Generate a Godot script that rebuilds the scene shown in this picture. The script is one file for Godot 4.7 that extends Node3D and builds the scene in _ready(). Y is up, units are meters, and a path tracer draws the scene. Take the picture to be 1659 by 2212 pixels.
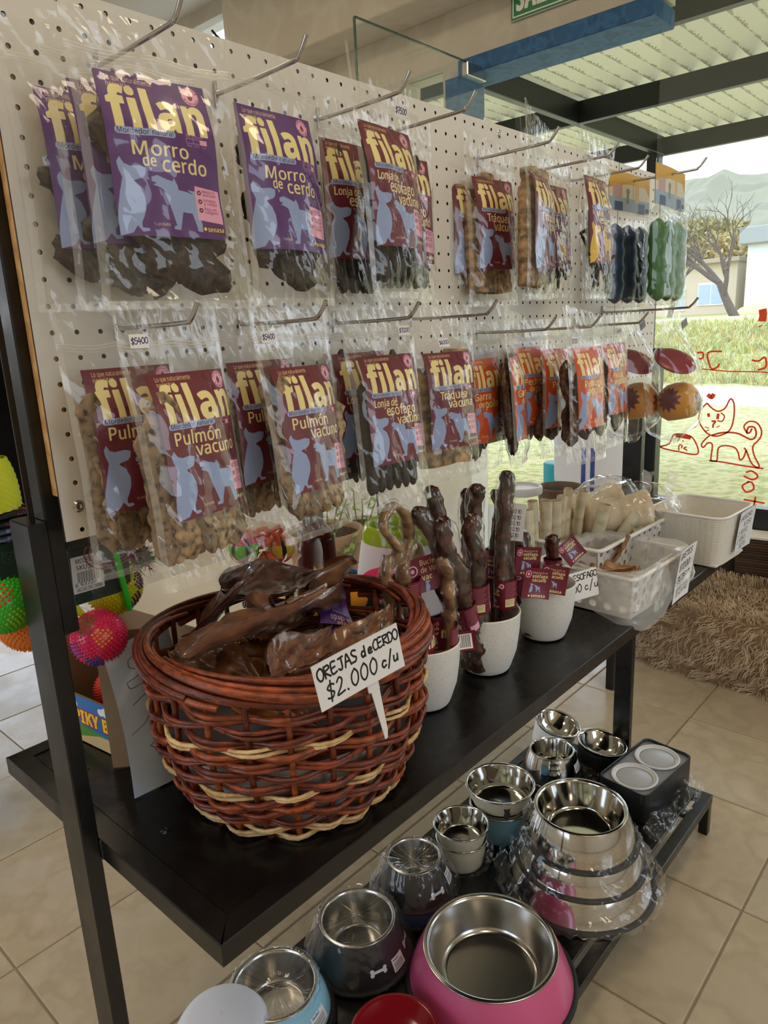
extends Node3D

# ---------------------------------------------------------------- mesh building
class MB:
	var v := PackedVector3Array()
	var uv := PackedVector2Array()
	var col := PackedColorArray()
	var idx := PackedInt32Array()
	var paint := false
	func p(a: Vector3, t := Vector2.ZERO, c := Color.WHITE) -> int:
		v.append(a); uv.append(t)
		if paint: col.append(c)
		return v.size() - 1
	func tri(a: int, b: int, c: int) -> void:
		idx.append(a); idx.append(b); idx.append(c)
	func quad(a: int, b: int, c: int, d: int) -> void:
		tri(a, b, c); tri(a, c, d)
	# flat polygon, own vertices
	func face(pts: Array, uvs := []) -> void:
		var s := v.size()
		for i in pts.size(): p(pts[i], uvs[i] if uvs.size() > i else Vector2(pts[i].x, pts[i].y))
		for i in range(1, pts.size() - 1): tri(s, s + i, s + i + 1)
	# surface over a grid of (nu+1) x (nv+1) points
	func grid(nu: int, nv: int, f: Callable, wrap_u := false, flip := false) -> void:
		var s := v.size()
		for j in nv + 1:
			for i in nu + 1:
				var a := float(i) / nu
				var b := float(j) / nv
				p(f.call(a, b), Vector2(a, b))
		for j in nv:
			for i in nu:
				var q := s + j * (nu + 1) + i
				if flip: quad(q, q + nu + 1, q + nu + 2, q + 1)
				else: quad(q, q + 1, q + nu + 2, q + nu + 1)
		if wrap_u: seams.append([s, nu, nv])
	var seams := []
	func box(c: Vector3, s: Vector3, b := 0.0, basis := Basis()) -> void:
		var h := s * 0.5
		if b <= 0.0:
			for f in [[0, 1, 2], [1, 2, 0], [2, 0, 1]]:
				for sg in [-1.0, 1.0]:
					var q := []
					for k in [[-1, -1], [1, -1], [1, 1], [-1, 1]]:
						var e := Vector3.ZERO
						e[f[0]] = h[f[0]] * sg; e[f[1]] = h[f[1]] * k[0]; e[f[2]] = h[f[2]] * k[1]
						q.append(c + basis * e)
					if sg > 0: q.reverse()
					face(q, [Vector2(0, 0), Vector2(1, 0), Vector2(1, 1), Vector2(0, 1)])
			return
		b = minf(b, minf(h.x, minf(h.y, h.z)) * 0.95)
		var i := h - Vector3(b, b, b)
		for f in [[0, 1, 2], [1, 2, 0], [2, 0, 1]]:
			for sg in [-1.0, 1.0]:
				var q := []
				for k in [[-1, -1], [1, -1], [1, 1], [-1, 1]]:
					var e := Vector3.ZERO
					e[f[0]] = h[f[0]] * sg; e[f[1]] = i[f[1]] * k[0]; e[f[2]] = i[f[2]] * k[1]
					q.append(c + basis * e)
				if sg > 0: q.reverse()
				face(q, [Vector2(0, 0), Vector2(1, 0), Vector2(1, 1), Vector2(0, 1)])
			for s1 in [-1.0, 1.0]:
				for s2 in [-1.0, 1.0]:
					var q2 := []
					for k in [[0, -1], [0, 1], [1, 1], [1, -1]]:
						var e := Vector3.ZERO
						e[f[1]] = (h if k[0] == 0 else i)[f[1]] * s1
						e[f[2]] = (i if k[0] == 0 else h)[f[2]] * s2
						e[f[0]] = i[f[0]] * k[1]
						q2.append(c + basis * e)
					if s1 * s2 < 0: q2.reverse()
					face(q2)
		for sx in [-1.0, 1.0]:
			for sy in [-1.0, 1.0]:
				for sz in [-1.0, 1.0]:
					var q3 := [c + basis * Vector3(h.x * sx, i.y * sy, i.z * sz), c + basis * Vector3(i.x * sx, h.y * sy, i.z * sz), c + basis * Vector3(i.x * sx, i.y * sy, h.z * sz)]
					if sx * sy * sz > 0: q3.reverse()
					face(q3)
	# tube along points; r may be a number or an array
	func tube(pts: Array, r, seg := 8, caps := true, flat := 1.0) -> void:
		var n := pts.size()
		var s := v.size()
		var t0: Vector3 = (pts[1] - pts[0]).normalized()
		var side := t0.cross(Vector3.UP if absf(t0.y) < 0.9 else Vector3.RIGHT).normalized()
		var lng := 0.0
		for i in n:
			var t: Vector3
			if i == 0: t = pts[1] - pts[0]
			elif i == n - 1: t = pts[n - 1] - pts[n - 2]
			else: t = pts[i + 1] - pts[i - 1]
			t = t.normalized()
			side = (side - t * side.dot(t)).normalized()
			var up := side.cross(t)
			var rr: float = r[i] if r is Array else r
			if i > 0: lng += (pts[i] - pts[i - 1]).length()
			for k in seg + 1:
				var a := TAU * k / seg
				p(pts[i] + (side * cos(a) + up * sin(a) * flat) * rr, Vector2(float(k) / seg, lng))
		seams.append([s, seg, n - 1])
		for i in n - 1:
			for k in seg:
				var q := s + i * (seg + 1) + k
				quad(q, q + 1, q + seg + 2, q + seg + 1)
		if caps:
			for e in [0, n - 1]:
				var c := p(pts[e])
				var ring := []
				for k in seg + 1: ring.append(p(v[s + e * (seg + 1) + k]))
				for k in seg:
					if e == 0: tri(c, ring[k + 1], ring[k])
					else: tri(c, ring[k], ring[k + 1])
	# profile of Vector2(radius, height) turned round the y axis; outside face when profile goes up
	func lathe(prof: Array, seg := 32, at := Vector3.ZERO, wob = null) -> void:
		var s := v.size()
		var n := prof.size()
		for j in n:
			for i in seg + 1:
				var a := TAU * i / seg
				var r: float = prof[j].x
				if wob != null: r = wob.call(a, prof[j])
				p(at + Vector3(cos(a) * r, prof[j].y, sin(a) * r), Vector2(float(i) / seg, float(j) / maxf(1, n - 1)))
		seams.append([s, seg, n - 1])
		for j in n - 1:
			for i in seg:
				var q := s + j * (seg + 1) + i
				quad(q, q + 1, q + seg + 2, q + seg + 1)
	# extruded outline (in x,y), from z0 to z1
	func prism(poly: PackedVector2Array, z0: float, z1: float) -> void:
		var t := Geometry2D.triangulate_polygon(poly)
		for z in [z0, z1]:
			var s := v.size()
			for q in poly: p(Vector3(q.x, q.y, z), Vector2(q.x, q.y))
			for k in range(0, t.size(), 3):
				var a := t[k]
				var b := t[k + 1]
				var c := t[k + 2]
				var cw := (poly[b] - poly[a]).cross(poly[c] - poly[a]) < 0.0
				if (z == maxf(z0, z1)) != cw:
					var sw := b
					b = c
					c = sw
				tri(s + a, s + b, s + c)
		var ccw := not Geometry2D.is_polygon_clockwise(poly)
		for k in poly.size():
			var a := poly[k]
			var b := poly[(k + 1) % poly.size()]
			var zt := maxf(z0, z1)
			var zb := minf(z0, z1)
			var q := [Vector3(a.x, a.y, zb), Vector3(a.x, a.y, zt), Vector3(b.x, b.y, zt), Vector3(b.x, b.y, zb)]
			if not ccw: q.reverse()
			face(q)
	func blob(c: Vector3, r: Vector3, seg := 12, rings := 8, wob = null, basis := Basis()) -> void:
		var s := v.size()
		for j in rings + 1:
			for i in seg + 1:
				var a := TAU * i / seg
				var b := PI * j / rings
				var d := Vector3(sin(b) * cos(a), -cos(b), sin(b) * sin(a))
				var k := 1.0
				if wob != null: k = wob.call(d)
				p(c + basis * (d * r * k), Vector2(float(i) / seg, float(j) / rings))
		seams.append([s, seg, rings])
		for j in rings:
			for i in seg:
				var q := s + j * (seg + 1) + i
				quad(q, q + 1, q + seg + 2, q + seg + 1)
	func add(o: MB, x: Transform3D) -> void:
		var s := v.size()
		for i in o.v.size(): p(x * o.v[i], o.uv[i], o.col[i] if o.paint else Color.WHITE)
		for i in o.idx: idx.append(i + s)
		for e in o.seams: seams.append([e[0] + s, e[1], e[2]])
	func mesh() -> ArrayMesh:
		var nn := PackedVector3Array()
		nn.resize(v.size())
		for k in range(0, idx.size(), 3):
			var a := idx[k]
			var b := idx[k + 1]
			var c := idx[k + 2]
			var f := (v[c] - v[a]).cross(v[b] - v[a])
			nn[a] += f; nn[b] += f; nn[c] += f
		for e in seams:
			for j in e[2] + 1:
				var a: int = e[0] + j * (e[1] + 1)
				var b: int = a + e[1]
				var m := nn[a] + nn[b]
				nn[a] = m; nn[b] = m
		for i in nn.size():
			nn[i] = nn[i].normalized() if nn[i].length_squared() > 1e-24 else Vector3.UP
		var arr := []
		arr.resize(Mesh.ARRAY_MAX)
		arr[Mesh.ARRAY_VERTEX] = v
		arr[Mesh.ARRAY_NORMAL] = nn
		arr[Mesh.ARRAY_TEX_UV] = uv
		if paint: arr[Mesh.ARRAY_COLOR] = col
		arr[Mesh.ARRAY_INDEX] = idx
		var m := ArrayMesh.new()
		m.add_surface_from_arrays(Mesh.PRIMITIVE_TRIANGLES, arr)
		return m

# ---------------------------------------------------------------- scene helpers
var taken := {}
func numbered(n: String) -> String:
	taken[n] = taken.get(n, -1) + 1
	return n if taken[n] == 0 else "%s_%03d" % [n, taken[n]]

func tag(o: Node, label: String, category := "", group := "", kind := "") -> Node:
	if label: o.set_meta("label", label)
	if category: o.set_meta("category", category)
	if group: o.set_meta("group", group)
	if kind: o.set_meta("kind", kind)
	return o

func thing(called: String, label: String, category: String, at := Vector3.ZERO, rot := Vector3.ZERO, group := "") -> Node3D:
	var o := Node3D.new()
	o.name = numbered(called)
	add_child(o)
	o.position = at
	o.rotation = rot
	tag(o, label, category, group)
	return o

func obj(called: String, b, m: Material, parent: Node = null, at := Vector3.ZERO) -> MeshInstance3D:
	var o := MeshInstance3D.new()
	o.mesh = b.mesh() if b is MB else b
	o.material_override = m
	if parent == null:
		o.name = numbered(called)
		add_child(o)
	else:
		o.name = called
		parent.add_child(o, true)
	o.position = at
	return o

func struct(called: String, b, m: Material, parent: Node = null, label := "") -> MeshInstance3D:
	var o := obj(called, b, m, parent)
	if parent == null: o.set_meta("kind", "structure")
	if label: o.set_meta("label", label)
	return o

func mat(c: Color, rough := 0.6, metal := 0.0, spec := 0.5) -> StandardMaterial3D:
	var m := StandardMaterial3D.new()
	m.albedo_color = c
	m.roughness = rough
	m.metallic = metal
	m.metallic_specular = spec
	return m

func pane(c: Color, alpha: float, rough := 0.03) -> StandardMaterial3D:
	var m := mat(Color(c.r, c.g, c.b, alpha), rough)
	m.transparency = BaseMaterial3D.TRANSPARENCY_ALPHA
	m.cull_mode = BaseMaterial3D.CULL_DISABLED
	return m

func rgb(r: int, g: int, b: int) -> Color: return Color(r / 255.0, g / 255.0, b / 255.0)

var noise_made := {}
func noise_tex(colors: Array, stops: Array, freq: float, size := 512, sd := 1, oct := 4, kind := FastNoiseLite.TYPE_SIMPLEX_SMOOTH) -> NoiseTexture2D:
	var key := str([colors, stops, freq, size, sd, oct, kind])
	if noise_made.has(key): return noise_made[key]
	var n := FastNoiseLite.new()
	n.noise_type = kind
	n.seed = sd
	n.frequency = freq
	n.fractal_octaves = oct
	var t := NoiseTexture2D.new()
	t.width = size
	t.height = size
	t.seamless = true
	t.noise = n
	var g := Gradient.new()
	g.offsets = PackedFloat32Array(stops)
	g.colors = PackedColorArray(colors)
	t.color_ramp = g
	noise_made[key] = t
	return t

func grey_noise(freq: float, size := 256, sd := 1, oct := 3) -> NoiseTexture2D:
	return noise_tex([Color.BLACK, Color.WHITE], [0.0, 1.0], freq, size, sd, oct)

func tri_mat(tex: Texture2D, scale: float, rough := 0.6, spec := 0.5) -> StandardMaterial3D:
	var m := mat(Color.WHITE, rough, 0.0, spec)
	m.albedo_texture = tex
	m.uv1_triplanar = true
	m.uv1_scale = Vector3.ONE * scale
	return m

func bump(m: StandardMaterial3D, tex: Texture2D, cm: float) -> StandardMaterial3D:
	m.heightmap_enabled = true
	m.heightmap_texture = tex
	m.heightmap_scale = cm
	return m

var rng := RandomNumberGenerator.new()
func rf(a: float, b: float) -> float: return rng.randf_range(a, b)

func smooth(pts: Array, n: int) -> Array:
	# Catmull-Rom through pts
	var out := []
	for i in pts.size() - 1:
		var p0 = pts[maxi(i - 1, 0)]
		var p1 = pts[i]
		var p2 = pts[i + 1]
		var p3 = pts[mini(i + 2, pts.size() - 1)]
		for k in n:
			var t := float(k) / n
			out.append(0.5 * ((2.0 * p1) + (p2 - p0) * t + (2.0 * p0 - 5.0 * p1 + 4.0 * p2 - p3) * t * t + (3.0 * p1 - p0 - 3.0 * p2 + p3) * t * t * t))
	out.append(pts[-1])
	return out

# ---------------------------------------------------------------- flat print
class Ras:
	var img: Image
	var w: int
	var h: int
	var k: float          # pixels per unit
	func _init(uw: float, uh: float, px_w: int, bg: Color) -> void:
		w = px_w * 2
		k = w / uw
		h = int(round(uh * k / 2.0)) * 2
		img = Image.create(w, h, false, Image.FORMAT_RGB8)
		img.fill(bg)
	func span(y: int, x0: float, x1: float, c: Color) -> void:
		var a := int(ceil(x0 - 0.5))
		var b := int(ceil(x1 - 0.5))
		if b > a and y >= 0 and y < h: img.fill_rect(Rect2i(a, y, b - a, 1), c)
	func poly(pts: Array, c: Color) -> void:
		var lo := 1e9
		var hi := -1e9
		for q in pts:
			lo = minf(lo, q.y * k); hi = maxf(hi, q.y * k)
		for y in range(maxi(0, int(floor(lo))), mini(h - 1, int(ceil(hi))) + 1):
			var yy := y + 0.5
			var xs := []
			for i in pts.size():
				var a: Vector2 = pts[i] * k
				var b: Vector2 = pts[(i + 1) % pts.size()] * k
				if (a.y <= yy) != (b.y <= yy): xs.append(a.x + (yy - a.y) / (b.y - a.y) * (b.x - a.x))
			xs.sort()
			for i in range(0, xs.size() - 1, 2): span(y, xs[i], xs[i + 1], c)
	func disc(o: Vector2, r: float, c: Color, sq := 1.0) -> void:
		var ry := r * sq * k
		for y in range(maxi(0, int(o.y * k - ry)), mini(h - 1, int(o.y * k + ry)) + 1):
			var t := (y + 0.5 - o.y * k) / ry
			if absf(t) < 1.0:
				var hw := sqrt(1.0 - t * t) * r * k
				span(y, o.x * k - hw, o.x * k + hw, c)
	func rect(x: float, y: float, rw: float, rh: float, c: Color) -> void:
		img.fill_rect(Rect2i(int(x * k), int(y * k), maxi(1, int(rw * k)), maxi(1, int(rh * k))), c)
	func line(pts: Array, t: float, c: Color) -> void:
		for i in pts.size() - 1:
			var a: Vector2 = pts[i]
			var b: Vector2 = pts[i + 1]
			var d := (b - a).orthogonal().normalized() * t * 0.5
			if (b - a).length() > 1e-7: poly([a + d, b + d, b - d, a - d], c)
		for q in pts: disc(q, t * 0.5, c)
	func tris(list: Array, c: Color, fat := 0.0) -> void:
		for q in list:
			poly(q, c)
			if fat > 0.0: line([q[0], q[1], q[2], q[0]], fat, c)
	func done() -> ImageTexture:
		img.resize(w / 2, h / 2, Image.INTERPOLATE_BILINEAR)
		return ImageTexture.create_from_image(img)

var text_cache := {}
var base_line := 1e9
func glyphs(s: String, bold := false) -> Array:
	# triangles of a line of text, one unit high (cap to baseline roughly), baseline at y = 0, y down, x from 0
	var key := s + ("!" if bold else "")
	if text_cache.has(key): return text_cache[key]
	var f := SystemFont.new()
	f.font_names = PackedStringArray(["Droid Sans"])
	f.font_weight = 700 if bold else 400
	var t := TextMesh.new()
	t.text = s
	t.font = f
	t.font_size = 64
	t.pixel_size = 1.0 / 64.0
	t.depth = 0.0
	t.curve_step = 1.0
	t.horizontal_alignment = HORIZONTAL_ALIGNMENT_LEFT
	t.vertical_alignment = VERTICAL_ALIGNMENT_BOTTOM
	var arr: Array = t.get_mesh_arrays()
	var vv: PackedVector3Array = arr[Mesh.ARRAY_VERTEX]
	var ii = arr[Mesh.ARRAY_INDEX]
	var idx: PackedInt32Array = ii if ii != null else PackedInt32Array(range(vv.size()))
	var out := []
	var x0 := 1e9
	var x1 := -1e9
	for q in vv:
		x0 = minf(x0, q.x); x1 = maxf(x1, q.x)
	if base_line == 1e9:
		base_line = 0.0
		var hh := glyphs("H")
		var low := -1e9
		for q in hh[0]:
			for z in q: low = maxf(low, z.y)
		base_line = low
		text_cache.erase("H")
	for i in range(0, idx.size() - 2, 3):
		var q := []
		for j in 3:
			var z := vv[idx[i + j]]
			q.append(Vector2(z.x - x0, -z.y - base_line))
		out.append(q)
	text_cache[key] = [out, x1 - x0]
	return text_cache[key]

# text with its left end of the baseline at o; size = em height; squeezed to width wd if wd > 0
func write(r: Ras, s: String, o: Vector2, size: float, c: Color, wd := 0.0, bold := false, fat := 0.0, turn := 0.0) -> void:
	var g := glyphs(s, bold)
	var sx := size
	if wd > 0.0 and g[1] > 0.0: sx = wd / g[1]
	var l := []
	for q in g[0]:
		var e := []
		for z in q: e.append(o + Vector2(z.x * sx, z.y * size).rotated(turn))
		l.append(e)
	r.tris(l, c, fat)

# handwriting: strokes on a unit-high grid (x right, y down, 0 top, 1 baseline)
const HAND := {
	"O": [[.5, 0, .15, .2, .05, .6, .3, 1, .65, .95, .85, .5, .7, .1, .45, .02]], "R": [[.1, .05, .12, 1], [.1, .08, .6, .05, .7, .3, .15, .52, .75, 1]],
	"E": [[.65, .02, .12, .06, .1, .95, .7, .92], [.1, .5, .55, .46]], "J": [[.2, .05, .8, 0], [.55, .02, .55, .8, .35, 1, .08, .85]], "A": [[.02, 1, .4, 0, .8, 1], [.15, .62, .66, .6]],
	"S": [[.7, .1, .35, 0, .12, .2, .35, .48, .65, .65, .5, .95, .05, .95]], "d": [[.55, .55, .25, .5, .08, .75, .25, 1, .55, .85], [.6, .1, .58, 1]], "e": [[.1, .75, .55, .68, .4, .48, .12, .6, .15, .95, .55, .95]],
	"C": [[.8, .12, .5, 0, .1, .4, .2, .9, .5, 1, .85, .85]], "D": [[.15, .05, .15, 1], [.05, .08, .5, .05, .8, .45, .55, .95, .08, 1]], "$": [[.75, .2, .4, .1, .12, .3, .4, .5, .7, .65, .5, .92, .08, .85], [.45, -.1, .4, 1.12]],
	"2": [[.1, .2, .35, 0, .6, .2, .4, .6, .05, .98, .75, .92]], ".": [[.1, .95, .16, 1]], "0": [[.45, 0, .12, .3, .12, .75, .4, 1, .7, .75, .72, .3, .45, 0]], "c": [[.6, .55, .3, .45, .1, .75, .3, 1, .65, .9]],
	"/": [[.6, -.15, .1, 1.25]], "u": [[.1, .5, .12, .9, .35, .98, .58, .8, .6, .5, .62, 1]], "T": [[.02, .08, .8, .02], [.4, .05, .38, 1]], "N": [[.08, 1, .12, .05, .62, .95, .7, 0]], "Z": [[.1, .05, .7, .05, .1, .97, .75, .92]],
	"F": [[.65, .02, .12, .06, .1, 1], [.1, .5, .55, .46]], "G": [[.78, .12, .45, 0, .1, .45, .25, .95, .6, .95, .75, .6, .45, .6]], "4": [[.45, 0, .05, .6, .75, .58], [.55, .3, .5, 1.05]], "5": [[.65, .02, .2, .05, .15, .45, .5, .4, .68, .7, .4, 1, .05, .92]],
	"1": [[.15, .25, .4, 0, .38, 1]], "V": [[.05, .02, .35, 1, .7, 0]], "I": [[.3, 0, .3, 1]], "7": [[.05, .05, .7, .03, .3, 1], [.2, .5, .6, .48]], "6": [[.55, 0, .15, .5, .15, .9, .5, 1, .65, .75, .4, .55, .15, .75]],
	"3": [[.1, .1, .5, 0, .62, .2, .3, .45, .65, .65, .5, .95, .08, .95]], "9": [[.62, .3, .4, .5, .12, .35, .3, .05, .6, .1, .62, .4, .45, 1]], "a": [[.55, .55, .25, .5, .08, .75, .25, 1, .52, .85, .55, .5, .6, 1]], "H": [[.1, 0, .1, 1], [.65, 0, .65, 1], [.1, .5, .65, .48]], "L": [[.12, 0, .1, .97, .65, .94]],
}
func hand(r: Ras, s: String, o: Vector2, size: float, c: Color, t: float, turn := 0.0, adv := 0.86, slant := 0.0) -> void:
	var x := 0.0
	for ch in s:
		if HAND.has(ch):
			for st in HAND[ch]:
				var pts := []
				for i in range(0, st.size(), 2): pts.append(Vector2(x + st[i] * 0.85 - (st[i + 1] - 1.0) * slant, st[i + 1] - 1.0))
				if pts.size() > 2: pts = smooth(pts, 5)
				var q := []
				for z in pts: q.append(o + (z * size).rotated(turn))
				r.line(q, t, c)
		x += adv * (0.5 if ch in " .1I" else 1.0)

func print_mat(t: Texture2D, rough := 0.55, spec := 0.5) -> StandardMaterial3D:
	var m := mat(Color.WHITE, rough, 0.0, spec)
	m.albedo_texture = t
	return m

# ================================================================ scene
var M := {}

func _ready() -> void:
	rng.seed = 7
	# ---- camera
	var cam := Camera3D.new()
	cam.name = "camera"
	add_child(cam)
	cam.transform = Transform3D(Basis(Vector3(.6653, -.0451, .7452), Vector3(.212, .9685, -.1307), Vector3(-.7159, .245, .6539)).orthonormalized(), Vector3(-.3269, 1.3785, .7278))
	cam.fov = rad_to_deg(2.0 * atan(1106.0 / 1557.6))
	cam.near = 0.02
	cam.far = 2000.0
	cam.current = true
	# ---- sky and exposure
	var env := Environment.new()
	env.background_mode = Environment.BG_SKY
	var sm := ProceduralSkyMaterial.new()
	sm.sky_top_color = Color(.74, .82, .93)
	sm.sky_horizon_color = Color(.93, .95, .97)
	sm.sky_curve = 0.25
	sm.ground_bottom_color = Color(.45, .43, .36)
	sm.ground_horizon_color = Color(.8, .8, .78)
	sm.sky_energy_multiplier = 1.9
	sm.ground_energy_multiplier = 1.0
	sm.sun_angle_max = 0.0
	var sky := Sky.new()
	sky.sky_material = sm
	env.sky = sky
	env.tonemap_mode = Environment.TONE_MAPPER_LINEAR
	env.tonemap_exposure = 0.92
	env.sdfgi_enabled = true
	env.ssao_enabled = true
	env.ssil_enabled = true
	var we := WorldEnvironment.new()
	we.name = "environment"
	we.environment = env
	add_child(we)
	# ---- unseen ceiling lamps, small spots widened to flat panels to brighten the room
	for a in [[-1.0, 1.9], [1.0, 1.9], [-1.0, 0.35], [1.2, 0.55], [-1.0, -.7], [1.0, -2.0], [-.6, -4.2], [1.6, -4.2]]:
		ceiling_lamp(Vector3(a[0], 3.5, a[1]))
	materials()
	room()
	porch()
	outdoors()
	stand()
	hooks_and_bags()
	shelf_goods()
	lower_goods()
	background_goods()

func ceiling_lamp(at: Vector3) -> void:
	var t := thing("ceiling_lamp", "unseen ceiling lamp widened to a square flat warm white panel to brighten the shop", "lamp", at, Vector3.ZERO, "widened unseen ceiling lamps")
	var f := MB.new()
	f.box(Vector3(0, -.012, 0), Vector3(.64, .024, .64), .004)
	obj("frame", f, mat(rgb(235, 235, 232), .5), t)
	var d := MB.new()
	d.face([Vector3(-.29, -.026, -.29), Vector3(.29, -.026, -.29), Vector3(.29, -.026, .29), Vector3(-.29, -.026, .29)])
	var dm := mat(Color(1, .97, .92), .5)
	dm.emission_enabled = true
	dm.emission = Color(1, .93, .82)
	dm.emission_energy_multiplier = 1.2
	obj("diffuser", d, dm, t)
	var l := AreaLight3D.new()
	l.name = "panel_light"
	l.area_size = Vector2(.56, .56)
	l.light_color = Color(1, .91, .78)
	l.light_energy = 1.1
	l.area_range = 14.0
	l.shadow_enabled = true
	l.position = Vector3(0, -.04, 0)
	l.rotation = Vector3(-PI / 2, 0, 0)
	t.add_child(l)

func materials() -> void:
	M.black = mat(rgb(14, 14, 15), .32, 0.0, .5)
	M.black.roughness_texture = grey_rough(.018, .26, .36, 5)
	M.black.roughness = 1.0
	M.black.uv1_triplanar = true
	M.black.uv1_scale = Vector3.ONE * 2.0
	M.shelf_black = mat(rgb(11, 11, 12), 1.0, 0.0, .5)
	M.shelf_black.roughness_texture = grey_rough(.03, .24, .3, 8)
	M.shelf_black.uv1_triplanar = true
	M.shelf_black.uv1_scale = Vector3.ONE * 3.0
	bump(M.shelf_black, grey_noise(.05, 256, 4, 3), .02)
	M.board = mat(rgb(226, 223, 217), .42)
	bump(M.board, grey_noise(.12, 256, 3, 2), .006)
	M.board.uv1_triplanar = true
	M.board.uv1_scale = Vector3.ONE * 12.0
	M.board_brown = mat(rgb(44, 30, 22), .85)
	M.pine = tri_mat(noise_tex([rgb(206, 160, 100), rgb(184, 134, 78), rgb(215, 172, 112)], [0.25, .5, .8], .01, 256, 9, 3), 6.0, .6)
	M.chrome = mat(rgb(196, 196, 198), .16, 1.0)
	M.steel = mat(rgb(206, 204, 200), .09, 1.0)
	M.steel_soft = mat(rgb(200, 198, 194), .2, 1.0)
	M.film = pane(Color(.97, .97, .95), .014, .05)
	M.film_thin = pane(Color(1, 1, 1), .02, .08)
	M.film_edge = pane(Color(.97, .97, .95), .15, .1)
	M.paper = mat(rgb(238, 238, 236), .7)
	M.white_plastic = mat(rgb(236, 236, 236), .35)
	M.grey_plastic = mat(rgb(120, 122, 126), .4)
	M.rubber = mat(rgb(16, 16, 17), .6)
	M.wall = tri_mat(noise_tex([rgb(222, 216, 203), rgb(228, 223, 212), rgb(218, 211, 197)], [.3, .5, .72], .006, 512, 21, 4), .8, .8, .3)
	bump(M.wall, grey_noise(.09, 256, 12, 3), .05)
	M.glass = pane(Color(.86, .93, .9), .03, .0)
	M.dark = mat(rgb(22, 21, 22), .6)

func grey_rough(freq: float, lo: float, hi: float, sd: int) -> NoiseTexture2D:
	return noise_tex([Color(lo, lo, lo), Color(hi, hi, hi)], [.3, .7], freq, 256, sd, 3)

# ---------------------------------------------------------------- the room
func slab(a: Vector3, b: Vector3) -> MB:
	var m := MB.new()
	m.box((a + b) * .5, (b - a).abs())
	return m

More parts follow.
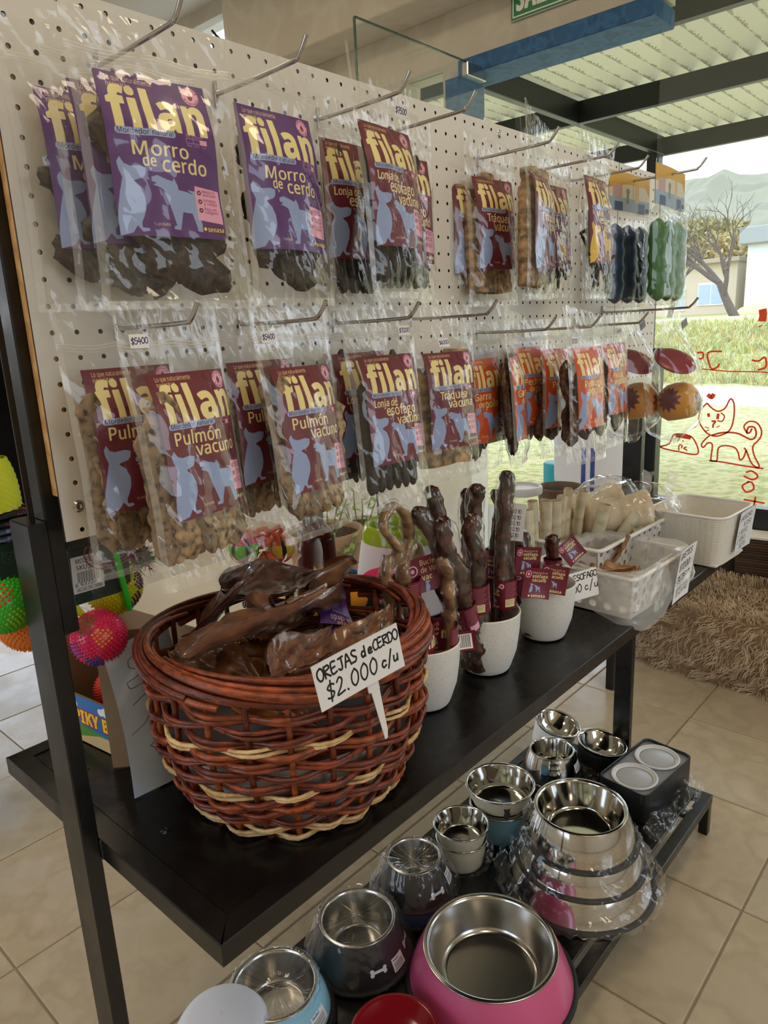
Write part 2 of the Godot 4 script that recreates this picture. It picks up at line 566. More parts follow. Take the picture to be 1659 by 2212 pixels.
func room() -> void:
	# floor: grout bed with single tiles
	var fl := struct("floor", slab(Vector3(-3.4, -.2, -6.7), Vector3(3.2, -.004, 3.4)), mat(rgb(150, 138, 118), .8), null, "beige tiled shop floor with pale grout")
	var tex := noise_tex([rgb(184, 170, 146), rgb(190, 177, 153), rgb(180, 166, 142), rgb(194, 181, 157)], [.2, .45, .62, .85], .004, 1024, 3, 6)
	var mats := []
	for k in 4:
		var m := mat([rgb(255, 255, 255), rgb(250, 248, 244), rgb(247, 246, 243), rgb(255, 252, 248)][k], 1.0, 0.0, .5)
		m.albedo_texture = tex
		m.roughness_texture = grey_rough(.01, .16, .36, 31)
		m.uv1_triplanar = true
		m.uv1_world_triplanar = true
		m.uv1_scale = Vector3.ONE * [1.1, .9, 1.0, 1.2][k]
		m.uv1_offset = Vector3(k * .37, 0, k * .61)
		bump(m, grey_noise(.02, 256, 14, 4), .03)
		mats.append(m)
	var tm := MB.new()
	tm.box(Vector3(0, -.006, 0), Vector3(.3945, .02, .3985), .0025)
	var tmesh := tm.mesh()
	var n := 0
	for i in range(-6, 10):
		for j in range(-11, 8):
			var c := Vector3(.073 + .399 * (i + .5), 0, -.846 + .403 * (j + .5))
			if c.x < -3.3 or c.x > 3.2 or c.z < -5.6 or c.z > 2.2: continue
			if n >= 300: continue
			n += 1
			var o := obj("tile", tmesh, mats[(i * 7 + j * 5 + (i * j) % 3 + 40) % 4], fl, c + Vector3(0, -.004 + rf(-.0004, .0004), 0))
			o.rotation.y = rf(-.002, .002)
	# ceiling, walls
	struct("ceiling", slab(Vector3(-3.4, 3.5, -6.7), Vector3(3.2, 3.65, 3.4)), mat(rgb(232, 230, 224), .85), null, "plain off white shop ceiling")
	# end wall x = 3: door opening z -1.62..-.64, glazed z -.64..2.6
	var e := MB.new()
	e.box(Vector3(3.08, 3.08, -2.02), Vector3(.16, .84, 2.76))        # above the door, z -3.4..-.64
	e.box(Vector3(3.08, 1.33, -2.72), Vector3(.16, 2.66, 1.36))       # left of window and door
	e.box(Vector3(3.08, 1.45, -5.0), Vector3(.16, 2.9, 3.2))          # below and beyond the high window
	e.box(Vector3(3.08, 3.2, -5.45), Vector3(.16, .6, 2.3))
	e.box(Vector3(3.08, 3.455, -3.85), Vector3(.16, .09, .9))
	e.box(Vector3(3.08, 3.12, 1.0), Vector3(.16, .76, 3.28))          # above the glazing
	e.box(Vector3(3.08, 1.75, 3.0), Vector3(.16, 3.5, .8))
	e.box(Vector3(3.08, 1.33, -1.69), Vector3(.16, 2.66, .14))
	e.box(Vector3(3.08, .9, -1.9), Vector3(.16, 1.8, .28))
	struct("wall_end", e, M.wall, null, "beige plastered end wall around the glazed shop front")
	var so := MB.new()
	so.box(Vector3(2.88, 3.2, -1.91), Vector3(.24, .6, 2.62), .006)
	struct("trim_1", so, M.wall, null, "beige boxed beam under the ceiling along the end wall")
	# blue painted band round the door opening
	var blue := tri_mat(noise_tex([rgb(44, 98, 152), rgb(58, 116, 172), rgb(38, 88, 140)], [.3, .5, .75], .012, 256, 5, 4), 3.0, .6)
	var tb := MB.new()
	tb.box(Vector3(3.05, 2.61, -1.13), Vector3(.23, .075, .98), .004)
	tb.box(Vector3(3.05, 2.1, -1.66), Vector3(.23, .96, .085), .004)
	struct("trim_2", tb, blue, null, "blue painted band round the glass door opening")
	# left, front, back walls with window openings
	var wl := MB.new()
	wl.box(Vector3(-3.3, .4, -1.65), Vector3(.2, .8, 10.1))
	wl.box(Vector3(-3.3, 3.1, -1.65), Vector3(.2, .8, 10.1))
	wl.box(Vector3(-3.3, 1.75, -4.2), Vector3(.2, 1.9, 5.0))
	wl.box(Vector3(-3.3, 1.75, 1.9), Vector3(.2, 1.9, 3.0))
	struct("wall_left", wl, M.wall, null, "beige side wall with wide windows, behind the camera's left")
	var wf := MB.new()
	wf.box(Vector3(0, .35, 3.3), Vector3(6.4, .7, .2))
	wf.box(Vector3(0, 3.05, 3.3), Vector3(6.4, .9, .2))
	wf.box(Vector3(-1.7, 1.65, 3.3), Vector3(3.0, 1.9, .2))
	wf.box(Vector3(2.1, 1.65, 3.3), Vector3(2.2, 1.9, .2))
	struct("wall_front", wf, M.wall, null, "beige wall with windows behind the camera")
	var wb := MB.new()
	wb.box(Vector3(0, 3.15, -6.6), Vector3(6.6, .7, .2))
	wb.box(Vector3(0, .12, -6.6), Vector3(6.6, .24, .2))
	for x in [-3.0, -.95, 1.0, 2.95]: wb.box(Vector3(x, 1.6, -6.6), Vector3(.3, 2.6, .2))
	struct("wall_back", wb, M.wall, null, "beige back wall with tall bright windows")
	var wa2 := struct("window_1", slab(Vector3(3.07, 2.9, -4.3), Vector3(3.076, 3.41, -3.4)), M.glass, null, "high bright window seen above the pegboard")
	var wfr := MB.new()
	wfr.box(Vector3(3.04, 3.155, -3.52), Vector3(.04, .51, .02), .004)
	wfr.tube([Vector3(3.0, 3.24, -3.53), Vector3(2.98, 3.29, -3.58), Vector3(2.98, 3.33, -3.62)], .008, 8)
	obj("window_frame", wfr, M.dark, wa2)
	# frameless glass door leaf standing open into the shop
	var dr := struct("door_1", slab(Vector3(2.07, .02, -1.502), Vector3(2.98, 2.59, -1.492)), M.glass, null, "frameless clear glass door leaf standing open into the shop")
	var de := MB.new()
	de.box(Vector3(2.068, 1.305, -1.497), Vector3(.004, 2.57, .011))
	de.box(Vector3(2.525, 2.592, -1.497), Vector3(.914, .004, .011))
	obj("glass_edge", de, mat(rgb(58, 92, 82), .25), dr)
	var pf := MB.new()
	pf.box(Vector3(2.9, 2.56, -1.497), Vector3(.16, .06, .034), .004)
	obj("patch_fitting", pf, M.steel_soft, dr)
	var pf2 := MB.new()
	pf2.box(Vector3(2.9, .05, -1.497), Vector3(.16, .06, .034), .004)
	obj("patch_fitting", pf2, M.steel_soft, dr)
	var hb := MB.new()
	hb.tube([Vector3(2.2, .9, -1.45), Vector3(2.2, 1.4, -1.45)], .012, 12)
	hb.tube([Vector3(2.2, .98, -1.497), Vector3(2.2, .98, -1.45)], .008, 8)
	hb.tube([Vector3(2.2, 1.32, -1.497), Vector3(2.2, 1.32, -1.45)], .008, 8)
	obj("handle", hb, M.steel_soft, dr)
	# big glazed shop front
	var w := struct("window_2", slab(Vector3(3.03, .55, -.64), Vector3(3.036, 2.72, 2.6)), M.glass, null, "large shop front glass painted with a red cat drawing")
	var wf2 := MB.new()
	wf2.box(Vector3(3.035, 2.72, 1.0), Vector3(.09, .1, 3.3), .006)
	wf2.box(Vector3(3.035, .5, -.41), Vector3(.07, .1, .42), .006)
	wf2.box(Vector3(3.035, .5, 1.24), Vector3(.07, .1, 2.74), .006)
	wf2.box(Vector3(3.035, .62, -.6), Vector3(.07, 1.24, .05), .006)
	wf2.box(Vector3(3.0, .6, -.69), Vector3(.1, 1.2, .1), .006)
	wf2.box(Vector3(3.035, 1.6, 2.6), Vector3(.09, 2.2, .08), .006)
	obj("window_frame", wf2, mat(rgb(26, 28, 30), .3), w)
	var kp := MB.new()
	kp.box(Vector3(3.04, .23, -.41), Vector3(.03, .44, .42), .004)
	kp.box(Vector3(3.04, .23, 1.24), Vector3(.03, .44, 2.74), .004)
	obj("kick_panel", kp, mat(rgb(30, 31, 33), .18), w)
	obj("clear_strip", slab(Vector3(3.03, .02, -.2), Vector3(3.036, .55, -.13)), M.glass, w)
	doodles(w)
	# window at the far side of the door
	var w3 := struct("window_3", slab(Vector3(3.05, 1.8, -2.03), Vector3(3.056, 2.66, -1.76)), M.glass, null, "narrow window between the wall and the blue door band")
	obj("window_sill", slab(Vector3(3.0, 1.78, -2.04), Vector3(3.16, 1.8, -1.76)), M.paper, w3)
	# exit sign
	var s := thing("exit_sign", "green and white SALIDA exit sign on the end wall above the door", "sign", Vector3(2.99, 2.84, -1.165))
	var r := Ras.new(.36, .17, 400, rgb(28, 132, 84))
	r.rect(.008, .008, .344, .006, Color.WHITE); r.rect(.008, .156, .344, .006, Color.WHITE); r.rect(.008, .008, .006, .154, Color.WHITE); r.rect(.346, .008, .006, .154, Color.WHITE)
	write(r, "SALIDA", Vector2(.03, .135), .14, Color.WHITE, .3, true, .006)
	var pl := MB.new()
	pl.box(Vector3(0, 0, 0), Vector3(.006, .178, .368), .002)
	obj("plate", pl, mat(rgb(210, 216, 212), .4), s)
	var pr := MB.new()
	pr.face([Vector3(-.0035, -.085, -.18), Vector3(-.0035, .085, -.18), Vector3(-.0035, .085, .18), Vector3(-.0035, -.085, .18)], [Vector2(0, 1), Vector2(0, 0), Vector2(1, 0), Vector2(1, 1)])
	obj("lettering", pr, print_mat(r.done(), .4), s)

# red paint strokes on the shop front glass; pts in (z, y)
func paint_stroke(pts: Array, wd: float, out: MB, closed := false) -> void:
	var q := []
	for a in pts: q.append(Vector2(a[0], a[1]))
	if closed: q.append(q[0])
	if q.size() > 2: q = smooth(q, 6)
	var s := out.v.size()
	for i in q.size():
		var t: Vector2 = (q[mini(i + 1, q.size() - 1)] - q[maxi(i - 1, 0)]).normalized()
		var o := t.orthogonal() * wd * .5
		out.p(Vector3(3.0285, q[i].y + o.y, q[i].x + o.x))
		out.p(Vector3(3.0285, q[i].y - o.y, q[i].x - o.x))
	for i in q.size() - 1: out.quad(s + 2 * i, s + 2 * i + 1, s + 2 * i + 3, s + 2 * i + 2)

func doodles(w: Node) -> void:
	var red := mat(rgb(206, 58, 32), .5)
	red.backlight_enabled = true
	red.backlight = Color(.8, .25, .12)
	var cat := MB.new()
	# px -> (z, y) measured on the pane
	var z := func(u: float) -> float: return -.196 + (u - 1600.0) * .00203
	var y := func(v: float) -> float: return .746 + (1000.0 - v) * .002065
	var S := func(a: Array, wd := .007, closed := false) -> void:
		var q := []
		for i in range(0, a.size(), 2): q.append([z.call(a[i]), y.call(a[i + 1])])
		paint_stroke(q, wd, cat, closed)
	S.call([1518, 878, 1528, 888, 1542, 895, 1556, 888, 1566, 868, 1574, 880, 1575, 910, 1568, 935, 1545, 948, 1525, 945, 1510, 930, 1502, 915])
	S.call([1502, 915, 1505, 895, 1518, 878]); S.call([1548, 898, 1556, 905, 1552, 916, 1542, 915], .006)
	S.call([1522, 900, 1524, 908], .012); S.call([1543, 900, 1542, 912], .012); S.call([1530, 917, 1538, 917, 1534, 924, 1534, 931], .008)
	S.call([1526, 932, 1516, 930], .004); S.call([1526, 936, 1517, 940], .004); S.call([1541, 930, 1548, 926], .004)
	S.call([1533, 947, 1555, 940, 1585, 940, 1612, 951, 1622, 942, 1618, 926, 1606, 926, 1604, 938, 1610, 936, 1613, 928], .008)
	S.call([1604, 938, 1597, 925, 1606, 914, 1622, 916, 1632, 932, 1630, 948, 1618, 965, 1622, 985, 1633, 1005, 1628, 1009, 1617, 1000, 1605, 975, 1600, 970])
	S.call([1605, 975, 1601, 990, 1594, 996, 1589, 980, 1580, 970, 1560, 968, 1548, 975, 1547, 1000, 1540, 1003, 1534, 1000, 1535, 968, 1525, 965, 1516, 975, 1512, 968, 1520, 956, 1528, 948])
	S.call([1530, 1003, 1560, 1004, 1600, 1008, 1642, 1011], .007)
	S.call([1518, 860, 1527, 866, 1531, 858], .018)
	S.call([1419, 980, 1440, 972, 1452, 950, 1490, 954, 1505, 990, 1460, 988, 1430, 984, 1419, 980], .007)
	S.call([1454, 952, 1488, 956], .016); S.call([1463, 986, 1463, 974, 1470, 974, 1468, 980], .006); S.call([1480, 976, 1474, 980, 1482, 984], .006); S.call([1470, 963, 1472, 964], .009)
	var pc := obj("painted_cat", cat, red, w)
	tag(pc, "red painted cat and food bowl drawing")
	var wr := MB.new()
	var T := func(a: Array, wd := .008) -> void:
		var q := []
		for i in range(0, a.size(), 2): q.append([z.call(a[i]), y.call(a[i + 1])])
		paint_stroke(q, wd, wr)
	T.call([1615, 688, 1617, 700, 1616, 712], .03); T.call([1613, 720, 1614, 722], .016)
	T.call([1659, 712, 1650, 696, 1640, 684, 1630, 690, 1634, 704, 1652, 702], .007)
	T.call([1490, 772, 1502, 772, 1503, 783, 1493, 785]); T.call([1542, 770, 1514, 772, 1517, 795, 1524, 806, 1535, 802, 1538, 795])
	T.call([1602, 788, 1615, 790, 1627, 783, 1630, 802, 1615, 808], .008); T.call([1640, 804, 1700, 812], .009)
	T.call([1502, 806, 1560, 811, 1620, 812, 1700, 818], .005)
	T.call([1608, 1022, 1620, 1018, 1632, 1028, 1622, 1036, 1604, 1030]); T.call([1615, 1042, 1603, 1052, 1612, 1064, 1626, 1056, 1622, 1043, 1612, 1042])
	T.call([1631, 1072, 1629, 1100], .008); T.call([1608, 1081, 1650, 1084], .008); T.call([1655, 950, 1662, 960, 1656, 968], .007)
	tag(obj("painted_writing", wr, red, w), "red painted writing read from outside")

# ---------------------------------------------------------------- porch
func porch() -> void:
	var dark := mat(rgb(24, 26, 29), .4)
	for a in [[3.75, 2.87, -.0, "nearest the shop front"], [5.1, 2.87, 0., "in the middle of the porch roof"], [6.75, 2.87, 0., "at the outer edge of the porch roof"]]:
		var b := MB.new()
		b.box(Vector3(a[0], a[1], -1.0), Vector3(.06, .15, 9.0), .004)
		struct("porch_beam", b, dark, null, "black steel beam " + a[3])
	for zz in [-2.1, 2.9]:
		var b := MB.new()
		b.box(Vector3(4.9, 2.87, zz), Vector3(3.7, .15, .06), .004)
		struct("porch_rafter", b, dark, null, "black steel cross beam under the porch roof")
		var c := MB.new()
		c.box(Vector3(6.7, 1.35, zz - .05), Vector3(.11, 2.9, .11), .006)
		struct("porch_post", c, dark, null, "black steel post at the porch edge")
	var sheet := tri_mat(noise_tex([rgb(226, 222, 206), rgb(230, 227, 213), rgb(218, 212, 194)], [.35, .55, .9], .01, 512, 41, 5), 1.3, .55)
	sheet.backlight_enabled = true
	sheet.backlight = Color(.5, .48, .42)
	# debris in the low folds, with fold shading painted into the same stripes
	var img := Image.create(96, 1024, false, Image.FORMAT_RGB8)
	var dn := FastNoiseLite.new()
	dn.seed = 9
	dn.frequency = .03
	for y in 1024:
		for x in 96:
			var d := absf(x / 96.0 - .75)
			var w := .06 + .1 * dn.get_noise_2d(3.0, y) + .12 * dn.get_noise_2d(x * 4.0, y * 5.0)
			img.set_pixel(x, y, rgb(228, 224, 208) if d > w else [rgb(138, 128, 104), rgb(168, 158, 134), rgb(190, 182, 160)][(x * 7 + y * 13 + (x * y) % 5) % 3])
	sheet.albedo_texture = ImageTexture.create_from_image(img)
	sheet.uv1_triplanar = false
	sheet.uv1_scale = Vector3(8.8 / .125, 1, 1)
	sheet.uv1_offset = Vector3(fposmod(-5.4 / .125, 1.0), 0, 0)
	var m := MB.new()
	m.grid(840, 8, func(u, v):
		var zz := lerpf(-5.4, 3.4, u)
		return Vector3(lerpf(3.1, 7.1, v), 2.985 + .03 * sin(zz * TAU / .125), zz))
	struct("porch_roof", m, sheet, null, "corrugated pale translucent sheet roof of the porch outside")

# ---------------------------------------------------------------- outdoors
func ground_y(x: float) -> float:
	# flat lawn by the shop, a path, a grassy bank, then the road at eye level
	var t := clampf((x - 14.0) / 16.0, 0.0, 1.0)
	var b := t * t * (3.0 - 2.0 * t)
	return -.12 + b * 1.38 + maxf(0.0, x - 36.0) * .012

func outdoors() -> void:
	var gn := FastNoiseLite.new()
	gn.seed = 4
	gn.frequency = .35
	var lawn := noise_tex([rgb(168, 164, 100), rgb(198, 186, 132), rgb(210, 198, 148), rgb(160, 162, 92), rgb(204, 192, 140)], [.15, .38, .55, .74, .92], .012, 1024, 61, 7)
	var lm := tri_mat(lawn, .3, .95, .2)
	lm.uv1_world_triplanar = true
	var strips := [["lawn", 3.17, 12.6, lm, "dry yellow green lawn outside the shop front"], ["dirt_path", 12.6, 15.6, tri_mat(noise_tex([rgb(214, 203, 184), rgb(226, 217, 200), rgb(202, 188, 164)], [.3, .5, .7], .01, 512, 62, 5), .3, .95, .2), "pale dirt path across the lawn"], ["grass_bank", 15.6, 29.0, lm, "grassy bank between path and road"], ["road", 29.0, 33.0, tri_mat(noise_tex([rgb(214, 214, 212), rgb(228, 228, 226)], [.3, .7], .02, 256, 63, 4), .4, .9, .2), "pale grey road beyond the grass bank"], ["far_field", 33.0, 420.0, tri_mat(noise_tex([rgb(170, 166, 104), rgb(198, 184, 130), rgb(150, 150, 88)], [.3, .5, .75], .004, 512, 64, 5), .05, .95, .2), "dry field beyond the road"]]
	for s in strips:
		var m := MB.new()
		var zw: float = 14.0 if s[1] < 15 else (40.0 if s[1] < 33 else 260.0)
		m.grid(60, 24, func(u, v):
			var x := lerpf(s[1], s[2], v)
			var zz := lerpf(-zw - x * .5, zw, u)
			var dy := gn.get_noise_2d(x, zz) * (.05 if s[0] == "lawn" else (.18 if s[0] == "grass_bank" else 0.0))
			return Vector3(x, ground_y(x) + dy * sin(PI * v), zz))
		struct(s[0], m, s[3], null, s[4])
	struct("porch_floor", slab(Vector3(3.17, -.13, -6.0), Vector3(4.4, -.02, 4.0)), mat(rgb(176, 168, 150), .8), null, "plain concrete strip before the shop front")
	# tufts of long grass on the bank
	var bl := MB.new()
	for k in 9:
		var a := rf(0, TAU)
		var l := rf(.2, .45)
		var d := Vector3(cos(a), 0, sin(a))
		var sd := Vector3(-sin(a), 0, cos(a)) * rf(.012, .03)
		var b := d * rf(0, .12)
		var i0 := bl.p(b - sd)
		var i1 := bl.p(b + sd)
		var i2 := bl.p(b + d * l * .35 + Vector3(0, l * .8, 0) + sd * .6)
		var i3 := bl.p(b + d * l * .35 + Vector3(0, l * .8, 0) - sd * .6)
		var i4 := bl.p(b + d * l * .8 + Vector3(0, l, 0))
		bl.quad(i0, i1, i2, i3)
		bl.tri(i3, i2, i4)
	var mm := MultiMesh.new()
	mm.transform_format = MultiMesh.TRANSFORM_3D
	mm.use_colors = true
	mm.mesh = bl.mesh()
	mm.instance_count = 6500
	for k in mm.instance_count:
		var x := 15.7 + 10.5 * pow(rng.randf(), .9)
		var zz := rf(-13.5 - (x - 15) * .5, 1.5)
		var b := Basis(Vector3.UP, rf(0, TAU)).scaled(Vector3.ONE * rf(.35, .75))
		mm.set_instance_transform(k, Transform3D(b, Vector3(x, ground_y(x) - .02, zz)))
		mm.set_instance_color(k, Color(rf(.5, .66), rf(.5, .6), rf(.2, .3)))
	var gm := mat(Color.WHITE, .9, 0, .2)
	gm.vertex_color_use_as_albedo = true
	gm.backlight_enabled = true
	gm.backlight = Color(.35, .36, .12)
	var gi := MultiMeshInstance3D.new()
	gi.name = "bank_grass"
	gi.multimesh = mm
	gi.material_override = gm
	add_child(gi)
	tag(gi, "long pale grass tufts on the bank below the road", "grass", "", "stuff")
	# mountain ridge
	var mn := FastNoiseLite.new()
	mn.seed = 12
	mn.frequency = .006
	mn.fractal_octaves = 5
	var ridge := MB.new()
	ridge.grid(90, 22, func(u, v):
		var zz := lerpf(-900.0, 300.0, u)
		var hgt := 122.0 + 14.0 * sin(zz * .006 + 1.2) + 30.0 * mn.get_noise_1d(zz)
		return Vector3(430.0 + v * 260.0 + 26.0 * mn.get_noise_2d(zz, v * 90.0), 3.0 + hgt * v * (1.0 - .1 * mn.get_noise_2d(zz * 2.0, v * 200.0 + 50.0)), zz))
	struct("hills", ridge, tri_mat(noise_tex([rgb(138, 134, 112), rgb(160, 154, 132), rgb(148, 146, 120)], [.3, .5, .75], .006, 512, 71, 5), .006, .95, .1), null, "mountain ridge in the distance beyond the bare trees")
	# house and shed
	var hs := thing("house", "low beige house with pale window behind the bare trees", "house", Vector3(48.5, 1.3, -17.6))
	var hw := MB.new()
	hw.box(Vector3(0, 1.5, 0), Vector3(5, 3.0, 9), .02)
	obj("wall", hw, mat(rgb(206, 190, 164), .9), hs)
	var hr := MB.new()
	hr.box(Vector3(-.2, 3.1, 0), Vector3(5.6, .25, 9.4), .02)
	obj("roof", hr, mat(rgb(172, 158, 136), .9), hs)
	for a in [[1.2, 1.0, .8], [3.1, 1.25, 1.5]]:
		var wn := MB.new()
		wn.box(Vector3(-2.53, a[1], a[0]), Vector3(.1, 1.3, a[2]), .01)
		var wo := obj("window", wn, mat(rgb(226, 230, 232), .5), hs)
		for k in [-1, 1]:
			var pn := MB.new()
			pn.box(Vector3(-2.6, a[1], a[0] + k * a[2] * .24), Vector3(.03, 1.1, a[2] * .42))
			obj("pane", pn, mat(rgb(168, 186, 200), .15), wo)
	var sh := thing("shed", "white gabled shed with grey roof behind the leaning bare tree", "shed", Vector3(47, 1.3, -8.6))
	var sw := MB.new()
	sw.box(Vector3(0, 1.9, 0), Vector3(4, 4.0, 7.5), .02)
	obj("wall", sw, mat(rgb(226, 228, 228), .85), sh)
	var sr := MB.new()
	sr.box(Vector3(-.1, 4.2, 0), Vector3(4.8, .9, 8.2), .05)
	obj("roof", sr, mat(rgb(160, 164, 160), .8), sh)
	var sv := MB.new()
	sv.box(Vector3(-2.02, 2.2, -.4), Vector3(.05, .4, .25))
	obj("vent", sv, mat(rgb(90, 88, 84), .8), sh)
	var mo := MB.new()
	mo.blob(Vector3(41, 1.0, -10.2), Vector3(1.2, .9, 1.6), 16, 8)
	tag(obj("soil_mound", mo, mat(rgb(206, 186, 146), .95)), "rounded pale soil mound in front of the white shed", "mound")
	# trees
	bare_tree(Vector3(34.0, ground_y(34.0), -9.4), 6.0, Vector3(-.1, 1, -.45), 17, "leaning bare tree standing beside the pale road", 8)
	bare_tree(Vector3(38.0, ground_y(38.0), -13.9), 4.6, Vector3(.05, 1, .05), 19, "smaller bare tree left of the leaning one, before the house", 7)
	bare_tree(Vector3(14.0, -.1, -1.6), 6.8, Vector3(.1, 1, -.3), 23, "bare branches of a near tree at the top right", 7)
	for a in [[60.0, -27.0, 7.2, rgb(176, 146, 98), "russet leafed tree crown behind the house"], [62.0, -20.5, 7.6, rgb(160, 150, 96), "olive green tree crown behind the house"], [60.0, -12.8, 6.6, rgb(140, 146, 100), "dull green tree crown behind the white shed"], [66.0, -34.0, 7.0, rgb(182, 156, 116), "ochre tree crown left of the house"], [56.0, -16.8, 5.6, rgb(184, 166, 116), "yellowish tree crown above the shed roof"]]:
		leafy(Vector3(a[0], 1.4, a[1]), a[2], a[3], a[4])

func bare_tree(at: Vector3, h: float, lean: Vector3, sd: int, label: String, depth: int) -> void:
	var r := RandomNumberGenerator.new()
	r.seed = sd
	var t := thing("bare_tree", label, "tree", at)
	var trunk := MB.new()
	var twigs := MB.new()
	var stack := [[Vector3(0, -.2, 0), lean.normalized(), h * .3, h * .034, 0]]
	while stack.size():
		var s = stack.pop_back()
		var pts := [s[0]]
		var d: Vector3 = s[1]
		for k in 3:
			d = (d + Vector3(r.randf_range(-.16, .16), r.randf_range(-.06, .14), r.randf_range(-.16, .16))).normalized()
			pts.append(pts[-1] + d * s[2] / 3.0)
		var rr: float = s[3]
		(trunk if s[4] < 2 else twigs).tube(pts, [rr, rr * .9, rr * .8, rr * .66], 7 if s[4] < 2 else 4, false)
		if s[4] < depth - 1:
			for k in (3 if s[4] < 2 else 2):
				var n := (d + Vector3(r.randf_range(-.85, .85), r.randf_range(-.25, .5), r.randf_range(-.85, .85))).normalized()
				stack.append([pts[-1] if k else pts[2], n, s[2] * r.randf_range(.68, .86), rr * .6, s[4] + 1])
	var bark := tri_mat(noise_tex([rgb(84, 74, 66), rgb(118, 106, 96)], [.3, .7], .03, 256, 55, 4), 2.0, .95, .2)
	obj("trunk", trunk, bark, t)
	obj("branches", twigs, bark, t)

func leafy(at: Vector3, h: float, c: Color, label: String) -> void:
	var t := thing("leafy_tree", label, "tree", at, Vector3.ZERO, "tree crowns beyond the road")
	var tr := MB.new()
	tr.tube([Vector3(0, -.5, 0), Vector3(.1, h * .35, 0), Vector3(0, h * .6, .1)], [.28, .22, .12], 8)
	obj("trunk", tr, mat(rgb(110, 98, 84), .95), t)
	var lf := MB.new()
	for k in 2600:
		var d := Vector3(rng.randfn(), rng.randfn(), rng.randfn()).normalized() * pow(rng.randf(), .4)
		var o := Vector3(d.x * h * .5, h * .6 + d.y * h * .38, d.z * h * .62)
		var b := Basis(Vector3(rf(-1, 1), rf(-1, 1), rf(-1, 1)).normalized(), rf(0, TAU)).scaled(Vector3.ONE * rf(.2, .45))
		var i0 := lf.p(o + b * Vector3(-1, 0, 0))
		var i1 := lf.p(o + b * Vector3(0, .5, .1))
		var i2 := lf.p(o + b * Vector3(1, 0, 0))
		var i3 := lf.p(o + b * Vector3(0, -.5, .1))
		lf.quad(i0, i1, i2, i3)
	var m := mat(c, .9, 0, .2)
	m.backlight_enabled = true
	m.backlight = c * .4
	obj("foliage", lf, m, t)

# ---------------------------------------------------------------- the black steel display stand
const XL := -.0245
const XR := 1.504
const ZB := -.299
const ZF := .214
const YS := .813
const YL := .117

func perforated(x0: float, x1: float, y0: float, y1: float, z: float, th: float, c0: int, c1: int) -> Array:
	# [face, hole walls]: a board with round holes on a 25 mm grid
	var f := MB.new()
	var w := MB.new()
	var n := 10
	var r := .00255
	for side in [0, 1]:
		var zz := z if side == 0 else z - th
		for c in range(c0, c1 + 1):
			for row in 21:
				var o := Vector2(.025 * c, 1.69 - .025 * row)
				var ax := maxf(o.x - .0125, x0) if c > c0 else x0
				var bx := minf(o.x + .0125, x1) if c < c1 else x1
				var ay := o.y - .0125 if row < 20 else y0
				var by := o.y + .0125 if row > 0 else y1
				var ring := []
				var out := []
				for k in n:
					var a := TAU * (k + .5) / n
					var d := Vector2(cos(a), sin(a))
					ring.append(f.p(Vector3(o.x + d.x * r, o.y + d.y * r, zz)))
					var tx := ((bx - o.x) if d.x > 0 else (o.x - ax)) / maxf(absf(d.x), 1e-6)
					var ty := ((by - o.y) if d.y > 0 else (o.y - ay)) / maxf(absf(d.y), 1e-6)
					var t := minf(tx, ty)
					out.append(f.p(Vector3(o.x + d.x * t, o.y + d.y * t, zz)))
				var cor := [f.p(Vector3(bx, by, zz)), f.p(Vector3(ax, by, zz)), f.p(Vector3(ax, ay, zz)), f.p(Vector3(bx, ay, zz))]
				for k in n:
					var k2 := (k + 1) % n
					var tri := [[ring[k], out[k], out[k2]], [ring[k], out[k2], ring[k2]]]
					var pa := f.v[out[k]]
					var pb := f.v[out[k2]]
					if absf(pa.x - pb.x) > 1e-6 and absf(pa.y - pb.y) > 1e-6:
						for q in cor:
							var pq := f.v[q]
							if (absf(pq.x - pa.x) < 1e-6 or absf(pq.y - pa.y) < 1e-6) and (absf(pq.x - pb.x) < 1e-6 or absf(pq.y - pb.y) < 1e-6): tri.append([out[k], q, out[k2]])
					for t in tri:
						if side == 0: f.tri(t[0], t[2], t[1])
						else: f.tri(t[0], t[1], t[2])
				if side == 0:
					var s := w.v.size()
					for k in n:
						w.p(f.v[ring[k]])
						w.p(f.v[ring[k]] - Vector3(0, 0, th))
					for k in n:
						var k2 := (k + 1) % n
						w.quad(s + 2 * k, s + 2 * k + 1, s + 2 * k2 + 1, s + 2 * k2)
	for e in [[x0, y0, x1, y0], [x1, y0, x1, y1], [x1, y1, x0, y1], [x0, y1, x0, y0]]:
		w.face([Vector3(e[0], e[1], z), Vector3(e[2], e[3], z), Vector3(e[2], e[3], z - th), Vector3(e[0], e[1], z - th)])
	return [f, w]

func bar(parent: Node, called: String, a: Vector3, b: Vector3, m: Material) -> void:
	var o := MB.new()
	o.box((a + b) * .5, (b - a).abs(), .0016)
	obj(called, o, m, parent)

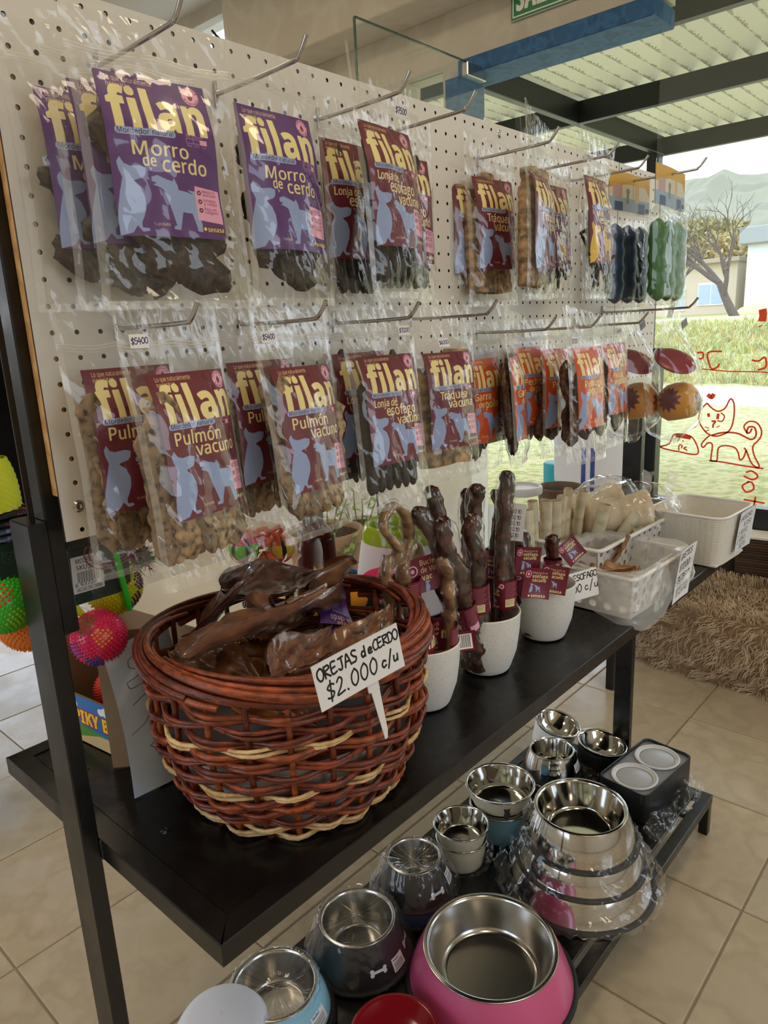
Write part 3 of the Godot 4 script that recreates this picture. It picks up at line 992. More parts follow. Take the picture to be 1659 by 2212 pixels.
func mitred(parent: Node, y: float, m: Material) -> void:
	# four tubes of a shelf frame, mitred at the corners
	var wdt := .027
	var h := .025
	for k in 4:
		var c := [Vector2(XL, ZF), Vector2(XR, ZF), Vector2(XR, ZB), Vector2(XL, ZB)]
		var ic := [Vector2(XL + wdt, ZF - wdt), Vector2(XR - wdt, ZF - wdt), Vector2(XR - wdt, ZB + wdt), Vector2(XL + wdt, ZB + wdt)]
		var a: Vector2 = c[k]
		var b: Vector2 = c[(k + 1) % 4]
		var ia: Vector2 = ic[k]
		var ib: Vector2 = ic[(k + 1) % 4]
		var o := MB.new()
		var ch := .0014
		var V := func(q: Vector2, yy: float) -> Vector3: return Vector3(q.x, yy, q.y)
		var nrm := (b - a).orthogonal().normalized()
		if nrm.dot(ia - a) < 0: nrm = -nrm
		var top := [V.call(a + nrm * ch, y), V.call(b + nrm * ch, y), V.call(ib, y), V.call(ia, y)]
		var e := [V.call(a, y - ch), V.call(b, y - ch), V.call(b, y - h), V.call(a, y - h)]
		o.face(top)
		o.face([top[0], top[1], e[1], e[0]])
		o.face(e)
		o.face([V.call(a, y - h), V.call(b, y - h), V.call(ib, y - h), V.call(ia, y - h)])
		o.face([V.call(ia, y), V.call(ib, y), V.call(ib, y - h), V.call(ia, y - h)])
		obj("frame_bar", o, m, parent)

func screw(parent: Node, at: Vector3, face_up := false, r := .0055) -> void:
	var o := MB.new()
	var pr := [Vector2(.0001, .0016), Vector2(.0016, .0009), Vector2(.002, .0018), Vector2(r * .6, .0024), Vector2(r * .85, .0018), Vector2(r, .0006), Vector2(r * 1.15, .0003), Vector2(r * 1.2, 0)]
	o.lathe(pr, 18)
	var s := obj("screw", o, M.chrome if not face_up else M.black, parent, at)
	if not face_up: s.rotation.x = PI / 2

func stand() -> void:
	var t := thing("display_stand", "black steel display stand with white pegboard and two shelves", "display stand")
	for x in [[XL - .0195, XL], [XR, XR + .0195]]:
		bar(t, "post", Vector3(x[0], 0, -.075), Vector3(x[1], 1.2, -.025), M.black)
	for x in [[XL, XL + .019], [XR - .019, XR]]:
		bar(t, "upper_post", Vector3(x[0], 1.07, -.056), Vector3(x[1], 1.705, -.03), M.black)
	for x in [XL + .012, XR - .05]:
		var b := MB.new()
		b.box(Vector3(x + .016, 1.46, -.0165), Vector3(.032, .47, .027), .001)
		obj("batten", b, M.pine, t)
	for y in [1.71, 1.19]:
		var c := MB.new()
		c.box(Vector3(.74, y - .02, -.045), Vector3(1.49, .02, .02), .001)
		obj("crossbar", c, M.black, t)
	var a := perforated(-.0185, 1.262, 1.1805, 1.7005, 0, .003, 0, 50)
	var pa := obj("pegboard", a[0], M.board, t)
	obj("board_edge", a[1], M.board_brown, pa)
	var b2 := perforated(1.2645, 1.49, 1.1805, 1.7005, 0, .003, 51, 59)
	var pb := obj("pegboard", b2[0], M.board, t)
	obj("board_edge", b2[1], M.board_brown, pb)
	var back := MB.new()
	back.box(Vector3(.735, 1.44, -.0835), Vector3(1.51, .52, .003))
	obj("rear_board", back, mat(rgb(60, 52, 46), .9), t)
	for s in [[0.0, 1.215], [.8, 1.69 - .003], [1.35, 1.685], [.45, 1.19], [.8, 1.2], [1.3, 1.2]]: screw(t, Vector3(s[0], s[1], .0))
	mitred(t, YS, M.black)
	mitred(t, YL, M.black)
	var p1 := MB.new()
	p1.box(Vector3((XL + XR) * .5, YS - .0065, (ZB + ZF) * .5), Vector3(XR - XL - .056, .009, ZF - ZB - .056), .001)
	obj("shelf_panel", p1, M.shelf_black, t)
	var p2 := MB.new()
	p2.box(Vector3((XL + XR) * .5, YL - .0055, (ZB + ZF) * .5 - .006), Vector3(XR - XL - .056, .009, ZF - ZB - .07), .001)
	obj("shelf_panel", p2, M.shelf_black, t)
	for x in [.1, .75, 1.4]:
		var cb := MB.new()
		cb.box(Vector3(x, YS - .018, (ZB + ZF) * .5), Vector3(.02, .013, ZF - ZB - .05))
		cb.box(Vector3(x, YL - .017, (ZB + ZF) * .5), Vector3(.02, .013, ZF - ZB - .05))
		obj("cross_brace", cb, M.black, t)
	for x in [XL + .012, XR - .012]:
		for z in [ZB + .013, ZF - .013]:
			var ft := MB.new()
			ft.box(Vector3(x, .046, z), Vector3(.024, .092, .024), .002)
			obj("foot", ft, M.black, t)
	for s in [[.035, YS - .002, .02], [.035, YS - .002, -.18], [1.44, YS - .002, .02]]: screw(t, Vector3(s[0], s[1], s[2]), true, .005)
	var wl := MB.new()
	for k in 7: wl.blob(Vector3(XL + .0006, YS - .002 - k * .0036, -.0235 + rf(-.001, .001)), Vector3(.0022, .0026, .0028), 8, 6)
	obj("weld_bead", wl, M.black, t)

# ---------------------------------------------------------------- hooks and hanging packs
func hook(x: float, y: float, ln: float, label: String) -> void:
	var t := thing("peg_hook", "chrome wire peg hook " + label, "hook", Vector3(x, y, 0), Vector3.ZERO, "chrome pegboard hooks")
	var m := MB.new()
	m.tube(smooth([Vector3(0, .004, .002), Vector3(0, .002, .006), Vector3(0, 0, .012), Vector3(0, 0, ln * .5), Vector3(0, .001, ln - .012), Vector3(0, .003, ln - .003), Vector3(0, .009, ln + .004), Vector3(0, .019, ln + .012)], 5), .0023, 10)
	obj("wire", m, M.chrome, t)
	var b := MB.new()
	b.tube([Vector3(0, -.012, .0025), Vector3(0, .014, .0025)], .002, 8)
	obj("back_clip", b, M.chrome, t)

const DOG1 := [0.075,0.695, 0.103,0.749, 0.150,0.767, 0.237,0.757, 0.291,0.773, 0.280,0.826, 0.254,0.855, 0.189,0.875, 0.170,0.886, 0.221,0.934, 0.250,1.014, 0.249,1.096, 0.220,1.171, 0.190,1.221, 0.189,1.262, 0.246,1.269, 0.248,1.291, 0.188,1.299, 0.150,1.247, 0.108,1.306, 0.000,1.333, -0.008,1.268, 0.010,1.123, 0.043,0.977, 0.076,0.864, 0.053,0.795, 0.047,0.738]
const DOG2 := [0.326,0.843, 0.373,0.827, 0.457,0.857, 0.506,0.870, 0.522,0.841, 0.550,0.897, 0.556,0.939, 0.644,0.945, 0.703,0.959, 0.642,0.925, 0.730,0.933, 0.730,0.996, 0.733,1.090, 0.747,1.176, 0.764,1.245, 0.762,1.280, 0.700,1.275, 0.701,1.247, 0.665,1.128, 0.575,1.120, 0.551,1.200, 0.532,1.273, 0.464,1.271, 0.468,1.247, 0.498,1.236, 0.464,1.119, 0.436,1.020, 0.413,0.947, 0.381,0.928, 0.331,0.908, 0.361,0.890, 0.324,0.879]

func pairs(a: Array, sc := 1.0, o := Vector2.ZERO) -> Array:
	var q := []
	for i in range(0, a.size(), 2): q.append(Vector2(a[i], a[i + 1]) * sc + o)
	return q

func label_tex(bg: Color, lines: Array, dog: Color, unit: String, hard: int) -> StandardMaterial3D:
	var r := Ras.new(1.0, 1.333, 384, bg)
	var cream := rgb(240, 226, 158)
	var pink := rgb(238, 172, 200)
	write(r, "Lo que naturalmente", Vector2(.09, .07), .062, cream, .41)
	write(r, "necesitan", Vector2(.09, .122), .062, cream, .21)
	r.disc(Vector2(.85, .10), .082, pink)
	for k in 13:
		var a := -PI * .92 + k * PI * .84 / 12.0
		var ch := "100% natural "[k]
		if ch != " ":
			write(r, ch, Vector2(.85, .10) + Vector2(cos(a), sin(a)) * .056, .034, rgb(110, 26, 50), 0, false, 0, a + PI / 2)
			write(r, ch, Vector2(.85, .10) - Vector2(cos(a), sin(a)) * .056, .034, rgb(110, 26, 50), 0, false, 0, a - PI / 2)
	r.poly([Vector2(.85, .065), Vector2(.875, .1), Vector2(.865, .13), Vector2(.85, .138), Vector2(.828, .128), Vector2(.827, .1)], rgb(122, 28, 52))
	write(r, "filan", Vector2(.062, .452), .45, cream, .865, true, .016)
	r.line([Vector2(.1, .484), Vector2(.565, .484)], .058, rgb(160, 178, 222))
	write(r, "Mordedor natural", Vector2(.095, .503), .06, rgb(40, 24, 50), .475)
	write(r, "Nivel de dureza", Vector2(.7, .478), .034, pink, .17)
	for k in 3: r.line([Vector2(.7 + k * .07, .49), Vector2(.77 + k * .07, .49), Vector2(.77 + k * .07, .528), Vector2(.7 + k * .07, .528), Vector2(.7 + k * .07, .49)], .004, pink)
	r.rect(.7 + hard * .07, .49, .07, .038, pink)
	for k in 3: write(r, ["BAJA", "MEDIA", "ALTA"][k], Vector2(.705 + k * .073, .556), .022, pink, .05)
	r.poly(pairs(DOG1), dog)
	r.poly(pairs(DOG2), dog)
	r.poly([Vector2(.315, .76), Vector2(.345, .775), Vector2(.33, .80)], dog)
	for l in lines: write(r, l[0], Vector2(l[1], l[2]), l[3], cream, l[4], false, .005)
	r.poly([Vector2(.725, .885), Vector2(.98, .91), Vector2(.985, 1.2), Vector2(.72, 1.175)], pink)
	for k in 3:
		r.disc(Vector2(.765, .94 + k * .075), .02, rgb(80, 30, 60))
		r.disc(Vector2(.765, .94 + k * .075), .008, pink)
		write(r, ["Mejora la", "Entretiene", "Rico en"][k], Vector2(.80, .937 + k * .075), .034, rgb(110, 30, 70), .13)
		write(r, ["salud bucal", "y relaja", "colágeno"][k], Vector2(.80, .965 + k * .075), .034, rgb(110, 30, 70), .14)
	r.poly([Vector2(.755, 1.215), Vector2(1, 1.23), Vector2(1, 1.295), Vector2(.755, 1.275)], rgb(96, 18, 42))
	write(r, "senasa", Vector2(.81, 1.272), .06, cream, .17, true)
	r.disc(Vector2(.782, 1.25), .016, cream)
	write(r, unit, Vector2(.29, 1.248), .04, cream, .14)
	return print_mat(r.done(), .35)

# one treat of a pack, sized to fill a box of w x h x d round the origin
func treat(kind: String, w: float, h: float, d: float, nz: FastNoiseLite) -> MB:
	var m := MB.new()
	var o := rf(0, 50)
	match kind:
		"chunk":
			m.blob(Vector3.ZERO, Vector3(w, h, d) * .5, 16, 10, func(q): return 1.0 + .42 * nz.get_noise_3d(q.x * 60 + o, q.y * 90, q.z * 60) + .16 * nz.get_noise_3d(q.x * 200, q.y * 200 + o, q.z * 200))
		"strip":
			m.grid(12, 20, func(u, v):
				var a: float = u * TAU
				var k: float = .8 + .3 * nz.get_noise_2d(cos(a) * 30 + o, v * 120) + .12 * nz.get_noise_2d(a * 60, v * 260 + o)
				var e: float = minf(1.0, minf(v, 1 - v) * 14 + .35)
				return Vector3(cos(a) * w * .5 * k * e + w * .2 * nz.get_noise_1d(v * 60 + o), (v - .5) * h, sin(a) * d * .5 * k * e), true, true)
		"slab":
			m.grid(16, 26, func(u, v):
				var a: float = u * TAU
				var k: float = .85 + .6 * nz.get_noise_2d(cos(a) * 40 + o, v * 90) + .3 * nz.get_noise_2d(cos(a) * 130 + o, v * 330)
				var e: float = minf(1.0, minf(v, 1 - v) * 9 + .2)
				return Vector3(cos(a) * w * .5 * k * e + w * .4 * nz.get_noise_1d(v * 50 + o), (v - .5) * h, sin(a) * d * .5 * k * e + d * .5 * sin(v * 5 + o)), true, true)
		"tube":
			m.grid(16, 44, func(u, v):
				var a: float = u * TAU
				var k: float = .9 + .1 * absf(sin(v * PI * 9)) + .16 * nz.get_noise_2d(cos(a) * 30 + o, v * 80)
				return Vector3(cos(a) * w * .5 * k, (v - .5) * h, sin(a) * d * .5 * k), true, true)
	return m

const KIND := {
	"morro": {"treats": [["chunk", 9, .06, .042, .018]], "c": [72, 50, 34]},
	"lonja": {"treats": [["strip", 8, .019, .165, .015]], "c": [50, 35, 28]},
	"pulmon": {"treats": [["slab", 11, .036, .15, .01]], "c": [152, 124, 92]},
	"traquea": {"treats": [["tube", 3, .04, .165, .024]], "c": [176, 142, 102]},
	"mini": {"treats": [["strip", 30, .008, .07, .007]], "c": [66, 44, 34]},
	"garra": {"treats": [["strip", 7, .02, .13, .016], ["chunk", 5, .03, .04, .018]], "c": [110, 80, 52]},
	"pechuga": {"treats": [["slab", 6, .034, .13, .02]], "c": [96, 58, 42]},
}

func pack(called: String, label: String, at: Vector3, yaw: float, pitch: float, W: float, H: float, kind: String, lab: Material, ldx: float, ldy: float, sd: int, price := "", pat := Vector2.ZERO, curl := 0.0, fill := .62) -> Node3D:
	var t := thing(called, label, "treat bag", at - Vector3(0, 0, .015), Vector3(pitch, yaw, 0) * PI / 180.0, "hanging bags of dog chews")
	var nz := FastNoiseLite.new()
	nz.seed = sd
	nz.frequency = .02
	var ridged := FastNoiseLite.new()
	ridged.seed = sd + 5
	ridged.fractal_type = FastNoiseLite.FRACTAL_RIDGED
	ridged.frequency = .9
	ridged.fractal_octaves = 2
	var top := .018
	var bulge := .017 if kind != "traquea" else .02
	# depth of the filled pouch at (x, y) below the hook
	var base := func(x: float, y: float) -> float:
		var s := clampf(absf(x) / (W * .5), 0.0, 1.0)
		var v := clampf((top - y) / H, 0.0, 1.0)
		var vert := smoothstep(.16, .42, v) * (1.0 - .55 * smoothstep(.84, 1.0, v))
		var sag := 1.0 + .25 * nz.get_noise_2d(x * 900, y * 500)
		return bulge * (1.0 - s * s * s) * vert * sag + curl * x * x * 1.5 * (1.0 if v < .2 else .3)
	var wr := func(x: float, y: float) -> float:
		var v := (top - y) / H
		var amp := lerpf(.0012, .0034, smoothstep(.62, .95, v)) + .0016 * (1.0 - smoothstep(.02, .12, v))
		return amp * maxf(0.0, ridged.get_noise_2d(x * 55.0 + y * 20.0, y * 26.0 - x * 14.0) + .1) + .0007 * nz.get_noise_2d(x * 4000, y * 3000)
	var flap := func(x: float, y: float) -> Vector3:
		var v := (top - y) / H
		var lift := curl * (1.0 - smoothstep(0.0, .22, v))
		return Vector3(0, lift * (.012 - .03 * x / W), lift * (x / W + .3) * .016)
	for side in [1, -1]:
		var f := MB.new()
		f.grid(30, 46, func(u, v):
			var y: float = top - v * H
			var wst: float = 1.0 - .035 * sin(PI * clampf((v - .1) / .9, 0, 1)) + .012 * nz.get_noise_1d(v * 160 + side * 3)
			var x: float = (u - .5) * W * wst
			var z: float = base.call(x, y) * (1.0 if side == 1 else -1.0) + (wr.call(x, y) if side == 1 else -wr.call(x + .3, y)) + .0004 * side
			return Vector3(x, y, z) + flap.call(x, y))
		obj("front_film" if side == 1 else "back_film", f, M.film, t)
	# seams and zip
	var ed := MB.new()
	for s in [-1.0, 1.0]:
		ed.grid(1, 40, func(u, v):
			var y: float = top - v * H
			var wst: float = 1.0 - .035 * sin(PI * clampf((v - .1) / .9, 0, 1)) + .012 * nz.get_noise_1d(v * 160 + 3)
			var x: float = s * (.5 - u * .045) * W * wst
			return Vector3(x, y, .0012 + base.call(x, y)) + flap.call(x, y))
	ed.grid(20, 1, func(u, v):
		var x: float = (u - .5) * W * .98
		var y: float = top - H * (1.0 - v * .03)
		return Vector3(x, y, .0014 + base.call(x, y) + wr.call(x, y)))
	obj("seam", ed, M.film_edge, t)
	var zp := MB.new()
	for k in [0, 1, 2]:
		var pts := []
		for i in 15:
			var x := (i / 14.0 - .5) * W * .99
			var y: float = top - H * (.125 + .011 * k) + .0015 * sin(i * .8 + sd)
			pts.append(Vector3(x, y, .0022 + base.call(x, y)) + flap.call(x, y))
		zp.tube(pts, .0011 if k < 2 else .0007, 6)
	obj("zip", zp, M.film_edge, t)
	# paper label, bent over the pouch
	var LW := .105
	var LH := .14
	var sh := MB.new()
	for side in [0, 1]:
		sh.grid(18, 14, func(u, v):
			var s: float = ldx + (u - .5) * LW
			var y: float = ldy + (.5 - v) * LH
			var lim: float = W * .47
			var over: float = maxf(0.0, absf(s) - lim)
			var x: float = clampf(s, -lim, lim) + signf(s) * over * .18
			return Vector3(x, y, base.call(x, y) - .0008 - over * .95 - side * .0006 + .0008 * sin(u * 6 + v * 3 + sd)), false, side == 1)
	obj("label", sh, lab, t)
	# the chews
	var spec: Dictionary = KIND[kind]
	var cc: Array = spec.c
	var low := top - H * .93
	var n0 := 0
	for q in spec.treats:
		for k in q[1]:
			var h: float = q[3] * rf(.85, 1.12)
			var b := treat(q[0], q[2] * rf(.8, 1.2), h, q[4], nz)
			var c := Color(cc[0] / 255.0, cc[1] / 255.0, cc[2] / 255.0) * rf(.82, 1.15)
			var x: float = (float(k) + .5) / q[1] - .5
			var y := low + h * .5 + .004
			var rot := rf(-.14, .14)
			if q[0] == "chunk":
				x = rf(-.26, .26)
				y = low + .02 + (k / float(q[1])) * H * (fill - .12)
				rot = rf(-.6, .6)
			elif kind == "mini":
				x = rf(-.42, .42)
				y = low + .03 + rf(0, .09)
				rot = rf(-1.2, 1.2)
			elif kind == "garra" or kind == "pechuga":
				y += rf(0, .03)
				rot = rf(-.3, .3)
			var lo := chew_mat(kind, c, k)
			x *= W * (.72 if q[0] != "chunk" else .8)
			var zz: float = minf(base.call(x, minf(y + h * .3, ldy)), bulge * .6) - q[4] * .62 - .004 + rf(-.003, 0.0)
			var p := obj("chew", b, lo, t, Vector3(x, y, zz))
			p.rotation = Vector3(rf(-.06, .06), rf(-.3, .3), rot)
	if price:
		var r := Ras.new(1.0, .6, 96, rgb(236, 234, 238))
		hand(r, price, Vector2(.06, .44), .27, rgb(40, 36, 90), .042, -.04, .68, .08)
		var ps := MB.new()
		ps.grid(6, 3, func(u, v):
			var x: float = pat.x + (u - .5) * .021
			var y: float = pat.y + (.5 - v) * .0126
			return Vector3(x, y, base.call(x, y) + .0036) + flap.call(x, y))
		tag(obj("price_sticker", ps, print_mat(r.done(), .6), t), "small white sticker with the price " + price)
	return t

var chew_cache := {}
func chew_mat(kind: String, c: Color, k: int) -> StandardMaterial3D:
	var key := kind + str(k % 3)
	if chew_cache.has(key): return chew_cache[key]
	if not chew_cache.has(kind):
		var w := Color.WHITE
		if kind == "pulmon": chew_cache[kind] = noise_tex([w * .3, w * .7, w * .88, w], [.22, .36, .55, .85], .02, 256, 3, 5)
		elif kind == "traquea": chew_cache[kind] = noise_tex([w * .5, w * .82, w], [.25, .5, .8], .014, 256, 8, 4)
		else: chew_cache[kind] = noise_tex([w * .36, w * .66, w], [.3, .55, .85], .03, 256, 5, 5)
	var m := tri_mat(chew_cache[kind], 14.0, .5)
	m.albedo_color = Color(minf(c.r * 1.2, 1), minf(c.g * 1.2, 1), minf(c.b * 1.2, 1))
	m.uv1_offset = Vector3(k * .21, k * .37, 0)
	bump(m, chew_cache[kind], .12)
	chew_cache[key] = m
	return m

func hooks_and_bags() -> void:
	var maroon := rgb(106, 18, 44)
	var purple := rgb(88, 38, 118)
	var orange := rgb(206, 82, 30)
	var blue := rgb(150, 170, 216)
	var T := {}
	T.morro = label_tex(purple, [["Morro", .2, .668, .155, .5], ["de", .275, .755, .125, .11], ["cerdo", .44, .79, .165, .43]], blue, "5 unidades", 2)
	T.lonja = label_tex(maroon, [["Lonja de", .10, .625, .12, .36], ["esófago", .28, .74, .165, .5], ["vacuno", .44, .86, .15, .44]], blue, "10 unidades", 1)
	T.pulmon = label_tex(maroon, [["Pulmón", .12, .655, .165, .52], ["vacuno", .33, .775, .165, .53]], blue, "8 unidades", 1)
	T.traquea = label_tex(maroon, [["Tráquea", .16, .65, .155, .56], ["vacuna", .33, .77, .155, .52]], blue, "3 unidades", 1)
	T.mini = label_tex(maroon, [["Mini", .2, .62, .11, .2], ["esófago", .28, .725, .15, .5], ["vacuno", .42, .835, .14, .45]], rgb(232, 192, 64), "Peso neto", 0)
	T.garra = label_tex(orange, [["Garra", .14, .645, .155, .42], ["de", .24, .755, .12, .12], ["pollo", .4, .775, .165, .38]], blue, "6 unidades", 1)
	T.pechuga = label_tex(orange, [["Pechuga", .14, .645, .15, .58], ["de", .24, .755, .12, .12], ["pollo", .4, .775, .165, .38]], blue, "Peso neto", 1)
	T.panza = label_tex(orange, [["Panza", .16, .645, .15, .45], ["de", .24, .755, .12, .12], ["pollo", .4, .775, .165, .38]], blue, "Peso neto", 1)
	# upper row of hooks
	var up := [[.083, .142, "holding the three purple bags at the near end"], [.222, .142, "holding the purple bag beside the three-bag stack"], [.378, .143, "holding the wrinkled maroon bag that tips forward"], [.496, .15, "in the upper row, bare in front, before the maroon bags"], [.735, .134, "holding the bags of ribbed chews in the upper row"], [.9, .152, "holding the upper bags of thin dark twigs"], [1.045, .142, "in the upper row just left of the green brush"], [1.155, .206, "holding the green brush pack at the far end"]]
	for h in up: hook(h[0], 1.64, h[1], h[2])
	var dn := [[.066, 1.392, .142, "holding the two nearest maroon bags of the lower row"], [.226, 1.392, .142, "in the lower row holding the second pair of maroon bags"], [.384, 1.39, .14, "in the lower row holding the bags of dark strips"], [.55, 1.392, .144, "in the lower row above the ribbed chew bag"], [.725, 1.366, .138, "in the lower row holding the first orange bags"], [.872, 1.366, .142, "in the lower row holding the middle orange bags"], [1.077, 1.368, .14, "in the lower row holding the last orange bag"], [1.2, 1.393, .19, "holding the clear bag with the toy ball"]]
	for h in dn: hook(h[0], h[1], h[2], h[3])
	# upper row of bags
	pack("chew_bag", "rearmost of three purple-labelled bags, mostly hidden at the near end", Vector3(.055, 1.64, .036), -2, -1, .15, .25, "morro", T.morro, .004, -.105, 101)
	pack("chew_bag", "middle one of the three purple-labelled bags at the near end", Vector3(.078, 1.64, .068), -4, -2, .15, .25, "morro", T.morro, -.002, -.103, 102)
	pack("chew_bag", "large front purple-labelled bag at the near end of the upper row", Vector3(.09, 1.64, .1), -7, -3, .158, .252, "morro", T.morro, -.004, -.1, 103)
	pack("chew_bag", "purple-labelled bag alone on the second hook of the upper row", Vector3(.228, 1.64, .106), 3, -3, .124, .25, "morro", T.morro, -.004, -.106, 104, "", Vector2.ZERO, .2)
	pack("chew_bag", "maroon bag of dark strips half hidden left of the forward-tipped one", Vector3(.395, 1.635, .056), 4, -1, .124, .248, "lonja", T.lonja, -.006, -.098, 105)
	pack("chew_bag", "wrinkled maroon bag of dark strips tipping forward in the upper row", Vector3(.383, 1.645, .118), 6, -5, .124, .25, "lonja", T.lonja, .002, -.103, 106, "$7500", Vector2(.03, -.014), 1.0)
	pack("chew_bag", "maroon bag of dark strips peeking out right of the forward-tipped one", Vector3(.5, 1.64, .05), -3, -1, .124, .245, "lonja", T.lonja, 0.0, -.103, 107)
	pack("chew_bag", "rear maroon bag of ribbed chews close against the board, upper row", Vector3(.715, 1.635, .012), 0, 0, .124, .245, "traquea", T.traquea, 0.0, -.105, 108)
	pack("chew_bag", "maroon bag of ribbed chews facing front in the upper row", Vector3(.728, 1.64, .04), -4, -2, .13, .25, "traquea", T.traquea, .006, -.105, 109, "", Vector2.ZERO, .5)
	pack("chew_bag", "turned maroon bag of ribbed chews with a pointed crumpled top", Vector3(.752, 1.648, .112), 12, -1, .122, .252, "traquea", T.traquea, .01, -.118, 110, "", Vector2.ZERO, 1.2)
	pack("chew_bag", "maroon bag with yellow dogs half hidden behind its neighbours", Vector3(.905, 1.64, .06), 2, -1, .124, .238, "mini", T.mini, -.006, -.1, 111)
	pack("chew_bag", "maroon bag with yellow dogs and price sticker in front, upper row", Vector3(.9, 1.645, .136), 5, -3, .118, .25, "mini", T.mini, .004, -.105, 112, "$9700", Vector2(-.036, -.016), .8)
	# lower row of bags
	pack("chew_bag", "rear maroon lung-chew bag at the near end of the lower row", Vector3(.042, 1.392, .058), 3, -2, .125, .262, "pulmon", T.pulmon, .01, -.108, 121)
	pack("chew_bag", "front maroon lung-chew bag nearest the camera in the lower row", Vector3(.068, 1.392, .113), 9, -6, .126, .268, "pulmon", T.pulmon, .012, -.115, 122, "$5400", Vector2(-.04, -.014))
	pack("chew_bag", "maroon lung-chew bag behind the second pair's front bag", Vector3(.215, 1.392, .055), 4, -2, .124, .262, "pulmon", T.pulmon, .006, -.112, 123)
	pack("chew_bag", "front maroon lung-chew bag of the second pair, lower row", Vector3(.228, 1.392, .106), 7, -6, .126, .262, "pulmon", T.pulmon, .006, -.12, 124, "$5400", Vector2(-.042, -.016))
	pack("chew_bag", "dark maroon bag hidden behind the lower dark-strip bag", Vector3(.4, 1.39, .045), 2, -1, .124, .258, "lonja", T.lonja, 0.0, -.11, 125)
	pack("chew_bag", "maroon bag of dark strips facing front in the lower row", Vector3(.386, 1.39, .095), -4, -6, .128, .262, "lonja", T.lonja, .008, -.114, 126, "$7200", Vector2(.044, -.014))
	pack("chew_bag", "maroon bag of ribbed chews in the middle of the lower row", Vector3(.545, 1.392, .076), -7, -3, .134, .258, "traquea", T.traquea, .006, -.12, 127, "$6000", Vector2(-.002, -.036))
	pack("chew_bag", "orange claw-chew bag half hidden beside the ribbed chew bag", Vector3(.715, 1.366, .03), 3, -1, .122, .25, "garra", T.garra, -.004, -.113, 128)
	pack("chew_bag", "narrow turned orange claw-chew bag in the lower row", Vector3(.755, 1.372, .062), 22, -4, .11, .25, "garra", T.garra, .008, -.118, 129, "", Vector2.ZERO, 1.0)
	pack("chew_bag", "orange chicken-breast bag facing front between two turned bags", Vector3(.852, 1.366, .036), -6, -4, .128, .25, "pechuga", T.pechuga, .008, -.1, 130)
	pack("chew_bag", "orange bag hidden behind the forward orange chicken-breast bag", Vector3(.885, 1.366, .078), 2, -1, .118, .248, "pechuga", T.pechuga, .0, -.105, 131)
	pack("chew_bag", "forward orange chicken-breast bag with glossy creases and price", Vector3(.87, 1.368, .14), -4, -3, .122, .255, "pechuga", T.pechuga, .01, -.105, 132, "$7300", Vector2(-.04, -.026), .7)
	pack("chew_bag", "last orange bag of the lower row beside the toy ball bag", Vector3(1.09, 1.368, .088), 0, -2, .15, .262, "pechuga", T.panza, .012, -.107, 133, "$6300", Vector2(.03, -.014))
	brush_packs()
	toy_bag(Vector3(1.2, 1.393, .15), 0.0, "clear bag with a red-lidded orange treat ball toy", 1)
	toy_bag(Vector3(1.185, 1.393, .07), 0.06, "clear bag with a second treat ball toy hidden behind the first", 2)

func brush_packs() -> void:
	for k in 2:
		var at := Vector3(1.157 - k * .012, 1.643, .15 - k * .075)
		var t := thing("brush_pack", ["green plastic grooming brush in a clear pack with yellow header card", "dark blue grooming brush pack behind the green one"][k], "brush pack", at, Vector3(-.02, .04 - k * .1, 0), "brush packs")
		var r := Ras.new(1.0, .55, 220, rgb(214, 206, 190))
		r.rect(0, 0, 1, .16, rgb(214, 168, 50))
		r.poly([Vector2(0, .14), Vector2(.5, .14), Vector2(0, .24)], rgb(206, 160, 44))
		r.poly([Vector2(.85, .1), Vector2(1, .1), Vector2(1, .3)], rgb(200, 158, 60))
		r.rect(.08, .18, .2, .3, rgb(190, 160, 160)); r.rect(.0, .36, 1, .19, rgb(150, 170, 196)); r.rect(.12, .42, .18, .13, rgb(70, 84, 120)); r.rect(.7, .4, .18, .15, rgb(84, 96, 130)); r.rect(.62, .16, .1, .24, rgb(206, 178, 120))
		r.disc(Vector2(.42, .26), .045, rgb(120, 146, 110)); r.rect(.39, .28, .06, .16, rgb(110, 138, 104)); r.rect(.9, .46, .08, .07, rgb(90, 84, 84))
		var c := MB.new()
		c.grid(8, 4, func(u, v): return Vector3((u - .5) * .17, .008 - v * .07, .004 + .002 * sin(u * 5)))
		c.grid(8, 4, func(u, v): return Vector3((u - .5) * .17, .008 - v * .07, .003 + .002 * sin(u * 5)), false, true)
		obj("header_card", c, print_mat(r.done(), .5), t)
		var col := [rgb(46, 110, 52), rgb(22, 48, 84)][k] as Color
		var bm := mat(col, .35)
		for s in 3:
			var b := MB.new()
			var x0 := -.052 + s * .052
			b.grid(14, 24, func(u, v):
				var a: float = u * TAU
				var e: float = minf(1.0, sqrt(minf(v, 1 - v) * 9 + .02))
				return Vector3(x0 + cos(a) * .0255 * e, -.085 - v * .15, sin(a) * .016 * e + .0016 * sin(v * 120)), true, true)
			obj("brush_body", b, bm, t)
		var f := MB.new()
		var nz := FastNoiseLite.new()
		nz.seed = 40 + k
		nz.frequency = 1.0
		nz.fractal_type = FastNoiseLite.FRACTAL_RIDGED
		for side in [1, -1]:
			f.grid(26, 34, func(u, v):
				var x: float = (u - .5) * .172
				var e: float = (1 - pow(absf(2 * u - 1), 4.0)) * smoothstep(0, .1, v) * (1 - smoothstep(.93, 1, v))
				return Vector3(x, -.058 - v * .185, side * (.0205 * e + .0022 * maxf(0, nz.get_noise_2d(u * 5, v * 4)) + .001)))
		obj("clear_bag", f, M.film, t)

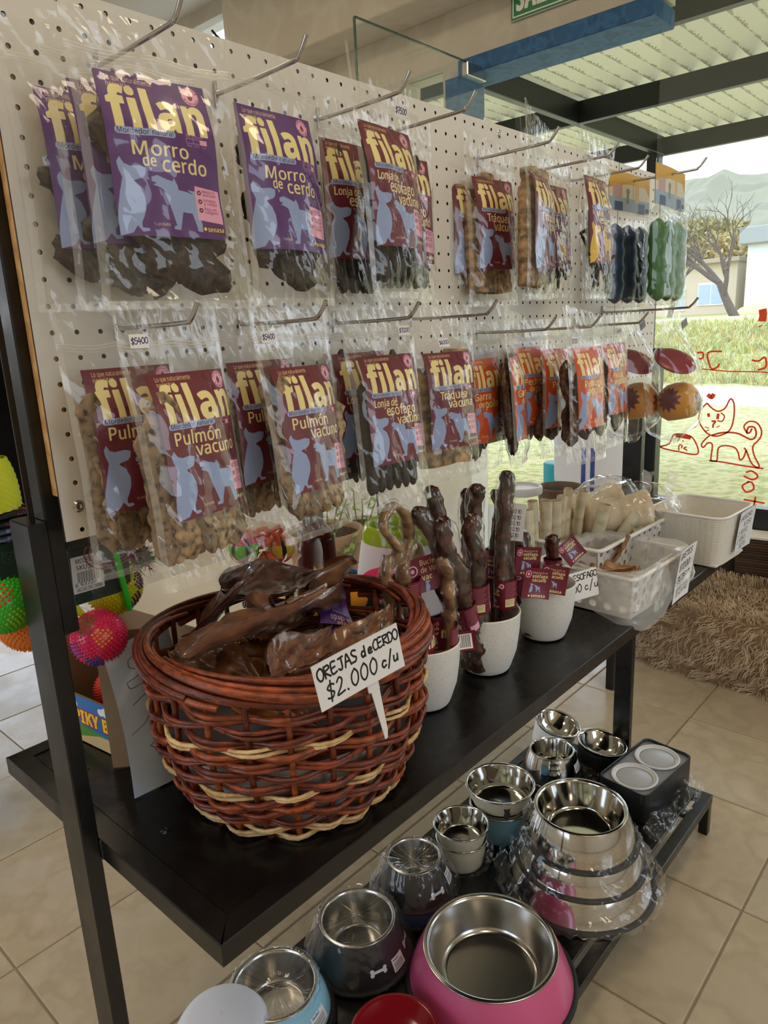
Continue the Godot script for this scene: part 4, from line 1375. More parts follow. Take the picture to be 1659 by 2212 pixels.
func toy_bag(at: Vector3, yaw: float, label: String, sd: int) -> void:
	var t := thing("toy_bag", label, "toy pack", at, Vector3(0, yaw, .12), "clear toy bags")
	var nz := FastNoiseLite.new()
	nz.seed = 70 + sd
	nz.frequency = 1.0
	nz.fractal_type = FastNoiseLite.FRACTAL_RIDGED
	var f := MB.new()
	for side in [1, -1]:
		f.grid(26, 40, func(u, v):
			var wd: float = lerpf(.09, .19, smoothstep(0, .6, v)) * (1.0 - .75 * smoothstep(.86, 1.0, v))
			var e: float = (1 - pow(absf(2 * u - 1), 3.0)) * smoothstep(.12, .5, v) * (1 - .9 * smoothstep(.84, 1, v))
			return Vector3((u - .5) * wd + .02 * v, .014 - v * .3, side * (.048 * e + .004 * maxf(0, nz.get_noise_2d(u * 4, v * 4)) + .0008)))
	obj("clear_bag", f, M.film, t)
	# treat ball with flower print
	var r := Ras.new(2.0, 1.0, 256, rgb(206, 140, 36))
	for c in [[.5, .5], [1.15, .4], [1.75, .55]]:
		for k in 12:
			var a := TAU * k / 12.0
			var o := Vector2(c[0], c[1])
			var d := Vector2(cos(a), sin(a))
			r.poly([o + d.orthogonal() * .05, o + d * .15 + d.orthogonal() * .035, o + d * .22, o + d * .15 - d.orthogonal() * .035, o - d.orthogonal() * .05], rgb(96, 24, 46))
		r.disc(Vector2(c[0], c[1]), .09, rgb(96, 24, 46))
	r.poly([Vector2(.86, .2), Vector2(.96, .5), Vector2(.9, .75), Vector2(.8, .5)], rgb(70, 130, 110))
	var b := MB.new()
	b.lathe([Vector2(.001, -.038), Vector2(.028, -.038), Vector2(.042, -.026), Vector2(.046, -.006), Vector2(.042, .014), Vector2(.032, .03), Vector2(.018, .038), Vector2(.001, .04)], 30)
	var bo := obj("toy_ball", b, print_mat(r.done(), .3), t, Vector3(.045, -.2, 0))
	bo.rotation = Vector3(.2, 2.2, -.1)
	var d := MB.new()
	d.lathe([Vector2(.001, .004), Vector2(.03, .006), Vector2(.042, .003), Vector2(.044, 0), Vector2(.04, -.003), Vector2(.001, -.002)], 30)
	var dk := obj("toy_disc", d, mat(rgb(128, 26, 50), .3), t, Vector3(.012, -.108, .004))
	dk.rotation = Vector3(.5, 0, .22)
	var s := Ras.new(1.0, .5, 96, rgb(150, 148, 146))
	hand(s, "$4500", Vector2(.1, .4), .28, rgb(30, 30, 34), .05, 0, .9)
	var ps := MB.new()
	ps.face([Vector3(.02, -.03, .012), Vector3(.052, -.024, .012), Vector3(.054, -.04, .014), Vector3(.022, -.046, .014)], [Vector2(0, 0), Vector2(1, 0), Vector2(1, 1), Vector2(0, 1)])
	obj("price_sticker", ps, print_mat(s.done()), t)

# ---------------------------------------------------------------- goods on the upper shelf
func shelf_goods() -> void:
	wicker_basket()
	pig_ears()
	price_card()
	pots()
	crates()
	ball_carton()
	jar_and_bowl()

const BC := Vector3(.205, .813, .068)   # basket centre on the shelf
const BH := .225

func basket_r(h: float) -> float:
	# radius of the basket wall at height h above the shelf
	var t := h / BH
	return .12 + .042 * sin(minf(t * 1.7, 1.0) * PI * .5)

func wicker_basket() -> void:
	var t := thing("wicker_basket", "round brown and cream wicker basket full of pig ears", "basket", BC)
	var reds := []
	for c in [rgb(118, 52, 28), rgb(140, 66, 32), rgb(94, 38, 24), rgb(128, 56, 36)]:
		var m := tri_mat(noise_tex([c * .62, c, c * 1.25], [.25, .5, .85], .02, 256, int(c.r * 99), 4), 9.0, .38)
		bump(m, grey_noise(.05, 256, 77, 3), .06)
		reds.append(m)
	var cream := tri_mat(noise_tex([rgb(168, 128, 78), rgb(214, 182, 128), rgb(226, 198, 150)], [.2, .5, .85], .02, 256, 91, 4), 9.0, .55)
	bump(cream, grey_noise(.06, 256, 78, 3), .05)
	var sq := func(a: float) -> float: return 1.0 + .03 * cos(2.0 * a - 1.1)      # the basket is slightly oval
	var n := 22
	for k in n:
		var a := TAU * k / n
		var pts := []
		for j in 8:
			var h := lerpf(.002, BH - .012, j / 7.0)
			var r: float = basket_r(h) * sq.call(a)
			pts.append(Vector3(cos(a) * r, h, sin(a) * r))
		var s := MB.new()
		s.tube(pts, .0036, 7)
		obj("stake", s, reds[k % 2 + 1], t)
	# woven rods: each runs round part of the wall, in front of one stake and behind the next
	var h := .006
	var row := 0
	while h < BH - .046:
		var pale: bool = (h < .026) or (h > .07 and h < .086) or (h > .125 and h < .139)
		var strands := 2
		for st in strands:
			var pieces := 2
			for q in pieces:
				var a0 := TAU * q / pieces + row * 1.9 + st * .8
				var a1 := a0 + TAU / pieces + .35
				var pts := []
				var rad := []
				var steps := n * 2
				var r0 := (.0028 if pale else rf(.0031, .0043))
				for i in steps + 1:
					var a := lerpf(a0, a1, i / float(steps))
					var hh := h + st * .0052 + .004 * sin(a * 2.0 + row) + .0022 * sin(a * 7.0 + row * 3.0 + st)
					var wv := cos(a * n * .5 + row * PI)
					var r: float = (basket_r(hh) + .0062 * wv + .0008 * st) * sq.call(a)
					pts.append(Vector3(cos(a) * r, hh, sin(a) * r))
					rad.append(r0 * (1.0 - .25 * i / steps))
				var m := MB.new()
				m.tube(pts, rad, 7)
				obj("cane" if pale else "willow_rod", m, cream if pale else reds[(row * 2 + q + st) % 4], t)
		h += .0108 if pale else .0122
		row += 1
	# thick border of rods turned down round the rim
	for k in 30:
		var a0 := TAU * k / 30.0
		var pts := []
		var rad := []
		for i in 27:
			var u := i / 26.0
			var a := a0 + u * 2.5
			var tw := -.6 + u * 3.0 + .25 * sin(k * 2.3)
			var off := .0125 + .003 * sin(k * 5.0)
			var r: float = (basket_r(BH - .02) + cos(tw) * off * .85) * sq.call(a)
			pts.append(Vector3(cos(a) * r, BH - .02 + sin(tw) * off * 1.2 + .004 * sin(a * 2 + 1), sin(a) * r))
			rad.append(.0047 * (1.0 - .45 * u))
		var m := MB.new()
		m.tube(pts, rad, 7)
		obj("border_rod", m, reds[k % 4], t)
	var bt := MB.new()
	bt.lathe([Vector2(.001, .004), Vector2(.11, .004), Vector2(.118, .003), Vector2(.116, 0)], 30)
	obj("base", bt, reds[0], t)
	var ln := MB.new()
	var nz := FastNoiseLite.new()
	nz.seed = 8
	nz.frequency = 1.0
	ln.grid(60, 10, func(u, v):
		var a: float = u * TAU
		var hh: float = lerpf(.008, .11, v)
		var r: float = (basket_r(hh) - .0125 - .003 * nz.get_noise_2d(a * 5, v * 4)) * sq.call(a)
		return Vector3(cos(a) * r, hh, sin(a) * r), true)
	obj("liner", ln, mat(rgb(176, 176, 180), .4), t)

# a pig ear: a leaf of hide, cupped, pointed at one end
func ear_mesh(ln: float, wd: float, cup: float, tip: float, sd: int, off: float) -> MB:
	var nz := FastNoiseLite.new()
	nz.seed = sd
	nz.frequency = .9
	var m := MB.new()
	for side in [0, 1]:
		var th := (.0016 + off) * (1 if side == 0 else -1)
		m.grid(22, 26, func(u, v):
			var s: float = 2.0 * u - 1.0
			var w: float = wd * .5 * pow(sin(PI * clampf(.06 + v * .93, 0, 1)), .62) * (1.0 - .62 * smoothstep(.45, 1.0, v))
			var ang: float = s * cup * (1.0 - .45 * v)
			var rr: float = w / maxf(cup, .2)
			var e: float = 1.0 - .75 * pow(absf(s), 6.0)
			var x: float = sin(ang) * (rr + th * e)
			var y: float = (1.0 - cos(ang)) * (rr) - cos(ang) * th * e + tip * v * v + .007 * nz.get_noise_2d(s * 1.6, v * 2.5) + .0022 * nz.get_noise_2d(s * 7, v * 9)
			return Vector3(x, y, (v - .5) * ln), false, side == 1)
	return m

func pig_ears() -> void:
	var tex := noise_tex([rgb(66, 36, 22), rgb(118, 70, 42), rgb(142, 92, 56), rgb(164, 116, 70)], [.15, .42, .65, .9], .012, 512, 33, 5)
	var skins := []
	for k in 3:
		var m := tri_mat(tex, 5.0, .3)
		m.albedo_color = [Color(1, 1, 1), Color(.8, .72, .68), Color(1.0, 1.0, .86)][k]
		m.uv1_offset = Vector3(k * .3, k * .7, 0)
		m.clearcoat_enabled = true
		m.clearcoat = .6
		m.clearcoat_roughness = .1
		m.subsurf_scatter_enabled = true
		m.subsurf_scatter_strength = .12
		bump(m, grey_noise(.04, 256, 36, 4), .05)
		skins.append(m)
	var r := Ras.new(1.0, .66, 220, rgb(84, 38, 122))
	for k in 9:
		r.rect(.34, .08 + k * .045, .26 - (k % 3) * .03, .014, rgb(170, 140, 196))
		r.rect(.68, .08 + k * .045, .26 - (k % 4) * .03, .014, rgb(170, 140, 196))
	write(r, "oreja", Vector2(.06, .62), .16, rgb(240, 226, 170), .3, false, 0, -PI / 2)
	write(r, "de cerdo", Vector2(.18, .62), .16, rgb(240, 226, 170), .42, false, 0, -PI / 2)
	write(r, "senasa", Vector2(.31, .6), .12, rgb(150, 170, 216), .34, true, 0, -PI / 2)
	var lm := print_mat(r.done(), .4)
	# [label, centre offset from basket, euler (deg), length, width, cup, tip, skin, printed]
	var E := [
		["pig ear standing up at the back left, with a purple label on it", Vector3(-.03, 0.233, -.085), Vector3(-52, 32, 8), .15, .13, .7, -.01, 1, 1],
		["large pig ear lying across the left front with a curled tip", Vector3(-.052, 0.230, .018), Vector3(-6, 74, -16), .185, .115, 1.3, .022, 0, 0],
		["long pig ear arching over the far rim, with a small barcode", Vector3(.062, 0.230, -.092), Vector3(12, 96, 26), .19, .105, .9, .012, 1, 2],
		["blunt folded pig ear end in the middle of the pile, by the purple label", Vector3(-.005, 0.218, -.035), Vector3(30, 160, 20), .12, .1, 1.7, .01, 0, 0],
		["cup shaped pig ear opening toward the front, centre right", Vector3(.062, 0.210, -.01), Vector3(-18, -64, 10), .15, .11, 2.0, .012, 1, 0],
		["rolled pig ear with a dark hole facing up, at the right", Vector3(.098, 0.223, -.028), Vector3(46, 205, -12), .125, .085, 2.6, 0.0, 2, 0],
		["yellowish pig ear low at the front behind the rim", Vector3(-.022, 0.180, .098), Vector3(6, 62, -24), .15, .1, 1.1, .018, 2, 0],
		["pig ear under the large left one, only its edge showing", Vector3(-.018, 0.190, .05), Vector3(10, 115, 14), .15, .1, 1.2, .02, 0, 0],
		["flat pig ear behind the white price card", Vector3(.09, 0.186, .06), Vector3(-8, 100, -12), .14, .1, .8, .01, 2, 0],
		["dark pig ear deep in the middle of the basket", Vector3(.03, 0.138, .06), Vector3(0, 40, 8), .16, .12, 1.0, .01, 1, 0],
		["pig ear lying deep at the left side of the basket", Vector3(-.07, 0.153, .045), Vector3(14, 10, 24), .15, .11, 1.2, .01, 0, 0],
		["pig ear lying deep below the rolled one at the right", Vector3(.085, 0.138, -.01), Vector3(8, 150, -20), .16, .11, 1.0, .01, 1, 0],
		["pig ear lying flat at the back right, under the arching one", Vector3(.06, 0.183, -.075), Vector3(4, 110, 10), .17, .12, .9, .01, 0, 0],
		["pig ear filling the middle, below the large left one", Vector3(-.01, 0.158, .0), Vector3(6, 70, 4), .18, .13, .8, .01, 2, 0],
		["pig ear at the front right, just under the price card", Vector3(.05, 0.153, .09), Vector3(10, 75, -8), .16, .11, 1.0, .01, 0, 0],
		["pig ear at the far left, against the basket wall", Vector3(-.09, 0.183, -.01), Vector3(20, 20, 30), .14, .1, 1.3, .015, 0, 0],
	]
	var k := 0
	for e in E:
		var t := thing("pig_ear", e[0], "dog chew", BC + e[1], e[2] * PI / 180.0, "pig ears in the basket")
		obj("ear", ear_mesh(e[3], e[4], e[5], e[6], 300 + k, 0.0), skins[e[7]], t)
		if k < 9:
			var f := ear_mesh(e[3] * 1.04, e[4] * 1.04, e[5], e[6], 300 + k, .0022)
			obj("wrap", f, M.film_thin, t)
		if e[8] == 1:
			var lb := MB.new()
			lb.grid(6, 4, func(u, v): return Vector3((u - .5) * .066 + .004, -.0075 - .010 * absf(u - .55), (v - .5) * .044 + .012))
			lb.grid(6, 4, func(u, v): return Vector3((u - .5) * .066 + .004, -.0069 - .010 * absf(u - .55), (v - .5) * .044 + .012), false, true)
			var lo := obj("label", lb, lm, t)
			lo.rotation.y = PI * .5
			lo.position = Vector3(.0, .013, 0)
		elif e[8] == 2:
			var rb := Ras.new(1.0, .4, 128, Color.WHITE)
			for q in 30: rb.rect(.08 + q * .028, .06, .006 + .012 * (q * 7 % 3) / 2.0, .26, Color.BLACK)
			var bb := MB.new()
			bb.grid(4, 2, func(u, v): return Vector3(.034 + v * .006, .010 - v * .012, (u - .5) * .042))
			obj("barcode", bb, print_mat(rb.done()), t)
		k += 1
	# purple wrappers lying among the ears
	for w in [[Vector3(.06, .172, .035), Vector3(.1, .5, .25), "purple printed wrapper lying below the cup shaped ear"], [Vector3(.115, .2, -.035), Vector3(.4, 1.1, .5), "purple printed wrapper edge behind the rolled ear"]]:
		var t2 := thing("ear_wrapper", w[2], "wrapper", BC + w[0], w[1])
		var wm := MB.new()
		wm.grid(8, 5, func(u, v): return Vector3((u - .5) * .09, .006 * sin(u * 5 + v * 2), (v - .5) * .05))
		obj("printed_sheet", wm, lm, t2)

func card_mesh(w: float, h: float, th: float, bend := 0.0) -> MB:
	var m := MB.new()
	for side in [0, 1]:
		m.grid(8, 6, func(u, v): return Vector3((u - .5) * w, (.5 - v) * h, (th if side == 0 else 0.0) + bend * (u - .5) * (u - .5) + bend * .6 * (v - .5) * (v - .5)), false, side == 1)
	return m

func price_card() -> void:
	var t := thing("price_card", "white handwritten price card OREJAS de CERDO on a white pick, stuck in the basket", "price card", Vector3(.15, 1.047, .248), Vector3(-.02, -.22, .16))
	var r := Ras.new(1.36, .54 * 1.36 / 1.36, 512, rgb(238, 238, 240))
	var ink := rgb(18, 18, 22)
	hand(r, "OREJAS", Vector2(.05, .205), .14, ink, .025, -.015, .76)
	hand(r, "de", Vector2(.735, .19), .13, ink, .027, -.015)
	hand(r, "CERDO", Vector2(.93, .185), .12, ink, .022, -.015, .68)
	hand(r, "$2.000", Vector2(.12, .46), .19, ink, .024, -.02, .8, .12)
	hand(r, "c/u", Vector2(1.0, .43), .14, ink, .026, -.02, .7, .15)
	obj("card", card_mesh(.106, .052, .0009, .002), print_mat(r.done(), .6), t)
	var b := MB.new()
	b.box(Vector3(.012, -.03, -.002), Vector3(.014, .014, .002), .0005)
	b.prism(PackedVector2Array([Vector2(.008, -.034), Vector2(.0185, -.034), Vector2(.0175, -.088), Vector2(.0155, -.097), Vector2(.0125, -.098)]), -.003, -.0014)
	obj("pick", b, M.white_plastic, t)

# ---------------------------------------------------------------- speckled pots and their sticks
func speckled() -> StandardMaterial3D:
	var img := Image.create(512, 512, false, Image.FORMAT_RGB8)
	img.fill(rgb(228, 228, 224))
	var r2 := RandomNumberGenerator.new()
	r2.seed = 44
	for k in 620:
		var s := 2 if r2.randf() < .8 else 4
		var c := rgb(150, 146, 140).lerp(rgb(60, 56, 54), r2.randf())
		img.fill_rect(Rect2i(r2.randi_range(0, 509), r2.randi_range(0, 509), s, s), c)
	var m := mat(Color.WHITE, .45)
	m.albedo_texture = ImageTexture.create_from_image(img)
	m.uv1_triplanar = true
	m.uv1_scale = Vector3.ONE * 9.0
	return m

func stick_mesh(ln: float, r0: float, twist: float, sd: int) -> MB:
	# a braided, dried stick standing on its lower end
	var nz := FastNoiseLite.new()
	nz.seed = sd
	nz.frequency = 1.0
	var m := MB.new()
	m.grid(16, 52, func(u, v):
		var a: float = u * TAU
		var y: float = v * ln
		var ph: float = a + twist * y * 42.0
		var k: float = 1.0 + .1 * cos(2.0 * ph) + .1 * cos(7.0 * ph + 1.0) + .14 * nz.get_noise_2d(cos(a) * 1.2 + sd, y * 13) + .05 * nz.get_noise_2d(cos(a) * 9, y * 20)
		var e: float = minf(1.0, (1.0 - v) * 26.0 + .55)
		var bend := Vector3(nz.get_noise_1d(y * 9.0 + sd) * .013, 0, nz.get_noise_1d(y * 9.0 + 70 + sd) * .013)
		return Vector3(cos(a) * r0 * k * e, y, sin(a) * r0 * k * e) + bend, true, true)
	m.grid(16, 3, func(u, v):
		var a: float = u * TAU
		var q := Vector3(nz.get_noise_1d(ln * 9.0 + sd) * .013, 0, nz.get_noise_1d(ln * 9.0 + 70 + sd) * .013)
		var k: float = 1.0 + .2 * cos(2.0 * (a + twist * ln * 60.0))
		return q + Vector3(cos(a) * r0 * .55 * k * (1 - v), ln - .004 * v, sin(a) * r0 * .55 * k * (1 - v)), true, true)
	return m

func sleeve_tex(title: Array) -> StandardMaterial3D:
	var r := Ras.new(2.0, .8, 400, rgb(106, 20, 46))
	for q in [[.02, .06], [1.55, .06]]:
		for k in 11: r.rect(q[0] + .03, q[1] + k * .05, .38 - (k % 3) * .05, .016, rgb(176, 110, 128))
	r.rect(1.58, .5, .3, .22, rgb(236, 224, 168))
	for k in 3: r.rect(1.6, .54 + k * .05, .25, .012, rgb(110, 70, 60))
	r.rect(.1, .56, .3, .2, rgb(238, 178, 202))
	write(r, "filan", Vector2(.5, .5), .34, rgb(240, 226, 158), .5, true, .012)
	for k in title.size(): write(r, title[k], Vector2(1.06, .2 + k * .11), .11, rgb(240, 226, 158), .36, k > 0)
	r.poly(pairs(DOG1, .3, Vector2(1.1, .26)), rgb(150, 170, 216))
	r.poly(pairs(DOG2, .3, Vector2(1.1, .26)), rgb(150, 170, 216))
	r.disc(Vector2(1.48, .14), .07, rgb(238, 178, 202))
	r.disc(Vector2(1.48, .14), .03, rgb(110, 26, 50))
	write(r, "senasa", Vector2(1.1, .75), .09, rgb(240, 226, 158), .3, true)
	return print_mat(r.done(), .3)

func front_tag_tex() -> StandardMaterial3D:
	var r := Ras.new(1.0, 1.0, 256, rgb(106, 20, 46))
	var cream := rgb(240, 226, 158)
	write(r, "Mega bucle de", Vector2(.34, .18), .1, cream, .52)
	write(r, "esófago", Vector2(.34, .32), .16, cream, .54, true)
	write(r, "vacuno", Vector2(.34, .45), .16, cream, .5, true)
	r.disc(Vector2(.18, .2), .12, rgb(238, 178, 202))
	r.disc(Vector2(.18, .2), .09, rgb(106, 20, 46))
	r.disc(Vector2(.18, .2), .05, rgb(238, 178, 202))
	r.poly(pairs(DOG1, .52, Vector2(.28, .12)), rgb(150, 170, 216))
	r.poly(pairs(DOG2, .52, Vector2(.28, .12)), rgb(150, 170, 216))
	write(r, "senasa", Vector2(.36, .95), .14, cream, .5, true)
	r.disc(Vector2(.28, .91), .035, cream)
	return print_mat(r.done(), .3)

func sleeve(parent: Node, y: float, r0: float, h: float, m: Material, turn: float, arc := 1.0) -> void:
	var s := MB.new()
	for side in [0, 1]:
		s.grid(24, 4, func(u, v):
			var a: float = turn - u * TAU * arc
			var rr: float = r0 + .0006 * side + .0008 * sin(u * 20)
			return Vector3(cos(a) * rr, y + (1.0 - v) * h, sin(a) * rr), false, side == 0)
	obj("sleeve", s, m, parent)

func pot_mesh(rt: float, rb: float, h: float) -> MB:
	var m := MB.new()
	m.lathe([Vector2(.001, .003), Vector2(rb * .8, .003), Vector2(rb * .86, 0), Vector2(rb * .95, .001), Vector2(rb, .004), Vector2(rb * 1.08, .012), Vector2(lerpf(rb, rt, .62), h * .35), Vector2(lerpf(rb, rt, .86), h * .65), Vector2(rt, h - .002), Vector2(rt - .0004, h), Vector2(rt - .0022, h), Vector2(rt - .0026, h - .003), Vector2(lerpf(rb, rt, .8) - .003, h * .6), Vector2(rb - .002, .012), Vector2(.001, .01)], 48)
	return m

func pots() -> void:
	var sp := speckled()
	var P := [[Vector3(.462, YS, .075), "speckled white pot of curly chews, half hidden by the basket"], [Vector3(.617, YS, .086), "speckled white pot of tall dark sticks in the middle"], [Vector3(.792, YS, .096), "speckled white pot of thick dark chews next to the crate"]]
	for p in P:
		var t := thing("speckled_pot", p[1], "pot", p[0], Vector3.ZERO, "speckled white pots")
		obj("pot", pot_mesh(.058, .04, .104), sp, t)
	var dk := tri_mat(noise_tex([rgb(26, 12, 10), rgb(62, 28, 21), rgb(98, 50, 36), rgb(134, 90, 66)], [.2, .5, .75, .95], .02, 256, 17, 5), 9.0, .3)
	dk.clearcoat_enabled = true
	dk.clearcoat = .7
	dk.clearcoat_roughness = .12
	bump(dk, grey_noise(.03, 256, 18, 4), .08)
	var lt := tri_mat(noise_tex([rgb(92, 62, 36), rgb(150, 112, 70), rgb(186, 150, 102)], [.2, .5, .85], .018, 256, 19, 5), 9.0, .35)
	lt.clearcoat_enabled = true
	lt.clearcoat = .5
	lt.clearcoat_roughness = .12
	var mega := sleeve_tex(["Mega bucle de", "esófago", "vacuno"])
	var bucle := sleeve_tex(["Bucle", "de Vir", "vac"])
	# tall sticks: foot in pot, head at the measured place
	var S := [[.65, 1.149, .105, .0125, "tallest dark stick, with a pale stringy head"], [.59, 1.137, .085, .012, "dark twisted stick with a pale hollow head left of the tallest"], [.512, 1.143, .055, .0125, "dark stick at the back left of the bundle"], [.462, 1.122, .075, .0125, "leftmost dark stick leaning toward the basket"], [.546, 1.1, .112, .0125, "dark stick with a round hollow cut end in front"], [.68, 1.108, .07, .011, "dark stick at the right edge of the bundle"], [.485, 1.104, .105, .0135, "short thick dark stick at the left front of the bundle"], [.62, 1.12, .05, .012, "dark stick behind the tallest one"]]
	var k := 0
	for s in S:
		var head := Vector3(s[0], s[1], s[2])
		var foot := Vector3(.617, YS + .014, .086) + Vector3(head.x - .617, 0, head.z - .086).limit_length(.034)
		var d := head - foot
		var b := Basis(Quaternion(Vector3.UP, d.normalized()))
		var t := thing("chew_stick", s[4], "dog chew", foot, b.get_euler(), "dark sticks in the middle pot")
		obj("stick", stick_mesh(d.length(), s[3], [1.0, 1.4, .5, .7, .9, .6, .8, 1.1][k], 500 + k), dk, t)
		var wr := MB.new()
		var nz := FastNoiseLite.new()
		nz.seed = 900 + k
		nz.frequency = 1.0
		wr.grid(18, 30, func(u, v):
			var a: float = u * TAU
			var rr: float = s[3] * (1.3 + .16 * nz.get_noise_2d(cos(a) * 2, v * 9))
			var y: float = v * d.length() * .985 + .004
			var n2: float = rr * (1.0 - .5 * smoothstep(.95, 1.0, v))
			return Vector3(cos(a) * n2, y, sin(a) * n2), true, true)
		obj("wrap", wr, M.film_thin, t)
		if k in [0, 4, 6, 5]: sleeve(t, .09 + .02 * (k % 3), s[3] * 1.5, .05, mega, [1.2, 1.9, 2.6, .4, 1.5, .6, 2.6, 0][k])
		k += 1
	# front tags in the middle pot and right pot
	var ft := front_tag_tex()
	for q in [[Vector3(.69, .952, .138), Vector3(-.1, -.55, -.2), .052, "maroon printed tag hanging at the front between the two right pots"], [Vector3(.742, .944, .142), Vector3(-.1, -.7, -.22), .05, "second maroon printed tag, right of the first"], [Vector3(.725, .975, .1), Vector3(-.1, -.5, -.15), .05, "maroon printed tag half hidden behind the other two"], [Vector3(.885, .952, .1), Vector3(-.3, -.6, .6), .045, "tilted maroon printed tag behind the white price card"]]:
		var t := thing("printed_tag", q[3], "tag", q[0], q[1], "maroon chew tags")
		obj("card", card_mesh(q[2], q[2], .0006, .012), ft, t)
	# right pot: thick chews
	var F := [[Vector3(.77, YS + .012, .085), Vector3(.735, 1.02, .07), .02, "thick black chew leaning left with a pale cut end"], [Vector3(.81, YS + .012, .1), Vector3(.82, 1.0, .1), .012, "short straight dark stick standing in the right pot"], [Vector3(.79, YS + .012, .075), Vector3(.765, .985, .035), .016, "black chew at the back of the right pot"], [Vector3(.8, YS + .012, .11), Vector3(.79, .955, .125), .014, "wrapped dark chew at the front of the right pot"]]
	k = 0
	for f in F:
		var d: Vector3 = f[1] - f[0]
		var t := thing("chew_stick", f[3], "dog chew", f[0], Basis(Quaternion(Vector3.UP, d.normalized())).get_euler(), "thick chews in the right pot")
		obj("stick", stick_mesh(d.length(), f[2], .7, 560 + k), dk, t)
		if k < 2: sleeve(t, .085, f[2] * 1.35, .045, mega, 1.2 + k)
		k += 1
	# left pot: curly pale chews
	var C := [[Vector3(.44, YS + .03, .06), 1.1, .024, "tall curly pale chew at the back of the left pot", [[0, 0, 0], [.0, .08, -.01], [-.03, .13, 0], [-.045, .19, .0], [-.02, .225, .01], [-.045, .265, .005], [-.02, .29, 0], [.012, .268, .0], [.02, .225, -.005], [-.012, .19, .01], [.012, .15, .0]]], [Vector3(.475, YS + .03, .1), 1.0, .02, "curly pale chew with a twisted top at the right front of the left pot", [[0, 0, 0], [.012, .06, .01], [.025, .11, .0], [.01, .14, .012], [.022, .165, 0], [.008, .185, .01], [.0, .205, .0]]], [Vector3(.43, YS + .03, .09), 1.0, .02, "thick curly pale chew leaning out over the basket rim", [[0, 0, 0], [-.03, .08, 0], [-.045, .12, .01], [-.05, .16, .0], [-.06, .2, 0], [-.055, .235, 0]]], [Vector3(.46, YS + .03, .05), 1.0, .02, "curly pale chew at the far right of the left pot", [[0, 0, 0], [.02, .08, -.02], [.035, .14, -.03], [.05, .18, -.02], [.065, .2, -.03]]]]
	k = 0
	for c in C:
		var t := thing("curly_chew", c[3], "dog chew", c[0], Vector3.ZERO, "curly chews in the left pot")
		var pts := []
		for q in c[4]: pts.append(Vector3(q[0], q[1], q[2]))
		pts = smooth(pts, 8)
		var rad := []
		for i in pts.size(): rad.append((.009 + .0016 * sin(i * .45 + k) + .0006 * sin(i * 1.3)) * (1.0 if i < pts.size() - 3 else .7))
		var m := MB.new()
		m.tube(pts, rad, 12, true, .7)
		obj("chew", m, lt, t)
		var w := MB.new()
		var rw := []
		for i in rad.size(): rw.append(rad[i] * 1.35 + .0015 * sin(i * 1.7))
		w.tube(pts, rw, 12, false, .85)
		obj("wrap", w, M.film_thin, t)
		if k < 3: sleeve(t, [.12, .045, .06, .06][k], .026, .056, bucle, [2.2, 1.9, 3.0, 0][k], .8)
		k += 1
	for q in [[Vector3(.468, 1.02, .075), Vector3(-.05, -.45, .12), .07, "maroon printed card reading Bucle, between the curly chews"], [Vector3(.505, .91, .12), Vector3(-.1, -.8, .1), .04, "maroon tag with a white barcode at the front of the left pot"]]:
		var t := thing("printed_tag", q[3], "tag", q[0], q[1], "maroon chew tags")
		var r := Ras.new(1.0, .8, 200, rgb(106, 20, 46))
		if q[2] > .05:
			for l in 3: write(r, ["Bucle", "de Vir", "vac"][l], Vector2(.46, .2 + l * .17), .17, rgb(240, 226, 158), [.34, .36, .24][l], l == 2)
			r.disc(Vector2(.26, .28), .13, rgb(238, 178, 202)); r.disc(Vector2(.26, .28), .1, rgb(106, 20, 46)); r.disc(Vector2(.26, .28), .05, rgb(238, 178, 202))
			r.poly(pairs(DOG1, .45, Vector2(.5, .22)), rgb(150, 170, 216))
		else:
			r.rect(.14, .12, .7, .6, Color.WHITE)
			for l in 24: r.rect(.2 + l * .024, .16, .006 + .01 * (l * 5 % 3) / 2.0, .5, Color.BLACK)
		obj("card", card_mesh(q[2], q[2] * .8, .0006, .012), print_mat(r.done(), .35), t)
	# price cards of the pots
	var pc := thing("price_card", "white handwritten price card TRENZA ESOFAGO before the right pot", "price card", Vector3(.862, .888, .118), Vector3(-.12, -.42, .06))
	var r3 := Ras.new(1.5, .72, 300, rgb(238, 238, 240))
	hand(r3, "TRENZA ESOFAGO", Vector2(.12, .25), .15, rgb(20, 20, 24), .026, -.03, .68)
	hand(r3, "$4.500 c/u", Vector2(.2, .56), .2, rgb(20, 20, 24), .026, -.05, .74, .12)
	obj("card", card_mesh(.115, .055, .0008, .004), print_mat(r3.done(), .6), pc)
	var pc2 := thing("price_card", "white price card seen edge on beside the tallest stick", "price card", Vector3(.7, 1.05, .09), Vector3(0, -1.0, -.12))
	var r4 := Ras.new(.6, 1.0, 120, rgb(236, 236, 238))
	for q in 5: hand(r4, "$0210", Vector2(.1, .26 + q * .16), .1, rgb(40, 40, 60), .014)
	obj("card", card_mesh(.035, .066, .0008), print_mat(r4.done(), .6), pc2)

